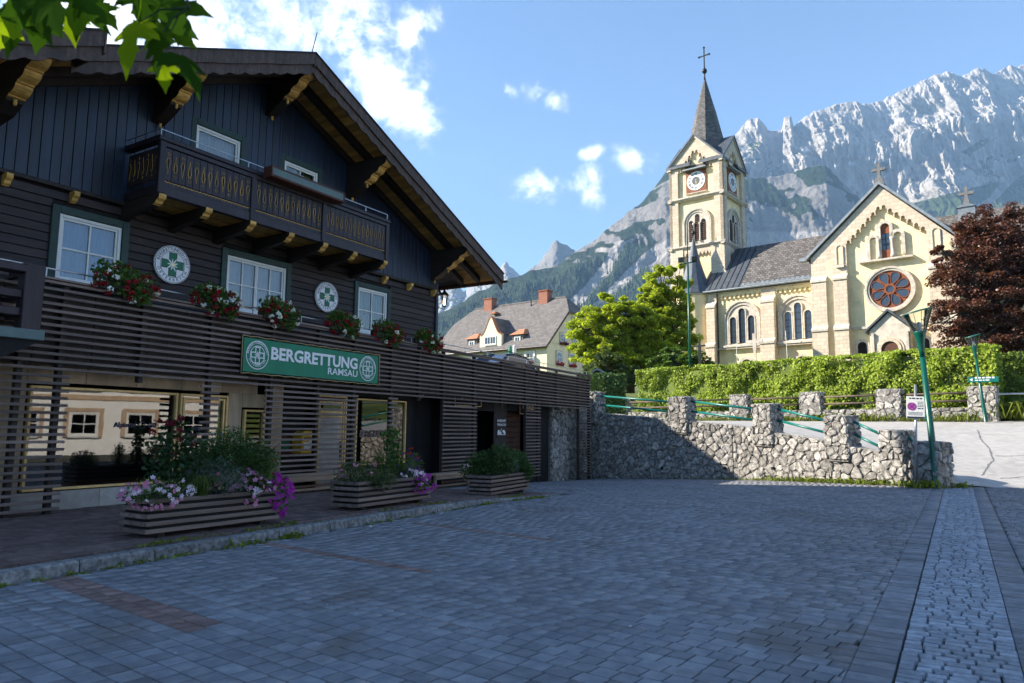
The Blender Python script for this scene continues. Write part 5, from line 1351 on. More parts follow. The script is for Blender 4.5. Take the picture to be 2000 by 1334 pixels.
for x in (-4.2, -2.2, -.22, .42, 1.9, 3.45, 5.12, 6.6, 7.92, 9.48, 10.8, 12.08, 13.92, 15.8, 17.65, 18.7, 20.4, 22.66, 23.86):
    low = min([abs(x - q) for a, c in LOW for q in (a, c)] + [0 if any(a <= x <= c for a, c in LOW) else 9])
    z0 = float(gz_so(x, 0)) if low < .3 else 2.44
    b = MB(); b.bbox(x - .045, x + .045, .003, .11, z0 - .02, 4.03, .005); b.obj('post', 'post_dark', screen)
b = MB(); b.bbox(-6, 23.97, -.085, .16, 4.062, 4.10, .006); b.obj('top_board', 'slat_wood', screen)
b = MB(); b.tube([(-6, .12, 4.28), (11.6, .12, 4.28)], .014, 6); b.tube([(11.6, .12, 4.28), (23.9, .12, 4.26)], .014, 6)
for k in range(21): b.tube([(-5.8 + k * 1.48, .12, 4.08), (-5.8 + k * 1.48, .12, 4.28)], .012, 6)
b.obj('steel_rail', 'metal_rail', screen)
# ------------------------------------------------------------------ banner
bn = thing('banner_sign', 'long green banner lettered BERGRETTUNG RAMSAU laced to the slats', 'banner', SP, SROT)
X0, X1, ZB0, ZB1 = 4.19, 8.74, 2.81, 3.55; YB = -.085
b = MB(); nx, nz_ = 40, 6; v = []
for i_ in range(nx + 1):
    for j_ in range(nz_ + 1): u = i_ / nx; w = j_ / nz_; v.append((X0 + (X1 - X0) * u, YB + .006 * math.sin(u * 40) * (abs(w - .5) * 2) ** 2, ZB0 + (ZB1 - ZB0) * w))
b.add(v, [(i_ * 7 + j_, (i_ + 1) * 7 + j_, (i_ + 1) * 7 + j_ + 1, i_ * 7 + j_ + 1) for i_ in range(nx) for j_ in range(nz_)]); b.obj('cloth', 'sign_green', bn, True)
b = MB(); b.box(X0 - .05, X1 + .05, YB + .015, YB + .033, ZB0 - .05, ZB1 + .05); b.obj('backing', 'dark_room', bn)
b = MB(); put_text(b, 'BERGRETTUNG', .385, 7.90, 3.14, YB - .012, .013, 'RIGHT', fit=2.93); put_text(b, 'RAMSAU', .235, 7.91, 2.93, YB - .012, .003, 'RIGHT', fit=1.10); b.obj('lettering', 'sign_white', bn)
for cx, cz, r in ((4.57, 3.19, .32), (8.30, 3.18, .33)):
    b = MB(); y = YB - .012
    disc(b, cx, cz, r, y, 44, r * .94); disc(b, cx, cz, r * .66, y, 44, r * .61)
    ring_text(b, 'BERGRETTUNGSDIENST', r * .87, cx, cz, y, r * .24, R(172), R(8), False, r * .004); ring_text(b, 'ÖSTERREICH', r * .74, cx, cz, y, r * .22, R(208), R(332), True, r * .004)
    P_, Q_ = cross_pts(cx, cz, r * .58, r * .21), cross_pts(cx, cz, r * .51, r * .14)
    for k in range(12): b.prism([P_[k], P_[(k + 1) % 12], Q_[(k + 1) % 12], Q_[k]], y, y + .002)
    flower(b, cx, cz, r * .36, y - .001); b.obj('emblem', 'sign_white', bn)
b = MB(); pts = []
def lace(a, c, n_, sag):
    return [(a[0] + (c[0] - a[0]) * k / n_, YB - .006, a[1] + (c[1] - a[1]) * k / n_ + (sag if k % 2 else -sag * .2)) for k in range(n_ + 1)]
E_ = .045
for a, c, n_, s_ in (((X0 - E_, ZB1 + E_), (X1 + E_, ZB1 + E_), 22, -.016), ((X1 + E_, ZB1 + E_), (X1 + E_, ZB0 - E_), 2, 0), ((X1 + E_, ZB0 - E_), (X0 - E_, ZB0 - E_), 22, .016), ((X0 - E_, ZB0 - E_), (X0 - E_, ZB1 + E_), 2, 0)): b.tube(lace(a, c, n_, s_), .011, 6)
b.obj('rope', 'rope', bn, True)
b = MB()
for k in range(12):
    x = X0 + (X1 - X0) * k / 11
    for z in (ZB0 - .035, ZB1 + .035): b.lathe([(.018, -.004), (.018, .004)], (x, YB - .01, z), 8)
b.obj('eyelets', 'metal_rail', bn)
# ------------------------------------------------------------------ small signs and fittings on the ground floor
def wall_sign(x0, x1, z0, z1, label, txts, back='wall_black', fg='frame_gold', y=YW - .03, border=True):
    t_ = thing('wall_sign', label, 'sign', SP, SROT)
    b = MB(); b.bbox(x0, x1, y, y + .025, z0, z1, .005); b.obj('plate', back, t_)
    if border:
        b = MB(); w = .025; y2 = y - .003
        for q in ([(x0 + .02, z0 + .02), (x1 - .02, z0 + .02), (x1 - .02, z0 + .02 + w), (x0 + .02, z0 + .02 + w)], [(x0 + .02, z1 - .02 - w), (x1 - .02, z1 - .02 - w), (x1 - .02, z1 - .02), (x0 + .02, z1 - .02)], [(x0 + .02, z0 + .045), (x0 + .02 + w, z0 + .045), (x0 + .02 + w, z1 - .045), (x0 + .02, z1 - .045)], [(x1 - .02 - w, z0 + .045), (x1 - .02, z0 + .045), (x1 - .02, z1 - .045), (x1 - .02 - w, z1 - .045)]): b.prism(q, y2, y)
        b.obj('border', fg, t_)
    b = MB()
    for tx, sz, x, z in txts: put_text(b, tx, sz, x, z, y - .004, sz * .02)
    b.obj('lettering', fg, t_); return t_
wall_sign(13.55, 15.3, 2.36, 2.88, 'dark sign lettered GARAGE with gilt border left of the tow-away notice', [('GARAGE', .26, 14.4, 2.62), ('1', .22, 15.1, 2.62)])
wall_sign(18.15, 19.7, 2.18, 2.66, 'dark sign lettered GARAGE with gilt border right of the tow-away notice', [('GARAGE', .25, 18.9, 2.40)])
ts = wall_sign(16.38, 17.12, 1.30, 2.02, 'tow-away notice reading AUSFAHRT FREIHALTEN with a crane truck', [('AUSFAHRT', .135, 16.75, 1.875), ('FREIHALTEN', .115, 16.75, 1.735)], 'post_dark', 'sign_white', border=False)
b = MB(); y = YW - .034
b.prism([(16.44, 1.40), (17.06, 1.40), (17.06, 1.425), (16.44, 1.425)], y, y + .003)
b.prism([(16.46, 1.44), (16.74, 1.44), (16.74, 1.50), (16.62, 1.50), (16.60, 1.58), (16.50, 1.58), (16.46, 1.51)], y, y + .003); b.prism([(16.64, 1.52), (16.76, 1.64), (16.78, 1.63), (16.66, 1.505)], y, y + .003)
b.prism([(16.80, 1.52), (16.84, 1.57), (16.93, 1.59), (17.00, 1.55), (17.05, 1.48), (17.04, 1.44), (16.90, 1.47)], y, y + .003)
for cx in (16.53, 16.68, 16.98): disc(b, cx, 1.445, .03, y, 12)
b.obj('crane_truck', 'sign_white', ts)
ps = thing('letter_box', 'orange-yellow letter box beside the ribbed glass door', 'letter box', SP, SROT)
b = MB(); b.bbox(6.66, 7.10, YW - .06, YW + .28, .96, 1.46, .02); b.obj('body', 'yellow_box', ps)
b = MB(); b.prism([(6.66, 1.462), (7.10, 1.462), (7.04, 1.52), (6.72, 1.52)], YW - .07, YW + .2); b.obj('lid', 'yellow_box', ps)
b = MB(); b.box(6.74, 6.94, YW - .066, YW - .061, 1.08, 1.24); b.obj('plate', 'paper', ps); b = MB(); b.box(6.72, 7.04, YW - .066, YW - .061, 1.33, 1.36); b.obj('slot', 'dark_room', ps)
for (cx, cz) in ((6.96, 1.28), (7.0, 1.14)):
    b = MB(); disc(b, cx, cz, .05, YW - .064, 10); b.obj('sticker', 'sign_white', ps)
nbd = thing('notice_board', 'small dark notice board with coloured sheet left of the letter box', 'notice board', SP, SROT)
b = MB(); b.bbox(6.22, 6.62, YW + .24, YW + .28, .94, 1.42, .01); b.obj('frame', 'box_brown', nbd); b = MB(); b.box(6.30, 6.54, YW + .232, YW + .238, 1.05, 1.32); b.obj('sheet', 'emblem_green', nbd)
wl = thing('wall_light', 'pair of small pale cylinder lights on the dark wall above the far shop window', 'wall light', SP, SROT)
for z in (2.66, 2.83):
    b = MB(); b.lathe([(.09, z - .07), (.10, z), (.09, z + .06)], (12.1, YW + .3, 0), 12); b.obj('shade', 'metal_rail', wl, True)
b = MB(); b.box(12.05, 12.15, YW + .3, YW + .45, 2.56, 2.92); b.obj('mount', 'metal_grey', wl)
# benches
def bench(s0, s1, o0, o1, h, label, slatted):
    sm = (s0 + s1) / 2; t_ = thing('bench', label, 'bench', so2w(sm, (o0 + o1) / 2, deck_z(sm, o0)), SROT, 'pale timber benches against the screen'); L = (s1 - s0) / 2; D = (o1 - o0) / 2
    for k in range(3):
        a = -D + k * 2 * D / 3; b = MB(); b.bbox(-L, L, a + .006, a + 2 * D / 3 - .006, h - .045, h, .006); b.obj('seat_board', 'bench_wood', t_)
    b = MB(); b.bbox(-L, L, -D + .01, -D + .04, h - .16, h - .05, .006); b.obj('apron', 'bench_wood', t_)
    for e in (-1, 1):
        for a in (-D + .03, D - .09): b = MB(); b.bbox(e * (L - .05) - .04, e * (L - .05) + .04, a, a + .06, 0, h - .047, .006); b.obj('leg', 'bench_wood', t_)
    b = MB(); b.bbox(-L + .1, L - .1, -.04, .04, .06, .12, .006); b.obj('stretcher', 'bench_wood', t_)
    if slatted:
        for k in range(5): x = L - .55 + k * .11; b = MB(); b.bbox(x, x + .05, -D + .045, -D + .08, .08, h - .16, .004); b.obj('baluster', 'bench_wood', t_)
bench(5.2, 8.4, .12, .55, .45, 'long pale timber bench behind the purple-flowered planter', False)
bench(10.9, 13.3, .12, .58, .46, 'shorter timber bench with slatted end left of the pine planter', True)
# car on the deck
car = thing('parked_car', 'dark blue estate car with roof rails parked on the deck', 'car', so2w(23.6, -4.6, 3.585), SROT)
prof = [(-2.2, .45), (-2.25, .75), (-2.1, 1.02), (-1.3, 1.12), (-.55, 1.58), (.2, 1.68), (1.5, 1.62), (2.05, 1.15), (2.2, 1.0), (2.22, .5), (1.9, .32), (-1.9, .32)]
b = MB(); n_ = len(prof); ys_ = [(-.88, .86), (-.92, 1.0), (.92, 1.0), (.88, .86)]; v = []
for yy, k in ((-.70, 1), (-.90, .0), (.90, .0), (.70, 1)):
    for (x, z) in prof:
        f_ = max(0, (z - 1.0) / .68) if z > 1.0 else 0
        v.append((x, math.copysign(.90 - .22 * f_ - (.08 if k else 0), yy), z if not k else z - .02 + .04 * (z > 1)))
b.add(v, [tuple(range(n_))[::-1]] + [(r_ * n_ + k, r_ * n_ + (k + 1) % n_, (r_ + 1) * n_ + (k + 1) % n_, (r_ + 1) * n_ + k) for r_ in range(3) for k in range(n_)] + [tuple(range(3 * n_, 4 * n_))]); b.obj('body', 'car_blue', car, True)
for sgn in (-1, 1):
    b = MB(); pts = [(-1.15, 1.12), (-.5, 1.5), (.2, 1.58), (1.4, 1.53), (1.8, 1.12)]; b.add([(x, sgn * (.915 - .22 * max(0, (z - 1) / .68)), z) for x, z in pts], [tuple(range(5))]); b.obj('side_window', 'church_glass', car)
    b = MB(); b.tube([(-.4, sgn * .62, 1.66), (-.3, sgn * .62, 1.74), (1.3, sgn * .62, 1.70), (1.4, sgn * .62, 1.62)], .02, 6); b.obj('roof_rail', 'car_black', car)
    for x in (-1.4, 1.4):
        b = MB(); b.lathe([(.33, -.1), (.33, .1)], (0, 0, 0), 18); w_ = b.obj('wheel', 'car_black', car); w_.location = (x, sgn * .82, .33); w_.rotation_euler = (math.pi / 2, 0, 0)
# ------------------------------------------------------------------ church
CP = Vector((31.168, 60.0, 0)); CROT = -R(39.8)
church = thing('church', 'yellow stucco church with stone dressings, clock tower and pointed spire', 'church', CP, CROT)
GZ = 5.6
def part(name, mat, build, parent=None, smooth=False, label=None):
    b = MB(); build(b); o = b.obj(name, mat, parent or church, smooth); tag(o, label); return o
def scallop(x0, x1, n_, zfun, r=None):
    """lower edge of a corbel-arch frieze: list of (x,z) from x0 to x1; zfun gives the height of each corbel foot"""
    out = []; w = (x1 - x0) / n_
    for k in range(n_):
        a = x0 + k * w; zb = zfun(k); rr_ = (w * .62) / 2; cx = a + w / 2
        out += [(a, zb), (cx - rr_, zb)]
        out += [(cx + rr_ * math.cos(t_), zb + .42 * w + rr_ * math.sin(t_)) for t_ in [math.pi - q * math.pi / 6 for q in range(7)]]
        out += [(cx + rr_, zb), (a + w, zb)]
    return out
# --- transept gable (faces -y at y=0)
gx0, gx1, gxc, gze, gza = -5.45, 5.9, .5, 17.2, 22.7
part('transept_wall', 'stucco_yellow', lambda b: b.prism([(gx0 + .1, GZ - .5), (gx1 - .1, GZ - .5), (gx1 - .1, gze), (gxc, gza - .3), (gx0 + .1, gze)], .38, 9.5))
def gable_front(b):
    L = scallop(-2.42, gxc, 7, lambda k: 18.05 + k * .43); Rr = scallop(gxc, 3.82, 7, lambda k: 20.63 - k * .40)
    top = [(3.82, GZ), (gx1, GZ), (gx1, gze), (gxc, gza), (gx0, gze), (gx0, GZ), (-2.42, GZ)]
    b.prism(L + Rr[1:] + top, 0, .40)
part('gable_front', 'church_stone', gable_front)
def coping(b):
    for (xa, za, xb, zb) in ((gx0 - .35, gze - .15, gxc, gza + .12), (gx1 + .35, gze - .15, gxc, gza + .12)): b.prism([(xa, za), (xb, zb), (xb, zb + .28), (xa, za + .28)], -.28, .5)
    b.prism([(gx0 - .95, gze - .22), (gx0 - .3, gze - .20), (gx0 - .3, gze + .12), (gx0 - .95, gze + .05)], -.28, .5)
part('gable_coping', 'zinc', coping)
def roof_t(b):
    b.prism([(gx0 - .3, gze - .1), (gxc, gza + .1), (gx1 + .3, gze - .1), (gx1 + .3, gze - .3), (gxc, gza - .15), (gx0 - .3, gze - .3)], .5, 15)
part('transept_roof', 'roof_shingle', roof_t)
for x0, x1 in ((-5.42, -4.15), (-3.55, -2.42), (3.82, 4.95), (5.0, 5.88)):           # buttress strips with weathered ledges
    part('pilaster', 'church_stone', lambda b: b.box(x0, x1, -.32, 0.01, GZ, 14.95))
    part('pilaster_ledge', 'trim_stone', lambda b: prism_x(b, [(.0, 15.45), (-.42, 15.05), (-.42, 14.88), (0, 14.88)], x0 - .04, x1 + .04))
    part('lower_pilaster', 'church_stone', lambda b: b.box(x0 - .03, x1 + .03, -.52, -.3, GZ, 10.45))
    part('pilaster_ledge', 'trim_stone', lambda b: prism_x(b, [(-.3, 10.95), (-.62, 10.6), (-.62, 10.42), (-.3, 10.42)], x0 - .07, x1 + .07))
for x0, x1, z0, z1 in ((-4.15, -3.57, GZ, 16.8), (-3.2, -2.72, 16.35, 18.0), (4.25, 4.75, 16.6, 18.25), (5.0, 5.5, 12, 17.4)):
    part('niche', 'stucco_yellow', lambda b: b.prism(arch_poly(x0, x1, z0, z1), -.012 if z0 < 13 else -.01, .02))
    part('niche_surround', 'trim_stone', lambda b: arch_ring(b, x0, x1, z0, z1, .07, -.09, .0)) if z0 > 13 else None
for x0, x1, z in ((-3.3, -2.62, 16.25), (4.15, 4.85, 16.5)): part('corbel_stone', 'trim_stone', lambda b: b.box(x0, x1, -.25, .01, z - .25, z))
# triple window
for x0, x1, z0, z1, mt in ((-.52, .05, 16.35, 18.30, 'stucco_yellow'), (.36, 1.06, 16.45, 19.40, 'church_glass'), (1.36, 1.94, 16.55, 18.50, 'stucco_yellow')):
    w = part('window', mt, lambda b: b.prism(arch_poly(x0, x1, z0, z1), .33, .42), label='gable window light')
    part('surround', 'trim_stone', lambda b: arch_ring(b, x0, x1, z0, z1, .26, .08, .40), w)
    if mt == 'church_glass':
        part('wood_panel', 'rose_wood', lambda b: (b.prism(arch_poly(x0, x1, 18.55, z1), .30, .335), b.box(x0, x1, .30, .335, z0, 17.1)), w)
        part('glazing_bar', 'metal_dark', lambda b: [b.box((x0 + x1) / 2 - .025, (x0 + x1) / 2 + .025, .31, .332, 17.1, 18.55), b.box(x0, x1, .312, .334, 17.55, 17.6), b.box(x0, x1, .312, .334, 18.05, 18.1)], w)
for x in (.18, 1.24): part('colonnette', 'trim_stone', lambda b: b.lathe([(.2, 16.4), (.2, 16.6), (.13, 16.68), (.12, 17.75), (.2, 17.95), (.22, 18.1)], (x, .12, 0), 12), smooth=True)
part('window_sill', 'trim_stone', lambda b: prism_x(b, [(.4, 16.42), (-.15, 16.32), (-.15, 16.16), (.4, 16.1)], -1.4, 2.75))
# rose window
rc = (.82, 13.68); RO = 1.92
def ringp(b, r0, r1, y0, y1, n_=48, c=rc):
    for k in range(n_):
        a, e = 2 * math.pi * k / n_, 2 * math.pi * (k + 1) / n_
        b.prism([(c[0] + r0 * math.cos(a), c[1] + r0 * math.sin(a)), (c[0] + r1 * math.cos(a), c[1] + r1 * math.sin(a)), (c[0] + r1 * math.cos(e), c[1] + r1 * math.sin(e)), (c[0] + r0 * math.cos(e), c[1] + r0 * math.sin(e))], y0, y1)
rw = part('rose_window', 'rose_wood', lambda b: b.prism([(rc[0] + 1.62 * math.cos(2 * math.pi * k / 48), rc[1] + 1.62 * math.sin(2 * math.pi * k / 48)) for k in range(48)], .30, .40), label='round wooden rose window with eight petals')
part('ring', 'trim_stone', lambda b: (ringp(b, 1.6, 1.78, .18, .4), ringp(b, 1.78, 1.95, .10, .4)), rw)
def petal(k):
    a = 2 * math.pi * (k + .5) / 8; ca, sa = math.cos(a), math.sin(a)
    pts = [(.52, -.07), (.95, -.30), (1.2, -.33), (1.38, -.26), (1.47, -.12), (1.49, 0), (1.47, .12), (1.38, .26), (1.2, .33), (.95, .30), (.52, .07)]
    return [(rc[0] + u * ca - v * sa, rc[1] + u * sa + v * ca) for u, v in pts]
for k in range(8):
    P_ = petal(k); cx = sum(q[0] for q in P_) / 11; cz = sum(q[1] for q in P_) / 11
    part('pane', 'church_glass', lambda b: b.prism(P_, .285, .31), rw)
    part('tracery', 'rose_wood', lambda b: [b.prism([P_[q], P_[(q + 1) % 11], (cx + (P_[(q + 1) % 11][0] - cx) * 1.14, cz + (P_[(q + 1) % 11][1] - cz) * 1.14), (cx + (P_[q][0] - cx) * 1.14, cz + (P_[q][1] - cz) * 1.14)], .22, .31) for q in range(11)], rw)
part('hub', 'rose_wood', lambda b: ringp(b, .30, .46, .20, .31, 24), rw); part('pane', 'church_glass', lambda b: b.prism([(rc[0] + .31 * math.cos(2 * math.pi * k / 20), rc[1] + .31 * math.sin(2 * math.pi * k / 20)) for k in range(20)], .285, .31), rw)
# portal with its own gable
pt = part('portal', 'trim_stone', lambda b: (b.prism([(-.75, GZ), (2.30, GZ), (2.30, 10.15), (.75, 11.55), (-.75, 10.15)], -.55, .38)), label='small gabled stone portal')
part('portal_roof', 'lead', lambda b: (b.prism([(-1.1, 9.95), (.75, 11.68), (.75, 11.88), (-1.1, 10.15)], -.8, .38), b.prism([(2.6, 9.95), (.75, 11.68), (.75, 11.88), (2.6, 10.15)], -.8, .38)), pt)
part('portal_arch', 'church_stone', lambda b: (arch_ring(b, .1, 1.4, GZ, 9.15, .22, -.70, -.54), arch_ring(b, -.15, 1.65, GZ, 9.4, .16, -.63, -.54)), pt)
part('door', 'louver', lambda b: b.prism(arch_poly(.1, 1.4, GZ, 9.15), -.57, -.54), pt)
for x in (-.6, 2.0): part('column', 'trim_stone', lambda b: b.box(x, x + .2, -.75, -.54, GZ, 9.9), pt)
for x0 in (-1.95, 2.75):
    w = part('window', 'dark_room', lambda b: b.prism(arch_poly(x0, x0 + .75, 8.0, 9.35), .33, .40)); part('surround', 'trim_stone', lambda b: arch_ring(b, x0, x0 + .75, 8.0, 9.35, .22, .25, .40), w)
part('string_course', 'trim_stone', lambda b: (b.box(-2.42, -.9, .22, .42, 10.45, 10.65), b.box(2.45, 3.82, .22, .42, 10.45, 10.65)))
gc = part('gable_cross', 'kerb_stone', lambda b: (b.prism([(gxc - .45, gza + .1), (gxc + .45, gza + .1), (gxc + .25, gza + .75), (gxc - .25, gza + .75)], -.1, .4), b.prism(cross_pts(gxc, gza + 1.5, .55, .12), .0, .24), b.prism([(gxc - .16, gza + .7), (gxc + .16, gza + .7), (gxc + .11, gza + 1.1), (gxc - .11, gza + 1.1)], .01, .23)), label='weathered stone cross on the gable')
# --- nave (wall at y=2.5) and roof
NX0, NX1 = -16.6, -5.2; NE = 15.75
part('nave_wall', 'stucco_yellow', lambda b: b.box(-22, 24, 2.72, 12.4, GZ - .5, NE))
def frieze(b):
    L = scallop(-15.6, -10.95, 10, lambda k: 14.85); b.prism(L + [(-10.95, NE), (-15.6, NE)], 2.5, 2.74)
    L = scallop(-9.6, -5.5, 9, lambda k: 14.85); b.prism(L + [(-5.5, NE), (-9.6, NE)], 2.5, 2.74)
part('arched_frieze', 'stucco_yellow', frieze)
for x0, x1 in ((-16.5, -15.6), (-10.92, -9.62)):
    part('buttress', 'church_stone', lambda b: (b.box(x0, x1, 1.9, 2.73, GZ, 14.0), b.box(x0, x1, 2.45, 2.73, 14.0, NE)))
    part('buttress_ledge', 'trim_stone', lambda b: prism_x(b, [(2.5, 14.75), (1.82, 14.2), (1.82, 13.98), (2.5, 13.98)], x0 - .05, x1 + .05))
    part('lower_buttress', 'church_stone', lambda b: b.box(x0 - .04, x1 + .04, 1.62, 1.9, GZ, 10.0)); part('buttress_ledge', 'trim_stone', lambda b: prism_x(b, [(1.9, 10.5), (1.52, 10.15), (1.52, 9.95), (1.9, 9.95)], x0 - .08, x1 + .08))
def nave_window(cx, label, lights):
    w = part('window', 'stucco_yellow', lambda b: b.prism(arch_poly(cx - 1.42, cx + 1.42, 10.2, 14.1), 2.66, 2.74), label=label)
    part('surround', 'trim_stone', lambda b: (arch_ring(b, cx - 1.42, cx + 1.42, 10.2, 14.1, .28, 2.52, 2.74), arch_ring(b, cx - 1.70, cx + 1.70, 10.2, 14.38, .14, 2.42, 2.74)), w)
    part('sill', 'trim_stone', lambda b: prism_x(b, [(2.74, 10.28), (2.2, 10.05), (2.2, 9.9), (2.74, 9.9)], cx - 1.9, cx + 1.9), w)
    part('tympanum', 'trim_stone', lambda b: b.prism(arch_poly(cx - 1.40, cx + 1.40, 12.2, 14.08), 2.63, 2.70), w)
    for (dx, zt) in lights:
        part('pane', 'church_glass', lambda b: b.prism(arch_poly(cx + dx - .33, cx + dx + .33, 10.3, zt), 2.60, 2.66), w)
        part('lancet_frame', 'trim_stone', lambda b: arch_ring(b, cx + dx - .33, cx + dx + .33, 10.3, zt, .11, 2.48, 2.70), w)
        part('glazing_bar', 'metal_dark', lambda b: [b.box(cx + dx - .33, cx + dx + .33, 2.585, 2.602, q, q + .05) for q in np.arange(10.9, zt - .35, .62)], w)
nave_window(-13.02, 'three-light arched nave window', ((-.92, 12.95), (0, 13.75), (.92, 12.95)))
nave_window(-7.6, 'arched nave window half hidden by the transept', ((-.92, 12.95), (0, 13.75), (.92, 12.95)))
part('string_course', 'trim_stone', lambda b: (b.box(-15.6, -10.95, 2.3, 2.74, 9.72, 9.9), b.box(-9.6, -5.4, 2.3, 2.74, 9.72, 9.9)))
for cx in (-12.7, -7.4):
    w = part('cellar_window', 'dark_room', lambda b: b.prism(arch_poly(cx - .55, cx + .55, 7.2, 8.65), 2.64, 2.73)); part('surround', 'trim_stone', lambda b: arch_ring(b, cx - .55, cx + .55, 7.2, 8.65, .25, 2.6, 2.74), w)
part('downpipe', 'metal_dark', lambda b: b.tube([(-15.45, 2.35, GZ), (-15.45, 2.35, NE - .1)], .07, 8)); 
RY, RZ = 7.5, 21.15
def nave_roof(b, x0, x1, ez=NE + .02, ey=2.12):
    prism_x(b, [(ey, ez), (RY, RZ), (12.9, ez), (12.9, ez - .2), (RY, RZ - .25), (ey, ez - .2)], x0, x1)
part('nave_roof', 'roof_shingle', lambda b: nave_roof(b, -13.0, 24)); part('metal_roof', 'lead', lambda b: nave_roof(b, -17.2, -13.0, NE + .03, 2.10))
sl = Vector((0, RY - 2.12, RZ - NE)).normalized()
for k in range(7):
    x = -16.9 + k * .62; part('standing_seam', 'metal_dark', lambda b: prism_x(b, [(2.12, NE + .04), (RY, RZ + .02), (RY, RZ + .08), (2.12, NE + .10)], x, x + .045))
part('gutter', 'zinc', lambda b: b.tube([(-17.3, 2.02, NE - .04), (-5.5, 2.02, NE - .04)], .10, 8)); part('cornice', 'trim_stone', lambda b: b.box(-16.6, -5.5, 2.28, 2.74, NE - .28, NE - .2))
part('eave_flashing', 'zinc', lambda b: prism_x(b, [(2.08, NE + .06), (2.5, NE + .46), (2.5, NE + .50), (2.06, NE + .10)], -12.9, -5.6))
for k in range(15): x = -12.6 + k * .48; part('snow_guard', 'metal_dark', lambda b: b.tube([(x, 2.25, NE + .2), (x + .05, 2.3, NE + .5), (x + .2, 2.4, NE + .42)], .025, 5))
part('ridge_turret', 'zinc', lambda b: (b.box(5.25, 6.55, 6.8, 8.2, RZ - .9, RZ + .35), b.prism([(5.15, RZ + .35), (6.65, RZ + .35), (5.9, RZ + .75)], 6.7, 8.3)))
part('ridge_cross', 'kerb_stone', lambda b: (b.prism([(5.6, RZ + .5), (6.2, RZ + .5), (6.08, RZ + 1.2), (5.72, RZ + 1.2)], 7.2, 7.8), b.prism(cross_pts(5.9, RZ + 1.75, .6, .13), 7.38, 7.62)))
# --- stair turret
TX_, TY_ = -18.35, 3.3
def lathe_at(prof, n_=28): return lambda b: b.lathe(prof, (TX_, TY_, 0), n_)
part('turret_wall', 'stucco_yellow', lathe_at([(1.78, GZ - .5), (1.78, 15.85)]), smooth=False)
part('turret_cornice', 'trim_stone', lathe_at([(1.80, 15.5), (1.92, 15.62), (1.92, 15.86), (1.8, 15.88)]))
part('turret_base', 'trim_stone', lathe_at([(1.84, 9.6), (1.92, 9.7), (1.84, 9.85)]))
part('turret_roof', 'lead', lathe_at([(2.08, 15.72), (2.02, 15.86), (1.62, 16.55), (1.18, 17.7), (.72, 19.2), (.30, 20.9), (.10, 21.7), (.04, 22.0)], 14))
part('turret_finial', 'metal_dark', lambda b: (b.lathe([(.03, 21.9), (.05, 22.3), (.17, 22.4), (.2, 22.55), (.17, 22.7), (.04, 22.8), (.02, 23.4)], (TX_, TY_, 0), 10)), smooth=True)
a0 = math.atan2(-1, -.35); wdir = Vector((math.cos(a0), math.sin(a0), 0))
def turret_win(b, w, z0, z1, r):
    t_ = Vector((-wdir.y, wdir.x, 0)); pts = arch_poly(-w, w, z0, z1)
    b.add([tuple(Vector((TX_, TY_, 0)) + wdir * r + t_ * u + Z1 * z) for u, z in pts], [tuple(range(len(pts)))])
tw = part('turret_window', 'trim_stone', lambda b: turret_win(b, .42, 11.6, 14.2, 1.80)); part('pane', 'church_glass', lambda b: turret_win(b, .25, 11.75, 14.0, 1.83), tw)
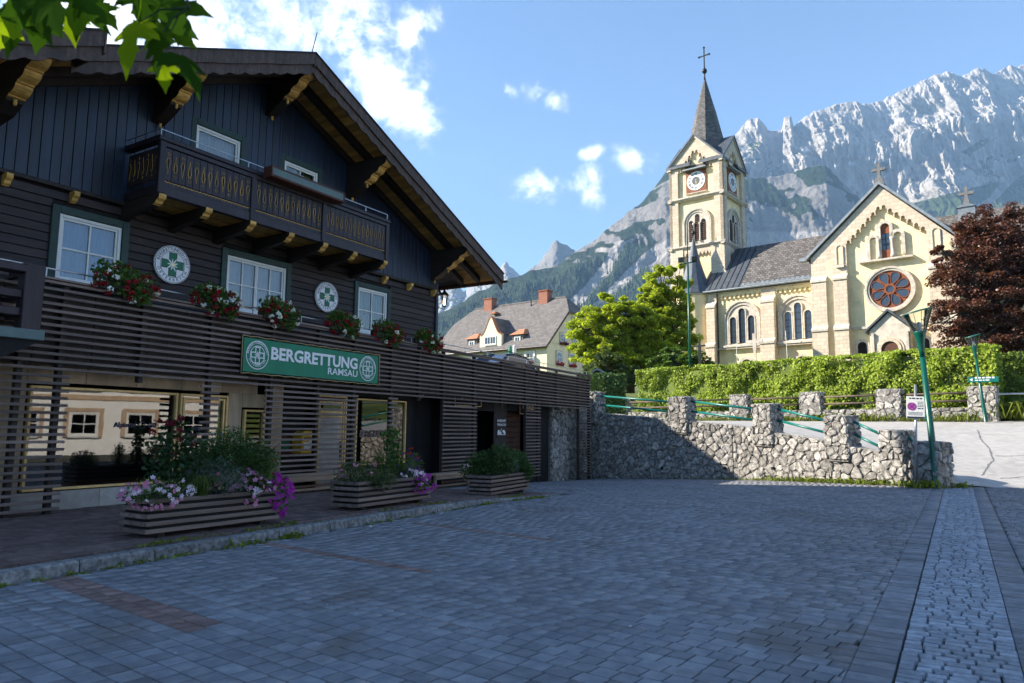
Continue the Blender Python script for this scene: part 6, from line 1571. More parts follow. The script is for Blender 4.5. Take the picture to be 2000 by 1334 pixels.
# --- tower
TW0, TW1, TD0, TD1 = -21.65, -15.45, 4.5, 10.7
tcx, tcy = (TW0 + TW1) / 2, (TD0 + TD1) / 2
part('tower_core', 'stucco_yellow', lambda b: b.box(TW0 + .3, TW1 - .3, TD0 + .3, TD1 - .3, GZ - .5, 30.4))
HW = (TW1 - TW0) / 2
def on_side(o, k):
    """a piece built for the front (-y) turned to side k of the tower (0 front, 1 right, 2 back, 3 left)"""
    o.matrix_basis = Matrix.Translation((tcx, tcy, 0)) @ Matrix.Rotation(k * math.pi / 2, 4, 'Z') @ Matrix.Translation((0, -HW, 0)); return o
def tower_pieces(k):
    pw = 1.02
    for nm, z0, z1 in (('corner_pier', 21.6, 26.6), ('corner_pier', 27.05, 30.2)):
        for e in (-1, 1):
            xa, xb = sorted((e * HW, e * (HW - pw)))
            b = MB(); b.box(xa, xb, 0, .34, z0, z1); on_side(b.obj(nm, 'church_stone', church), k)
    b = MB(); L = scallop(-HW + pw, 0, 5, lambda q: 29.95 + q * .47); Rr = scallop(0, HW - pw, 5, lambda q: 31.83 - q * .47)
    b.prism(L + Rr[1:] + [(HW - pw, 30.19), (HW, 30.19), (HW, 30.7), (0, 33.75), (-HW, 30.7), (-HW, 30.19), (-HW + pw, 30.19)], .002, .34); on_side(b.obj('stepped_gable', 'church_stone', church), k)
    b = MB(); b.prism([(-HW + .1, 29.9), (HW - .1, 29.9), (HW - .1, 30.6), (0, 33.6), (-HW + .1, 30.6)], .3, 1.2); on_side(b.obj('gable_field', 'stucco_yellow', church), k)
    b = MB(); b.prism([(-HW - .25, 30.45), (0, 33.8), (0, 34.02), (-HW - .25, 30.70)], -.22, 2.6); b.prism([(HW + .25, 30.45), (0, 33.8), (0, 34.02), (HW + .25, 30.70)], -.22, 2.6); on_side(b.obj('gable_roof', 'lead', church), k)
    b = MB(); b.prism([(-HW - .24, 30.25), (0, 33.58), (0, 33.79), (-HW - .24, 30.44)], -.12, .3); b.prism([(HW + .24, 30.25), (0, 33.58), (0, 33.79), (HW + .24, 30.44)], -.12, .3); on_side(b.obj('gable_moulding', 'trim_stone', church), k)
    for z, h in ((26.6, .42), (21.18, .42)):
        b = MB(); prism_x(b, [(.3, z + h), (-.05, z + h), (-.22, z + h - .1), (-.22, z + h - .2), (-.02, z), (.3, z)], -HW - .22, HW + .22); on_side(b.obj('cornice', 'trim_stone', church), k)
    # bell arch
    b = MB(); arch_ring(b, -1.42, 1.42, 21.6, 25.45, .24, .06, .34); arch_ring(b, -1.18, 1.18, 21.6, 25.2, .24, .16, .34); on_side(b.obj('bell_arch', 'trim_stone', church), k)
    b = MB(); b.prism(arch_poly(-1.18, 1.18, 21.7, 25.2), .24, .33); on_side(b.obj('bell_panel', 'trim_stone', church), k)
    for dx, zt in ((-.72, 24.35), (0, 25.0), (.72, 24.35)):
        b = MB(); b.prism(arch_poly(dx - .25, dx + .25, 22.0, zt), .215, .25); o = on_side(b.obj('bell_opening', 'dark_room', church), k)
        b = MB()
        for q in np.arange(22.1, zt - .3, .22): b.box(dx - .24, dx + .24, .19, .215, q, q + .1)
        b.obj('louver', 'louver', o)
    for dx in (-.36, .36):
        b = MB(); b.lathe([(.13, 21.9), (.13, 22.1), (.085, 22.18), (.08, 23.7), (.13, 23.85), (.15, 24.0)], (dx, .14, 0), 10); on_side(b.obj('colonnette', 'trim_stone', church, True), k)
    if k in (0, 1):
        cz = 28.72
        b = MB(); b.box(-1.18, 1.18, .20, .32, cz - 1.28, cz + 1.22); o = on_side(b.obj('clock', 'rose_wood', church), k); tag(o, label='white clock face with roman numerals on a wooden board')
        b = MB(); b.prism([(1.06 * math.cos(2 * math.pi * q / 40), cz + 1.06 * math.sin(2 * math.pi * q / 40)) for q in range(40)], .16, .2); b.obj('dial', 'clock_face', o)
        b = MB(); b.prism([(.46 * math.cos(2 * math.pi * q / 30), cz + .46 * math.sin(2 * math.pi * q / 30)) for q in range(30)], .15, .158); b.obj('dial_centre', 'lead', o)
        b = MB()
        for q, tx in enumerate(('XII', 'I', 'II', 'III', 'IIII', 'V', 'VI', 'VII', 'VIII', 'IX', 'X', 'XI')):
            a = math.pi / 2 - q * math.pi / 6; put_text(b, tx, .36, .66 * math.cos(a), cz + .66 * math.sin(a), .155, .012, 'CENTER', .8, a - math.pi / 2)
        b.obj('numerals', 'clock_dark', o)
        b = MB()
        for a, L_, w in ((R(262), .55, .06), (R(286), .82, .045)):
            ca, sa = math.cos(a), math.sin(a); b.prism([(-.18 * ca - w * sa, cz - .18 * sa + w * ca), (-.18 * ca + w * sa, cz - .18 * sa - w * ca), (L_ * ca, cz + L_ * sa)], .138, .146)
        b.obj('hands', 'gold', o)
        b = MB(); b.prism([(-1.35, cz + 1.22), (1.35, cz + 1.22), (1.35, cz + 1.34), (-1.35, cz + 1.34)], -.35, .3); b.obj('clock_hood', 'zinc', o)
        b = MB(); b.box(-1.25, 1.25, .1, .3, cz - 1.38, cz - 1.285); b.obj('clock_sill', 'trim_stone', o)
for k in range(4): tower_pieces(k)
# lower shaft: piers and yellow fields with a toothed frieze
for k in range(4):
    for e in (-1, 1):
        xa, xb = sorted((e * (HW + .02), e * (HW - 1.5)))
        b = MB(); b.box(xa, xb, -.03, .34, GZ, 21.18); on_side(b.obj('corner_pier', 'church_stone', church), k)
    b = MB(); n_ = 8; w = (2 * HW - 3.0) / n_; pts = []
    for q in range(n_): a = -HW + 1.5 + q * w; pts += [(a, 20.75), (a + w / 2, 20.35)]
    b.prism(pts + [(HW - 1.5, 20.75), (HW - 1.5, 21.19), (-HW + 1.5, 21.19)], .05, .33); on_side(b.obj('toothed_frieze', 'church_stone', church), k)
    b = MB(); prism_x(b, [(.3, 18.6), (-.18, 18.2), (-.18, 18.02), (.3, 18.02)], -HW - .12, -HW + 1.6); prism_x(b, [(.3, 14.4), (-.3, 14.0), (-.3, 13.8), (.3, 13.8)], -HW - .2, -HW + 1.7); on_side(b.obj('pier_ledge', 'trim_stone', church), k)
# spire
def spire(b):
    n_ = 8; rings = [(3.2, 30.2), (2.5, 31.9), (2.08, 33.5), (1.62, 35.4), (1.15, 37.5), (.70, 39.2), (.30, 40.8), (.11, 41.5)]
    b.lathe(rings, (tcx, tcy, 0), n_, math.pi / 8)
part('spire', 'spire_shingle', spire)
SPZ = 41.5
part('spire_tip', 'metal_dark', lambda b: b.lathe([(.14, SPZ - .3), (.08, SPZ + .5), (.07, SPZ + .7), (.24, SPZ + .85), (.30, SPZ + 1.05), (.24, SPZ + 1.25), (.06, SPZ + 1.4), (.04, SPZ + 3.6)], (tcx, tcy, 0), 10), smooth=True)
part('spire_cross', 'metal_dark', lambda b: (b.box(tcx - .62, tcx + .62, tcy - .05, tcy + .05, SPZ + 2.85, SPZ + 2.97), b.box(tcx - .06, tcx + .06, tcy - .051, tcy + .051, SPZ + 1.3, SPZ + 3.9), b.lathe([(.1, -.08), (.14, 0), (.1, .08)], (tcx - .62, tcy, SPZ + 2.91), 8), b.lathe([(.1, -.08), (.14, 0), (.1, .08)], (tcx + .62, tcy, SPZ + 2.91), 8), b.lathe([(.1, -.08), (.14, 0), (.1, .08)], (tcx, tcy, SPZ + 3.9), 8)))
# floodlight mast, flag ropes, grave crosses by the church
def church_w(x, y, z): q = CP + Matrix.Rotation(CROT, 3, 'Z') @ Vector((x, y, 0)); return Vector((q.x, q.y, z))
p_ = Vector((.2475 * 52, 52, 0)); fm = thing('floodlight_mast', 'thin green mast with two floodlights in front of the stair turret', 'light mast', (13.1, 52.5, 3.8), R(-20))
b = MB(); b.tube([(0, 0, 0), (0, 0, 10.35)], [.10, .07], 10); b.obj('mast', 'lamp_green', fm, True)
b = MB(); b.tube([(-.62, 0, 10.2), (.62, 0, 10.35)], .05, 8); b.obj('crossarm', 'lamp_green', fm)
for x, tl in ((-.5, .5), (.48, -.2)):
    b = MB(); b.bbox(x - .2, x + .2, -.1, .12, 10.36, 10.74, .03); b.obj('floodlight', 'metal_dark', fm)
b = MB(); b.tube([(0, 0, 10.3), (0, 0, 12.6)], [.05, .02], 6); b.obj('tip', 'metal_dark', fm)
for (x, y, h, lb) in ((.341 * 53, 53, 9.0, 'carved stone grave cross above the hedge left of the buttress'), (.2635 * 53, 53, 8.65, 'small dark iron grave cross above the hedge near the turret')):
    t_ = thing('grave_cross', lb, 'cross', (x, y, 5.3), R(-39))
    b = MB(); b.prism(cross_pts(0, h - 5.3 - .75, .62 if 'stone' in lb else .45, .13 if 'stone' in lb else .06), -.06, .06); b.box(-.1, .1, -.055, .055, 0, h - 5.3 - .8); b.obj('cross', 'trim_stone' if 'stone' in lb else 'metal_dark', t_)
    b = MB(); b.prism([(-.3, 0), (.3, 0), (.22, .7), (-.22, .7)], -.2, .2); b.obj('pedestal', 'trim_stone', t_)
for x, zt in ((-13.0, 10.2), (-8.2, 11)):
    t_ = thing('rope_line', 'thin pale line hanging before the ' + ('left' if x < -10 else 'right') + ' nave window', 'rope', church_w(x, 1.2, GZ)); b = MB(); b.tube([(0, 0, 0), (0, .4, zt - GZ)], .03, 5); b.obj('line', 'paper', t_)
# ------------------------------------------------------------------ yellow house behind the deck
HP = Vector((4.653, 95.0, 0)); HROT = -R(39.8)
house = thing('yellow_house', 'cream yellow house with big grey half-hipped roof and curved gable dormer', 'house', HP, HROT)
HL, HD, HE, HRZ = -21.4, 14.0, 13.2, 20.4
def hpart(name, mat, build, parent=None, smooth=False, label=None):
    b = MB(); build(b); o = b.obj(name, mat, parent or house, smooth); tag(o, label); return o
hpart('wall', 'stucco_cream', lambda b: b.box(HL, 0, 0, HD, 5, HE + .1))
hpart('gable_wall', 'stucco_cream', lambda b: prism_x(b, [(0, HE), (4.55, 17.85), (9.45, 17.85), (HD, HE)], -.3, 0))
hpart('gable_wall', 'stucco_cream', lambda b: prism_x(b, [(0, HE), (4.55, 17.85), (9.45, 17.85), (HD, HE)], HL, HL + .3))
def hroof(b):
    v = []; 
    for dz in (.18, -.05):
        v += [(.45, -.6, 12.62 + dz), (.45, 4.46, 17.82 + dz), (-1.8, 7, HRZ + dz), (-19.6, 7, HRZ + dz), (HL - .45, 4.46, 17.82 + dz), (HL - .45, -.6, 12.62 + dz), (.45, 14.6, 12.62 + dz), (.45, 9.54, 17.82 + dz), (HL - .45, 9.54, 17.82 + dz), (HL - .45, 14.6, 12.62 + dz)]
    f = [(0, 1, 2, 3, 4, 5), (7, 6, 9, 8, 3, 2), (1, 7, 2), (8, 4, 3)]
    b.add(v, f + [tuple(10 + i_ for i_ in q[::-1]) for q in f] + [(0, 5, 15, 10), (1, 0, 10, 11), (5, 4, 14, 15), (7, 1, 11, 17), (4, 8, 18, 14)])
hr = hpart('roof', 'house_roof', hroof)
hpart('eave_board', 'louver', lambda b: b.box(HL - .45, .45, -.62, -.56, 12.42, 12.66), hr); hpart('gutter', 'metal_dark', lambda b: b.tube([(HL - .5, -.7, 12.6), (.5, -.7, 12.6)], .1, 8), hr)
hpart('verge_board', 'louver', lambda b: prism_x(b, [(-.6, 12.4), (4.46, 17.6), (4.46, 17.8), (-.6, 12.6)], .42, .48), hr)
hpart('ridge_tiles', 'house_roof', lambda b: b.tube([(-19.6, 7, HRZ + .18), (-1.8, 7, HRZ + .18)], .16, 8), hr)
for x in (-16.3, -5.5):
    c_ = hpart('chimney', 'chimney_brick', lambda b: b.box(x - .8, x + .8, 6.3, 7.5, 19.0, 21.75), hr); hpart('chimney_cap', 'brick_red', lambda b: b.box(x - .9, x + .9, 6.2, 7.6, 21.76, 21.92), hr)
hpart('vent_pipe', 'metal_dark', lambda b: b.tube([(-7.6, 6.2, 19.6), (-7.6, 6.2, 20.7)], .09, 6), hr)
hpart('roof_hatch', 'tile_red', lambda b: b.prism([(-14.2, 19.0), (-13.2, 19.0), (-13.3, 19.3), (-14.3, 19.25)], 4.6, 5.6), hr)
hpart('skylight', 'church_glass', lambda b: b.add([(-20.4, .55, 13.95), (-19.3, .55, 13.95), (-19.3, 1.25, 14.67), (-20.4, 1.25, 14.67)], [(0, 1, 2, 3)]), hr)
# curved gable dormer
cg = []
for k in range(25):
    t_ = k / 24; x = -12.0 + 4.1 * t_; u = abs(t_ - .5) * 2
    cg.append((x, 14.9 + 2.6 * (.5 + .5 * math.cos(math.pi * min(1, u ** .85)) ) ** 1.25 + (.10 if u > .97 else 0)))
dm = hpart('curved_gable', 'stucco_cream', lambda b: b.prism([(-12.0, 12.9), (-7.9, 12.9)] + cg[::-1], -.12, .4), label='curved plaster gable dormer')
hpart('gable_rim', 'tile_red', lambda b: [b.prism([p0, p1, (p1[0], p1[1] + .16), (p0[0], p0[1] + .16)], -.2, .5) for p0, p1 in zip(cg[:-1], cg[1:])], dm)
def dormer_roof(b):
    n_ = len(cg); b.add([(x, .5, z + .05) for x, z in cg] + [(x, max(.5, (z - 12.9) / 1.03), z + .05) for x, z in cg], [(k, k + 1, n_ + k + 1, n_ + k) for k in range(n_ - 1)])
hpart('dormer_roof', 'house_roof', dormer_roof, dm); hpart('dormer_cheek', 'house_roof', lambda b: (b.box(-12.0, -11.95, .3, 2.2, 12.9, 14.95), b.box(-7.95, -7.9, .3, 2.2, 12.9, 14.95)), dm)
window(house, -11.05, -8.85, 13.5, 14.75, -.21, 4, 1, .09, None, 0, 'dark_room', leafs=2, bar=.05, room=.075, depth=.09)
for x in (-14.1, -5.45):
    d_ = hpart('small_dormer', 'house_roof', lambda b: b.box(x - .95, x + .95, .5, 3, 12.9, 14.75), label='small dormer with red tiled hip')
    hpart('dormer_hip', 'tile_red', lambda b: b.add([(x - 1.3, .15, 14.7), (x + 1.3, .15, 14.7), (x + 1.2, 3.2, 14.9), (x - 1.2, 3.2, 14.9), (x - .45, 1.5, 15.6), (x + .45, 1.5, 15.6), (x + .45, 3.0, 15.7), (x - .45, 3.0, 15.7)], [(0, 1, 5, 4), (1, 2, 6, 5), (3, 0, 4, 7), (4, 5, 6, 7), (0, 3, 2, 1)]), d_)
    window(house, x - .55, x + .55, 13.4, 14.5, .41, 2, 1, .12, None, 0, 'dark_room', bar=.06, room=.075, depth=.09)
def red_box(x0, x1, y, z, rot, label_no):
    b = MB(); b.box(x0, x1, y - .3, y - .05, z - .2, z); 
    return b
HW_ = []
for x0, x1 in ((-3.5, -2.15), (-6.9, -5.6), (-10.2, -8.9), (-13.5, -12.2)):
    w = window(house, x0, x1, 10.5, 12.0, -.09, 2, 2, .10, 'stucco_white', .22, 'curtain', bar=.06, room=.075, depth=.09); HW_.append((w, x0, x1, 10.5))
for y0, y1, z0, z1, bx in ((2.1, 3.4, 10.6, 12.2, 1), (5.1, 6.4, 10.6, 12.2, 1), (3.0, 4.25, 13.5, 14.8, 1), (5.9, 7.2, 13.5, 14.8, 1), (8.8, 10.1, 13.5, 14.8, 1), (5.8, 6.9, 16.2, 17.3, 0), (8.6, 9.9, 10.6, 12.2, 1)):
    w = window(house, y0, y1, z0, z1, -.09, 2, 2, .10, 'trim_stone', .14, 'dark_room', bar=.06, room=.075, depth=.09); w.rotation_euler = (0, 0, math.pi / 2)
    if bx:
        b = MB(); b.box(y0 - .1, y1 + .1, -.35, -.1, z0 - .32, z0 - .08); b.obj('flower_box', 'box_brown', w)
        P_ = np.stack([RNG.uniform(y0 - .2, y1 + .2, 120), RNG.uniform(-.5, -.1, 120), z0 - .1 + RNG.normal(size=120) * .14], 1); V, F = leaf_quads(P_, .2); npmesh('red_blooms', V, F, 'petal_scarlet' if z0 < 12 else 'petal_crimson', w)
for w, x0, x1, z0 in HW_[:2]:
    P_ = np.stack([RNG.uniform(x0 - .1, x1 + .1, 110), RNG.uniform(-.4, -.1, 110), z0 + .15 + RNG.normal(size=110) * .16], 1); V, F = leaf_quads(P_, .2); npmesh('red_blooms', V, F, 'petal_scarlet', w)
um = thing('closed_parasol', 'closed green and white parasol before the yellow house', 'parasol', HP + Matrix.Rotation(HROT, 3, 'Z') @ Vector((-5.0, -1.6, 6)), HROT)
b = MB(); b.lathe([(.05, 4.2), (.32, 4.5), (.36, 6.2), (.12, 6.9), (.02, 7.0)], n=10); b.obj('canopy', 'umbrella_green', um); b = MB(); b.tube([(0, 0, 0), (0, 0, 7.1)], .05, 8); b.obj('pole', 'metal_rail', um)
b = MB(); b.lathe([(.06, 4.3), (.25, 4.6), (.25, 6.9), (.03, 7.0)], (.75, 0, 0), 10); b.obj('white_canopy', 'sign_white', um)
# little hut roof beyond the dark hedge
hut = thing('garden_hut', 'small dark hut with pale roof edges behind the dark clipped hedge', 'hut', (5.75, 47.5, 2.4), R(-10))
b = MB(); b.prism([(-1.0, 0), (1.0, 0), (1.0, 2.5), (0, 3.05), (-1.0, 2.5)], -.8, .8); b.obj('wall', 'louver', hut)
for e in (-1, 1): b = MB(); b.prism([(0, 3.1), (e * 1.35, 2.42), (e * 1.35, 2.52), (0, 3.22)], -1.0, 1.0); b.obj('roof', 'zinc', hut)

# ------------------------------------------------------------------ neighbours outside the picture that shade and are mirrored
def plain_house(name, label, loc, rz, w, d, h, roofz, wallmat, floors, cols, framed, z_off=1.0):
    t_ = thing(name, label, 'house', loc, rz)
    b = MB(); b.box(0, w, 0, d, -1.5, h); b.obj('wall', wallmat, t_)
    b = MB(); prism_x(b, [(-.9, h - .25), (d / 2, roofz), (d + .9, h - .25), (d + .9, h - .45), (d / 2, roofz - .25), (-.9, h - .45)], -.7, w + .7); b.obj('roof', 'house_roof', t_)
    for x in (0, w - .1): b = MB(); prism_x(b, [(0, h - .1), (d, h - .1), (d / 2, roofz - .3)], x, x + .1); b.obj('gable', wallmat, t_)
    fh = (h - z_off) / floors
    for f in range(floors):
        for c in range(cols):
            x = w * (c + .5) / cols; z = z_off + f * fh
            o = window(t_, x - .75, x + .75, z, z + fh * .52, -.1, 2, 2, .09, 'wall_panel' if framed else 'casing_green', .22, 'dark_room', bar=.05, room=.075, depth=.1)
    if framed:
        b = MB(); b.box(-.02, w + .02, -.06, -.02, z_off + fh * .78, z_off + fh * .88); b.obj('painted_band', 'wall_panel', t_)
    return t_
shade_block = plain_house('shade_block', 'unseen tall building left of the chalet, shaped to shade the square', (-22.6, 8.0, 0), math.pi / 2, 19.3, 11, 22.6, 24.2, 'stucco_white', 6, 5, False)  # unseen block, its height and ends set to throw shade on the square
opp = plain_house('white_house', 'white house with ochre window bands across the square', (24.2, 21.4, -.1), -math.pi / 2, 20, 11, 6.4, 10.4, 'stucco_white', 2, 7, True, 1.1)
# ------------------------------------------------------------------ vegetation
def ell_points(c, r, n_, shell=.55, rng=RNG):
    d = rng.normal(size=(n_, 3)); d /= np.linalg.norm(d, axis=1, keepdims=True); k = shell + (1 - shell) * rng.random((n_, 1)) ** .6
    return np.asarray(c) + d * k * np.asarray(r), d
def tree(name, label, cat_group, base, trunk_h, trunk_r, clumps, leaf_mat, leaf_size, n_leaves, seed=1, up=.4, sub=30, bare=0, lean=(0, 0)):
    """clumps: (dx,dy,z,rx,ry,rz) big lobes; each lobe is filled with smaller twig clumps"""
    rng = np.random.default_rng(seed); t_ = thing(name, label, 'tree', base, 0, cat_group)
    b = MB(); top = Vector((lean[0], lean[1], trunk_h)); b.tube([(0, 0, -.3), (lean[0] * .3, lean[1] * .3, trunk_h * .5), top], [trunk_r * 1.25, trunk_r, trunk_r * .75], 10)
    tw = MB()
    P = []; N = []
    vol = np.array([c[3] * c[4] * c[5] for c in clumps]) ** .7; vol /= vol.sum()
    for c, vf in zip(clumps, vol):
        e = Vector(c[:3]); mid_ = top.lerp(e, .5) + Vector(rng.normal(size=3) * .3)
        b.tube([top - Z1 * .4, mid_, e], [trunk_r * .55, trunk_r * .34, trunk_r * .12], 7)
        k = max(4, int(sub * (vf * len(clumps)))); cs, dn = ell_points(c[:3], np.array(c[3:]) * .95, k, .35, rng)
        for q, dd in zip(cs, dn):
            r = np.array(c[3:]) * rng.uniform(.18, .36); nl = int(n_leaves * vf / k * rng.uniform(.6, 1.3))
            pp, nn = ell_points(q, r * (1, 1, .62), nl, .35, rng); P.append(pp); N.append(nn * .5 + np.array([0, 0, .5]))
            tw.tube([e, Vector(q)], [trunk_r * .12, trunk_r * .04], 4)
    P = np.concatenate(P); N = np.concatenate(N)
    b.obj('trunk', 'bark', t_, True); tw.obj('twigs', 'bark', t_)
    V, F = leaf_quads(P, leaf_size, .7, up, N=N, rng=rng); npmesh('crown', V, F, leaf_mat, t_)
    if bare:
        bb = MB()
        for k in range(bare):
            a = Vector((rng.normal() * .5, rng.normal() * .5, 0)); p0 = top + a; p1 = p0 + Vector((rng.normal() * .7, rng.normal() * .5, 2.2 + rng.random() * 2.2)); bb.tube([p0, p0.lerp(p1, .5) + Vector(rng.normal(size=3) * .25), p1], [.09, .06, .02], 5)
            for _ in range(3): q = p0.lerp(p1, .5 + .4 * rng.random()); bb.tube([q, q + Vector((rng.normal() * .5, rng.normal() * .4, .5 + rng.random() * .7))], [.03, .01], 4)
        bb.obj('bare_branches', 'bark', t_)
    return t_
tree('maple_tree', 'yellow-green maple with bare twigs between the yellow house and the church', 'maples beside the church', (9.9, 60, 5.0), 3.4, .34,
     [(-3.0, 0, 5.2, 2.2, 2.2, 1.9), (-1.2, -.4, 7.0, 1.8, 1.8, 1.5), (-3.4, .3, 3.2, 1.8, 1.8, 1.5), (-.6, .5, 4.4, 2.2, 2.2, 2.0), (.8, -.8, 5.8, 1.7, 1.7, 1.6), (-2.2, -1, 1.9, 2.3, 2, 1.5), (.6, -.6, 2.4, 2.2, 2, 1.7), (1.6, -.2, 4.4, 1.9, 1.8, 1.8), (-1.9, -.8, 3.8, 1.9, 1.8, 1.7), (-.4, -1.0, 6.0, 1.7, 1.6, 1.5), (2.2, -.3, 2.6, 1.8, 1.8, 1.6)], 'leaf_maple', .21, 70000, 3, bare=5)
tree('maple_tree', 'taller yellow-green maple close against the left edge of the church tower', 'maples beside the church', (14.6, 66, 5.4), 4.2, .36,
     [(-.6, 0, 9.6, 1.9, 1.9, 2.0), (-1.6, .4, 7.2, 1.9, 1.9, 1.8), (.6, 0, 7.4, 2.0, 2.0, 2.2), (-.8, -.6, 4.8, 2.3, 2.2, 2.0), (.6, -.6, 3.0, 2.0, 2.0, 1.8), (-2.6, .2, 5.2, 1.5, 1.5, 1.5), (1.0, .5, 10.4, 1.2, 1.2, 1.6), (-1.0, -.8, 6.2, 1.8, 1.8, 1.7), (.9, -.5, 5.2, 1.9, 1.8, 1.9), (-1.5, 0, 8.6, 1.5, 1.5, 1.4)], 'leaf_maple', .21, 66000, 5, bare=3)
tree('shrub', 'dark green rounded shrub before the stair turret of the church', None, (13.1, 55, 5.0), .8, .12, [(0, 0, 1.9, 1.7, 1.5, 1.4), (-1.3, .2, 1.4, 1.3, 1.2, 1.2), (1.2, 0, 1.4, 1.4, 1.2, 1.2)], 'leaf_dark', .24, 5200, 7)
tree('shrub', 'grey-green willowy shrub below the maple beside the yellow house', None, (7.6, 57, 4.6), .8, .1, [(0, 0, 2.0, 1.6, 1.4, 1.7), (-1.2, 0, 1.3, 1.2, 1.1, 1.2), (1.3, 0, 1.2, 1.4, 1.1, 1.3)], 'leaf_olive', .22, 4200, 9)
tree('copper_beech', 'dense dark purple copper beech right of the church gable', None, (35.2, 51, 6.6), 2.6, .45,
     [(0, 0, 8.2, 3.0, 2.8, 2.6), (-2.4, -.4, 6.2, 2.4, 2.4, 2.1), (2.4, -.4, 6.6, 2.6, 2.4, 2.3), (-3.2, -.6, 3.6, 2.4, 2.2, 2.0), (.2, -1.4, 4.8, 3.0, 2.4, 2.4), (3.4, -.5, 3.6, 2.8, 2.4, 2.4), (-2.4, -1, 1.6, 2.6, 2.2, 1.7), (1.2, -1.4, 1.9, 3.0, 2.2, 1.9), (-1.1, .2, 9.9, 1.7, 1.7, 1.7), (1.5, .2, 10.2, 1.6, 1.6, 1.6), (4.5, 0, 7.4, 2.2, 2.2, 2.2), (-3.6, 0, 8.0, 1.2, 1.2, 1.1)], 'leaf_copper', .18, 84000, 13, sub=40)
def hedge(name, label, line, depth, z0, z1, mat, size, dens, seed, core='leaf_hedge_dark', rough=.16, parts=True):
    rng = np.random.default_rng(seed); A0 = Vector((*line[0], 0)); t_ = thing(name, label, 'hedge', A0)
    V_, F_, off = [], [], 0; cb = MB()
    for k in range(len(line) - 1):
        A, B = np.array(line[k], float), np.array(line[k + 1], float); u = (B - A) / np.linalg.norm(B - A); n_ = np.array([u[1], -u[0]]); n_ = n_ if n_ @ A < 0 else -n_
        L = np.linalg.norm(B - A); H = z1 - z0
        cnt = int(L * H * dens); uu = rng.random(cnt) * (L + .3) - .15; zz = z0 + rng.random(cnt) * H
        bump = (fbm(uu / 1.3 + k * 9, zz / .9, 4, seed) - .5) * rough * 3
        P1_ = np.stack([A[0] + u[0] * uu + n_[0] * bump, A[1] + u[1] * uu + n_[1] * bump, zz], 1) + rng.normal(size=(cnt, 3)) * .06; N1 = np.tile([n_[0], n_[1], .35], (cnt, 1))
        ct = int(L * depth * dens * .9); uu = rng.random(ct) * (L + .3) - .15; dd = rng.random(ct) * depth
        P2_ = np.stack([A[0] + u[0] * uu - n_[0] * dd, A[1] + u[1] * uu - n_[1] * dd, z1 + (fbm(uu / .8, dd / .6 + k * 5, 4, seed + 5) - .5) * .42 + np.abs(rng.normal(size=ct)) * .05], 1); N2 = np.tile([n_[0] * .4, n_[1] * .4, 1.], (ct, 1))
        ce = int(depth * H * dens); e_ = rng.random(ce) < .5; dd = rng.random(ce) * depth; us = np.where(e_, -.05, L + .05)
        P4_ = np.stack([A[0] + u[0] * us - n_[0] * dd, A[1] + u[1] * us - n_[1] * dd, z0 + rng.random(ce) * H], 1) + rng.normal(size=(ce, 3)) * .07; N4 = np.where(e_[:, None], -1, 1) * np.tile([u[0], u[1], 0], (ce, 1))
        P = np.concatenate([P1_, P2_, P4_]) - np.array([A0.x, A0.y, 0]); N = np.concatenate([N1, N2, N4])
        kp = fbm(P[:, 0] * 1.1 + P[:, 2] * .6, P[:, 1] * 1.1 + P[:, 2] * 1.3, 4, seed + 8) + rng.random(len(P)) * .22 > .47; P, N = P[kp], N[kp]
        V, F = leaf_quads(P, size, .72, .1, N=N, rng=rng); V_.append(V); F_.append(F + off); off += len(V)
        q = [A - n_ * .22 + u * .1, B - n_ * .22 - u * .1, B - n_ * (depth - .15) - u * .1, A - n_ * (depth - .15) + u * .1]
        cb.add([(p_[0] - A0.x, p_[1] - A0.y, z) for z in (z0 - .3, z1 - .22) for p_ in q], [(4, 5, 6, 7), (0, 1, 5, 4), (1, 2, 6, 5), (2, 3, 7, 6), (3, 0, 4, 7)])
    npmesh('leaves', np.concatenate(V_), np.concatenate(F_), mat, t_); cb.obj('inner_growth', core, t_)
    return t_
hedge('clipped_hedge', 'long tall clipped beech hedge running below the church', [(9.6, 53.6), (15.6, 47.0), (18.7, 43.4), (21.5, 39.9), (24.6, 36.6)], 1.5, 2.5, 6.05, 'leaf_hedge', .135, 640, 21, rough=.40)
hedge('clipped_hedge', 'yellowish clipped hedge at the right edge below the copper beech', [(26.2, 38.4), (30, 36.6), (36, 34.5)], 1.5, 2.9, 5.85, 'leaf_hedge_dark', .16, 330, 23)
hedge('clipped_hedge', 'short dark conifer hedge at the end of the slat screen', [(4.2, 45.2), (6.9, 44.6)], 1.3, 2.2, 5.05, 'needle', .14, 420, 25)
# ------------------------------------------------------------------ planters
def planter(s, o, rot, L, label):
    z = deck_z(s, o); t_ = thing('planter', label, 'planter', so2w(s, o, z), SROT + rot, 'slatted timber planters on the walk'); D = .68; hl, hd = L / 2, D / 2
    b = MB(); b.box(-hl + .05, hl - .05, -hd + .05, hd - .05, .06, .50); b.obj('liner', 'wall_black', t_)
    for k in range(5):
        z0 = .07 + k * .098
        for (x0, x1, y0, y1) in ((-hl, hl, -hd, -hd + .045), (-hl, hl, hd - .045, hd), (-hl - .02, -hl + .025, -hd + .046, hd - .046), (hl - .025, hl + .02, -hd + .046, hd - .046)):
            b = MB(); b.bbox(x0, x1, y0, y1, z0, z0 + .055, .005); b.obj('slat', 'slat_wood', t_)
    for x in (-hl + .25, hl - .25): b = MB(); b.box(x - .05, x + .05, -hd + .08, hd - .08, -.01, .07); b.obj('foot', 'post_dark', t_)
    b = MB(); b.box(-hl + .06, hl - .06, -hd + .06, hd - .06, .49, .515); b.obj('soil', 'soil', t_)
    return t_
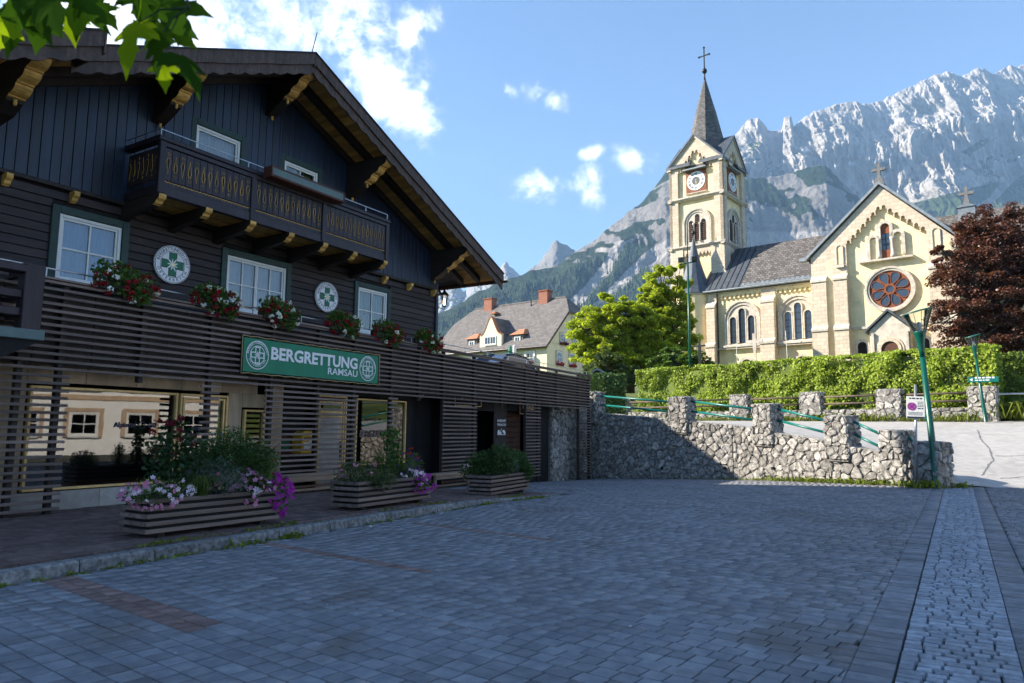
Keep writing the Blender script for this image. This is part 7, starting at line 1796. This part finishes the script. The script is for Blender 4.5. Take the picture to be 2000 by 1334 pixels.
PL = [planter(.66, 3.58, R(-4), 2.15, 'nearest slatted planter, with roses, grasses and purple petunias'), planter(4.66, 3.66, R(0), 2.25, 'middle slatted planter before the bench'), planter(9.72, 3.38, R(3), 2.25, 'farthest slatted planter, filled with dwarf pines')]
def in_pl(k, x, y, z): 
    o = PL[k]; return o.location + Matrix.Rotation(o.rotation_euler[2], 3, 'Z') @ Vector((x, y, z))
def star_flowers(P, size, rng, petals=5, up=.2, face=(0.55, -.7, .35)):
    P = np.asarray(P); n_ = len(P); nr = rng.normal(size=(n_, 3)) * .45 + np.array(face); nr /= np.linalg.norm(nr, axis=1, keepdims=True)
    a = np.cross(nr, rng.normal(size=(n_, 3))); a /= np.linalg.norm(a, axis=1, keepdims=True); b_ = np.cross(nr, a); V = []
    sz = size * rng.uniform(.8, 1.2, (n_, 1))
    for k in range(petals):
        t_ = 2 * np.pi * k / petals; d = a * np.cos(t_) + b_ * np.sin(t_); e = -a * np.sin(t_) + b_ * np.cos(t_)
        V.append(np.stack([P, P + d * sz * .62 + e * sz * .34 + nr * sz * .15, P + d * sz + nr * sz * .22, P + d * sz * .62 - e * sz * .34 + nr * sz * .15], 1))
    V = np.stack(V, 1).reshape(-1, 3); return V, np.arange(len(V)).reshape(-1, 4)
def clump(name, label, cat, loc, lobes_, leaf_mat, size, n_, flowers=(), seed=1, aspect=.6, up=.4, group=None, droop=0.0, stems=True, rz=0.0):
    """lobes_: (x,y,z,rx,ry,rz); flowers: (part name, mat, count, size, petals, (x,y,z,rx,ry,rz))"""
    rng = np.random.default_rng(seed); t_ = thing(name, label, cat, loc, rz, group); P = []; tot = sum(l[3] * l[4] * l[5] for l in lobes_)
    for l in lobes_: P.append(ell_points(l[:3], l[3:], max(8, int(n_ * l[3] * l[4] * l[5] / tot)), .2, rng)[0])
    V, F = leaf_quads(np.concatenate(P), size, aspect, up, droop=droop, rng=rng); npmesh('foliage', V, F, leaf_mat, t_)
    if stems:
        b = MB()
        for l in lobes_:
            for _ in range(4): b.tube([(rng.normal() * .03, rng.normal() * .03, 0), tuple(np.array(l[:3]) + rng.normal(size=3) * np.array(l[3:]) * .4)], .006, 4)
        b.obj('stem', 'leaf_rose', t_)
    for (nm, mt, cnt, sz, pet, l) in flowers:
        pts, _ = ell_points(l[:3], l[3:], cnt, .75, rng)
        if pet == 0:   # dense flower heads
            Q = np.concatenate([ell_points(p_, (sz, sz, sz * .7), 16, .6, rng)[0] for p_ in pts]); V, F = leaf_quads(Q, sz * .85, .85, .3, rng=rng)
        else: V, F = star_flowers(pts, sz, rng, pet)
        npmesh(nm, V, F, mt, t_, kind='stuff')
    return t_
# nearest planter
clump('rose_bush', 'tall rose bush with crimson blooms at the back of the nearest planter', 'rose bush', in_pl(0, -.52, .05, .5), [(0, 0, .42, .42, .28, .34), (-.18, 0, .75, .22, .18, .25), (.20, .02, .72, .24, .18, .24), (.02, 0, 1.0, .16, .14, .16)], 'leaf_rose', .075, 900, [('blooms', 'petal_crimson', 11, .055, 0, (-.05, -.05, .85, .42, .2, .28))], 31)
clump('petunia', 'pink and white striped petunias spilling over the left end of the nearest planter', 'petunia', in_pl(0, -.98, -.24, .58), [(0, 0, .06, .42, .24, .16), (.28, -.04, .06, .35, .18, .12), (-.05, -.12, -.06, .30, .12, .12)], 'leaf_dark', .05, 420, [('pale_flowers', 'petal_pale', 44, .034, 5, (.1, -.06, .05, .50, .26, .20)), ('pink_flowers', 'petal_pink', 60, .034, 5, (.05, -.08, .0, .48, .26, .20))], 32)
clump('dwarf_pine', 'dwarf mountain pine at the back right of the nearest planter', 'pine shrub', in_pl(0, .40, .12, .5), [(0, 0, .55, .44, .28, .46), (.44, 0, .46, .40, .26, .36), (-.28, 0, .44, .34, .24, .36)], 'needle', .09, 6000, (), 33, .16, .8)
clump('silver_shrub', 'silvery grey cushion shrub in the middle of the nearest planter', 'shrub', in_pl(0, .05, -.16, .5), [(0, 0, .28, .34, .20, .28), (.2, -.06, .18, .28, .16, .2)], 'leaf_silver', .06, 1300, [('pink_blooms', 'petal_pink', 4, .03, 0, (0, -.12, .2, .22, .1, .2))], 34, .14, .9)
def grass_tuft(label, loc, r, h, n_, seed, mat='grass_blade', group=None, name='ornamental_grass', cat='grass', tag_kind=None):
    rng = np.random.default_rng(seed); t_ = thing(name, label, cat, loc, 0, group); V = []; F = []
    for k in range(n_):
        a = rng.random() * 6.28; l = h * rng.uniform(.7, 1.25); d = np.array([math.cos(a), math.sin(a)]) * r * rng.uniform(.3, 1.3); w = .006; s_ = np.array([-math.sin(a), math.cos(a)]) * w; base_ = rng.normal(size=2) * r * .15
        for q, (f_, z) in enumerate(((0, 0), (.35, .75), (.75, .85), (1.15, .45))):
            c = base_ + d * f_; wd = s_ * (1 - q / 3.6); V += [(c[0] - wd[0], c[1] - wd[1], l * z), (c[0] + wd[0], c[1] + wd[1], l * z)]
            if q: i_ = len(V); F.append((i_ - 4, i_ - 3, i_ - 1, i_ - 2))
    npmesh('blades', np.array(V), np.array(F), mat, t_); return t_
grass_tuft('drooping green grass tuft hanging over the front of the nearest planter', in_pl(0, -.28, -.26, .5), .30, .30, 170, 35)
clump('petunia', 'pink star petunias over the front right of the nearest planter', 'petunia', in_pl(0, .55, -.30, .5), [(0, 0, .08, .28, .16, .16), (.18, 0, .2, .22, .14, .14), (-.16, -.06, -.1, .2, .08, .1)], 'leaf_dark', .05, 260, [('pink_flowers', 'petal_pink', 34, .042, 5, (.04, -.05, .08, .34, .16, .28)), ('pale_flowers', 'petal_pale', 16, .04, 5, (.14, -.05, .16, .28, .14, .2))], 36)
clump('rosemary', 'upright rosemary with red geranium heads at the right of the nearest planter', 'herb', in_pl(0, .86, -.05, .5), [(0, 0, .26, .24, .2, .32), (.1, 0, .42, .16, .12, .18)], 'leaf_dark', .07, 1300, [('red_heads', 'petal_scarlet', 6, .045, 0, (.15, -.02, .36, .26, .12, .12))], 37, .14, 1.2)
clump('petunia', 'vivid purple petunias cascading over the right end of the nearest planter', 'petunia', in_pl(0, 1.13, -.2, .5), [(0, 0, .05, .22, .22, .2), (.04, -.05, -.2, .20, .2, .22)], 'leaf_dark', .05, 260, [('purple_flowers', 'petal_magenta', 120, .045, 5, (.02, -.05, -.08, .26, .26, .36))], 38)
# middle planter
clump('box_bush', 'low twiggy bush with tiny pink buds at the left of the middle planter', 'bush', in_pl(1, -.78, -.02, .5), [(0, 0, .14, .46, .32, .26), (.42, -.05, .06, .36, .26, .22), (-.1, -.2, -.02, .36, .14, .18)], 'leaf_olive', .045, 2000, [('pink_buds', 'petal_pink', 14, .03, 0, (.1, -.1, .2, .5, .25, .2))], 41)
clump('herb_clump', 'feathery upright herbs in the middle of the middle planter', 'herbs', in_pl(1, .05, .05, .5), [(0, 0, .22, .26, .2, .28), (-.1, 0, .42, .12, .12, .2), (.14, 0, .40, .10, .1, .2)], 'leaf_dark', .07, 1300, (), 42, .14, 1.2)
clump('rose_bush', 'tall pale-leaved rose stems rising behind the middle planter', 'rose bush', in_pl(1, .48, .15, .5), [(0, 0, .55, .2, .16, .2), (-.05, 0, .85, .22, .16, .18), (.06, 0, .25, .2, .16, .2)], 'leaf_dark', .10, 260, (), 43)
clump('salvia', 'violet salvia spikes at the right of the middle planter', 'salvia', in_pl(1, .58, -.05, .5), [(0, 0, .18, .32, .22, .24)], 'leaf_dark', .06, 520, [('violet_spikes', 'petal_violet', 46, .022, 0, (0, -.03, .30, .34, .2, .22))], 44, .3, 1.0)
clump('petunia', 'pink and magenta petunias spilling over the right front of the middle planter', 'petunia', in_pl(1, .62, -.34, .5), [(0, 0, -.02, .3, .14, .16), (.16, 0, -.12, .22, .1, .14)], 'leaf_dark', .05, 260, [('pale_flowers', 'petal_pale', 26, .042, 5, (-.08, -.04, .0, .3, .12, .18)), ('magenta_flowers', 'petal_magenta', 46, .042, 5, (.14, -.04, -.1, .3, .12, .2))], 45)
clump('zinnia', 'upright stems with small red flowers at the right end of the middle planter', 'flowers', in_pl(1, .95, -.02, .5), [(0, 0, .25, .2, .16, .26), (.1, -.08, .1, .16, .14, .16)], 'leaf_olive', .075, 520, [('red_heads', 'petal_scarlet', 5, .035, 0, (-.05, 0, .45, .16, .1, .14)), ('magenta_flowers', 'petal_magenta', 18, .045, 5, (.05, -.12, .1, .14, .12, .16))], 46, .3, .9)
# far planter
clump('dwarf_pine', 'large rounded dwarf pine at the left of the farthest planter', 'pine shrub', in_pl(2, -.45, 0, .5), [(-.25, 0, .28, .44, .34, .34), (.22, 0, .38, .44, .34, .42), (-.55, -.05, .12, .28, .24, .24)], 'needle', .10, 4800, [('pale_flowers', 'petal_pale', 8, .03, 0, (-.6, -.2, .2, .1, .1, .1))], 51, .18, .8)
clump('lavender', 'pale lavender between the two pines of the farthest planter', 'lavender', in_pl(2, .42, -.12, .5), [(0, 0, .18, .24, .22, .22)], 'leaf_silver', .06, 900, [('pale_flowers', 'petal_pale', 24, .022, 0, (0, 0, .32, .22, .18, .12))], 52, .14, 1.0)
clump('dwarf_pine', 'smaller dwarf pine at the right of the farthest planter', 'pine shrub', in_pl(2, .88, 0, .5), [(0, 0, .26, .42, .32, .36), (.3, -.05, .05, .26, .26, .28)], 'needle', .10, 3400, (), 53, .18, .8)
# ------------------------------------------------------------------ geraniums on the parapet
spots = [(1.40, 4.16, .62, 'first geranium trough from the left, red and white, below the blue-lit window'), (3.42, 4.14, .60, 'second geranium trough from the left, red and white, below the first emblem'), (5.15, 4.14, .60, 'third geranium trough from the left, white blooms trailing low, below the double casement'), (7.30, 4.16, .62, 'fourth geranium trough from the left, mostly dark red, below the second emblem'), (9.10, 4.16, .66, 'fifth geranium trough from the left, dark red, below the greenish-blind window'), (11.05, 4.16, .66, 'last geranium trough before the chalet corner, small red and white blooms')]
for k, (s, z, hl, lb) in enumerate(spots):
    t_ = clump('geranium_box', lb, 'flower box', so2w(s, .10, z), [(0, 0, .12, hl * 1.1, .22, .28), (-.2, 0, .24, hl * .7, .2, .22), (.18, -.05, -.06, hl * .6, .16, .2), (.3, -.08, -.2, .2, .1, .14)], 'leaf_dark', .075, 900, [('red_blooms', 'petal_red', 36 if k != 2 else 24, .062, 0, (0, -.03, .06, hl * 1.05, .22, .32)), ('white_blooms', 'petal_white', (17, 17, 20, 9, 9, 12)[k], .06, 0, (0, -.05, .06, hl, .22, .34))], 60 + k, .8, .5, 'geranium troughs along the parapet', rz=SROT)
    b = MB(); b.bbox(-hl * .8, hl * .8, -.02, .18, -.10, .10, .01); b.obj('trough', 'post_dark', t_)
# ------------------------------------------------------------------ weeds and litter
def weeds(name, label, pts, h, seed, per=9, spread=.06, parent=None):
    rng = np.random.default_rng(seed); V = []; F = []
    for (x, y, z, sc) in pts:
        for k in range(per):
            a = rng.random() * 6.28; l = h * sc * rng.uniform(.5, 1.3); c = rng.normal(size=2) * spread * sc; d = np.array([math.cos(a), math.sin(a)]) * l * .7; w = np.array([-math.sin(a), math.cos(a)]) * .012 * (1 + sc)
            i_ = len(V); V += [(x + c[0] - w[0] * .4, y + c[1] - w[1] * .4, z), (x + c[0] + d[0] * .5 + w[0], y + c[1] + d[1] * .5 + w[1], z + l * .75), (x + c[0] + d[0], y + c[1] + d[1], z + l * .8), (x + c[0] + d[0] * .5 - w[0], y + c[1] + d[1] * .5 - w[1], z + l * .75)]; F.append((i_, i_ + 1, i_ + 2, i_ + 3))
    return npmesh(name, np.array(V), np.array(F), 'weed', parent, kind='stuff', label=label)
rng = np.random.default_rng(77)
pts = []
for k in range(150):
    s = -4 + 14 * rng.random(); q = fbm(np.array([s * .9]), np.array([0.]), 3, 9)[0]
    if q > .47: w = so2w(s, 4.64 + abs(rng.normal()) * .05); pts.append((w.x, w.y, gz(w.x, w.y) - .01, .5 + 1.3 * (q - .44) * 4 * rng.random()))
for k in range(60): s = rng.choice([-.4, .9, 1.5, 4.0, 5.4, 8.8]) + rng.normal() * .35; w = so2w(s, 4.2 + rng.random() * .2); pts.append((w.x, w.y, deck_z(s, 4.2), .4 + .5 * rng.random()))
weeds('weeds', 'weeds growing along the foot of the kerb', pts, .055, 78, 6, .05)
pts = []
for k in range(190):
    f = .1 + 2.88 * rng.random() ** .6; p_, u, n_ = wall_pt(f); q = p_ + n_ * (.10 + abs(rng.normal()) * .12); sc = (.5 + 1.3 * rng.random()) * (1.0 if f > 1.4 else .5); pts.append((q.x, q.y, gz(q.x, q.y) - .01, sc))
for k in range(40): pts.append((12.2 + rng.normal() * .22, 21.5 + rng.normal() * .12, -.01, 1.7 * rng.random() + .8))
for k in range(20): pts.append((13.2 + rng.normal() * .12, 21.7 + rng.normal() * .15, -.01, 1.2 * rng.random() + .4))
weeds('weeds', 'sunlit weeds along the foot of the retaining wall', pts, .12, 79, 8, .10)
pts = []
for k in range(420):
    f = rng.random() * 3.95; i_ = int(f); a = f - i_; x = BW[i_][0] * (1 - a) + BW[i_ + 1][0] * a; y = BW[i_][1] * (1 - a) + BW[i_ + 1][1] * a; pts.append((x - .12 - .1 * rng.random(), y - .15 - .1 * rng.random(), 2.2, .8 + 1.6 * rng.random() ** 2))
for k in range(900): pts.append((24.4 + 6 * rng.random(), 35.2 + 1.6 * rng.random() - .3 * k / 900, 2.3, 2 + 2 * rng.random()))
weeds('weeds', 'grass tufts along the foot of the roadside wall and bank', pts, .24, 80, 8, .14)
lt = thing('crumpled_paper', 'crumpled white paper lying by the kerb', 'litter', so2w(2.72, 5.0, .01), .4)
b = MB(); v = []; 
for i_ in range(5):
    for j_ in range(4): v.append(((i_ - 2) * .022 + rng.normal() * .008, (j_ - 1.5) * .02 + rng.normal() * .008, .012 + abs(rng.normal()) * .014))
b.add(v, [(i_ * 4 + j_, (i_ + 1) * 4 + j_, (i_ + 1) * 4 + j_ + 1, i_ * 4 + j_ + 1) for i_ in range(4) for j_ in range(3)]); b.obj('sheet', 'paper', lt)
b = MB()
for k in range(60):
    s, o = -4 + 12 * rng.random(), 4.8 + 6 * rng.random(); w = so2w(s, o, gz(so2w(s, o).x, so2w(s, o).y) + .014); r = .006 + .014 * rng.random() ** 3; a = rng.random() * 3
    b.add([(w.x + r * math.cos(a + q) * (1.6 if q_ % 2 else 1), w.y + r * math.sin(a + q), w.z + .002 * q_) for q_, q in enumerate((0, 1.57, 3.14, 4.71))], [(0, 1, 2, 3)])
b.obj('petal_litter', 'paper', None, kind='stuff', label='scattered pale petals on the paving')
# ------------------------------------------------------------------ overhanging maple twig at the upper left
mp = thing('overhanging_maple', 'maple twig with sunlit lobed leaves hanging into the upper left corner', 'tree', (-5.2, .6, 0))
mb_ = Vector((-5.2, .6, 0))
b = MB(); b.tube([(0, 0, -.2), (.1, .1, 2.5), (.0, .2, 5.2), (.3, .3, 7.5)], [.26, .2, .16, .1], 12); b.obj('trunk', 'bark', mp, True)
TW = [Vector((-5.1, .8, 3.9)), Vector((-3.2, 1.5, 3.7)), Vector((-1.9, 1.85, 3.4)), Vector((-1.3, 2.0, 3.2)), Vector((-1.05, 2.02, 3.05)), Vector((-.97, 2.0, 2.84))]
b = MB(); b.tube([q - mb_ for q in TW], [.07, .045, .02, .010, .006, .003], 7); b.obj('branch', 'bark', mp, True)
half = [(0, -.02), (.10, -.10), (.20, -.16), (.17, -.08), (.30, -.06), (.42, .02), (.36, .07), (.50, .16), (.58, .28), (.44, .27), (.40, .33), (.28, .30), (.17, .30), (.20, .42), (.27, .52), (.20, .56), (.17, .68), (.08, .80), (0, 1.0)]
def leaf_mesh(seed):
    r_ = random.Random(seed); m_ = MB(); pts = half + [(-x, y) for x, y in half[-2:0:-1]]
    cup = r_.uniform(.05, .3); bend = r_.uniform(-.25, .45)
    def lift(x, y): return -cup * x * x * 1.6 - bend * (y - .1) ** 2 + .02 * math.sin(7 * y + seed)
    c = (0, .18); ring = [(x * .5, c[1] + (y - c[1]) * .5) for x, y in pts]
    n_ = len(pts); V = [(0, .18, lift(0, .18))] + [(x, y, lift(x, y)) for x, y in ring] + [(x, y, lift(x, y)) for x, y in pts]
    F = [(0, 1 + k, 1 + (k + 1) % n_) for k in range(n_)] + [(1 + k, 1 + n_ + k, 1 + n_ + (k + 1) % n_, 1 + (k + 1) % n_) for k in range(n_)]
    m_.add(V, F); m_.tube([(0, 0, .0), (0, -.25, .03), (.03, -.5, .1)], .008, 5); me = m_.mesh('leaf'); me.materials.append(MAT['leaf_big_backlit' if seed in (1, 5, 6) else 'leaf_big']); me.polygons.foreach_set('use_smooth', [True] * len(me.polygons)); return me
LM = [leaf_mesh(k) for k in range(7)]
def hang(px, py, Y, size, spin, tip, roll, k):
    """leaf whose middle shows at that bearing; spin = direction of the tip seen from the square (deg, 0 = down)"""
    d = pix_dir(px, py); c = d * (Y / d.y) + Vector((0, 0, 1.6)); s_ = size
    right = Vector((1, 0, 0)); down = Vector((0, -.25, -1)).normalized(); a = R(spin)
    y_ = (down * math.cos(a) + right * math.sin(a)); y_ = (y_ + Vector((0, 1, 0)) * tip).normalized()
    n_ = Vector((roll, -1, .25)); z_ = (n_ - y_ * n_.dot(y_)).normalized(); x_ = y_.cross(z_)
    M = Matrix((x_, y_, z_)).transposed().to_4x4(); M = Matrix.Translation(c - mb_ - y_ * s_ * .4) @ M @ Matrix.Scale(s_, 4)
    o = link('leaf', LM[k % 7], mp); o.matrix_basis = M
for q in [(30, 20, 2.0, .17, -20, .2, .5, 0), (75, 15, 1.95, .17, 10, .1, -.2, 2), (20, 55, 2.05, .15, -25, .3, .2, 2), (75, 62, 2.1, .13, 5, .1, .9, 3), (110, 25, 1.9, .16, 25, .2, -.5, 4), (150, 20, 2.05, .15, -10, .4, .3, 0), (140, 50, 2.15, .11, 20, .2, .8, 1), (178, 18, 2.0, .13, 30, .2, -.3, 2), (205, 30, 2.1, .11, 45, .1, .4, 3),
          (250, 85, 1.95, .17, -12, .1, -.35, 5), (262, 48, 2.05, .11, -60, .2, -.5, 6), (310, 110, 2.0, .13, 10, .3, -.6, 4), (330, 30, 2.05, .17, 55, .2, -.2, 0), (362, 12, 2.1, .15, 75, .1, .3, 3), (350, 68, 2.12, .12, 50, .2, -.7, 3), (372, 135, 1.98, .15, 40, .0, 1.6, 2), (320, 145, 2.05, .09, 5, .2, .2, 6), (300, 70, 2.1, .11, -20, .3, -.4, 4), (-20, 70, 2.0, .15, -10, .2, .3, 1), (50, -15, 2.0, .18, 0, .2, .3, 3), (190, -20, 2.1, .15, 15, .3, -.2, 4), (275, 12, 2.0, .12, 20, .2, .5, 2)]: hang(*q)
for (px, py, Y) in ((335, 60, 2.02), (250, 60, 2.0), (150, 10, 2.05), (60, 10, 2.0), (300, 95, 2.02)):
    d = pix_dir(px, py); e = d * (Y / d.y) + Vector((0, 0, 1.6)); st = min(TW[2:], key=lambda w: (w - e).length); b = MB(); b.tube([st - mb_, st.lerp(e, .5) - mb_ + Vector((0, 0, .03)), e - mb_], [.005, .003, .002], 5); b.obj('twig', 'leaf_rose', mp)
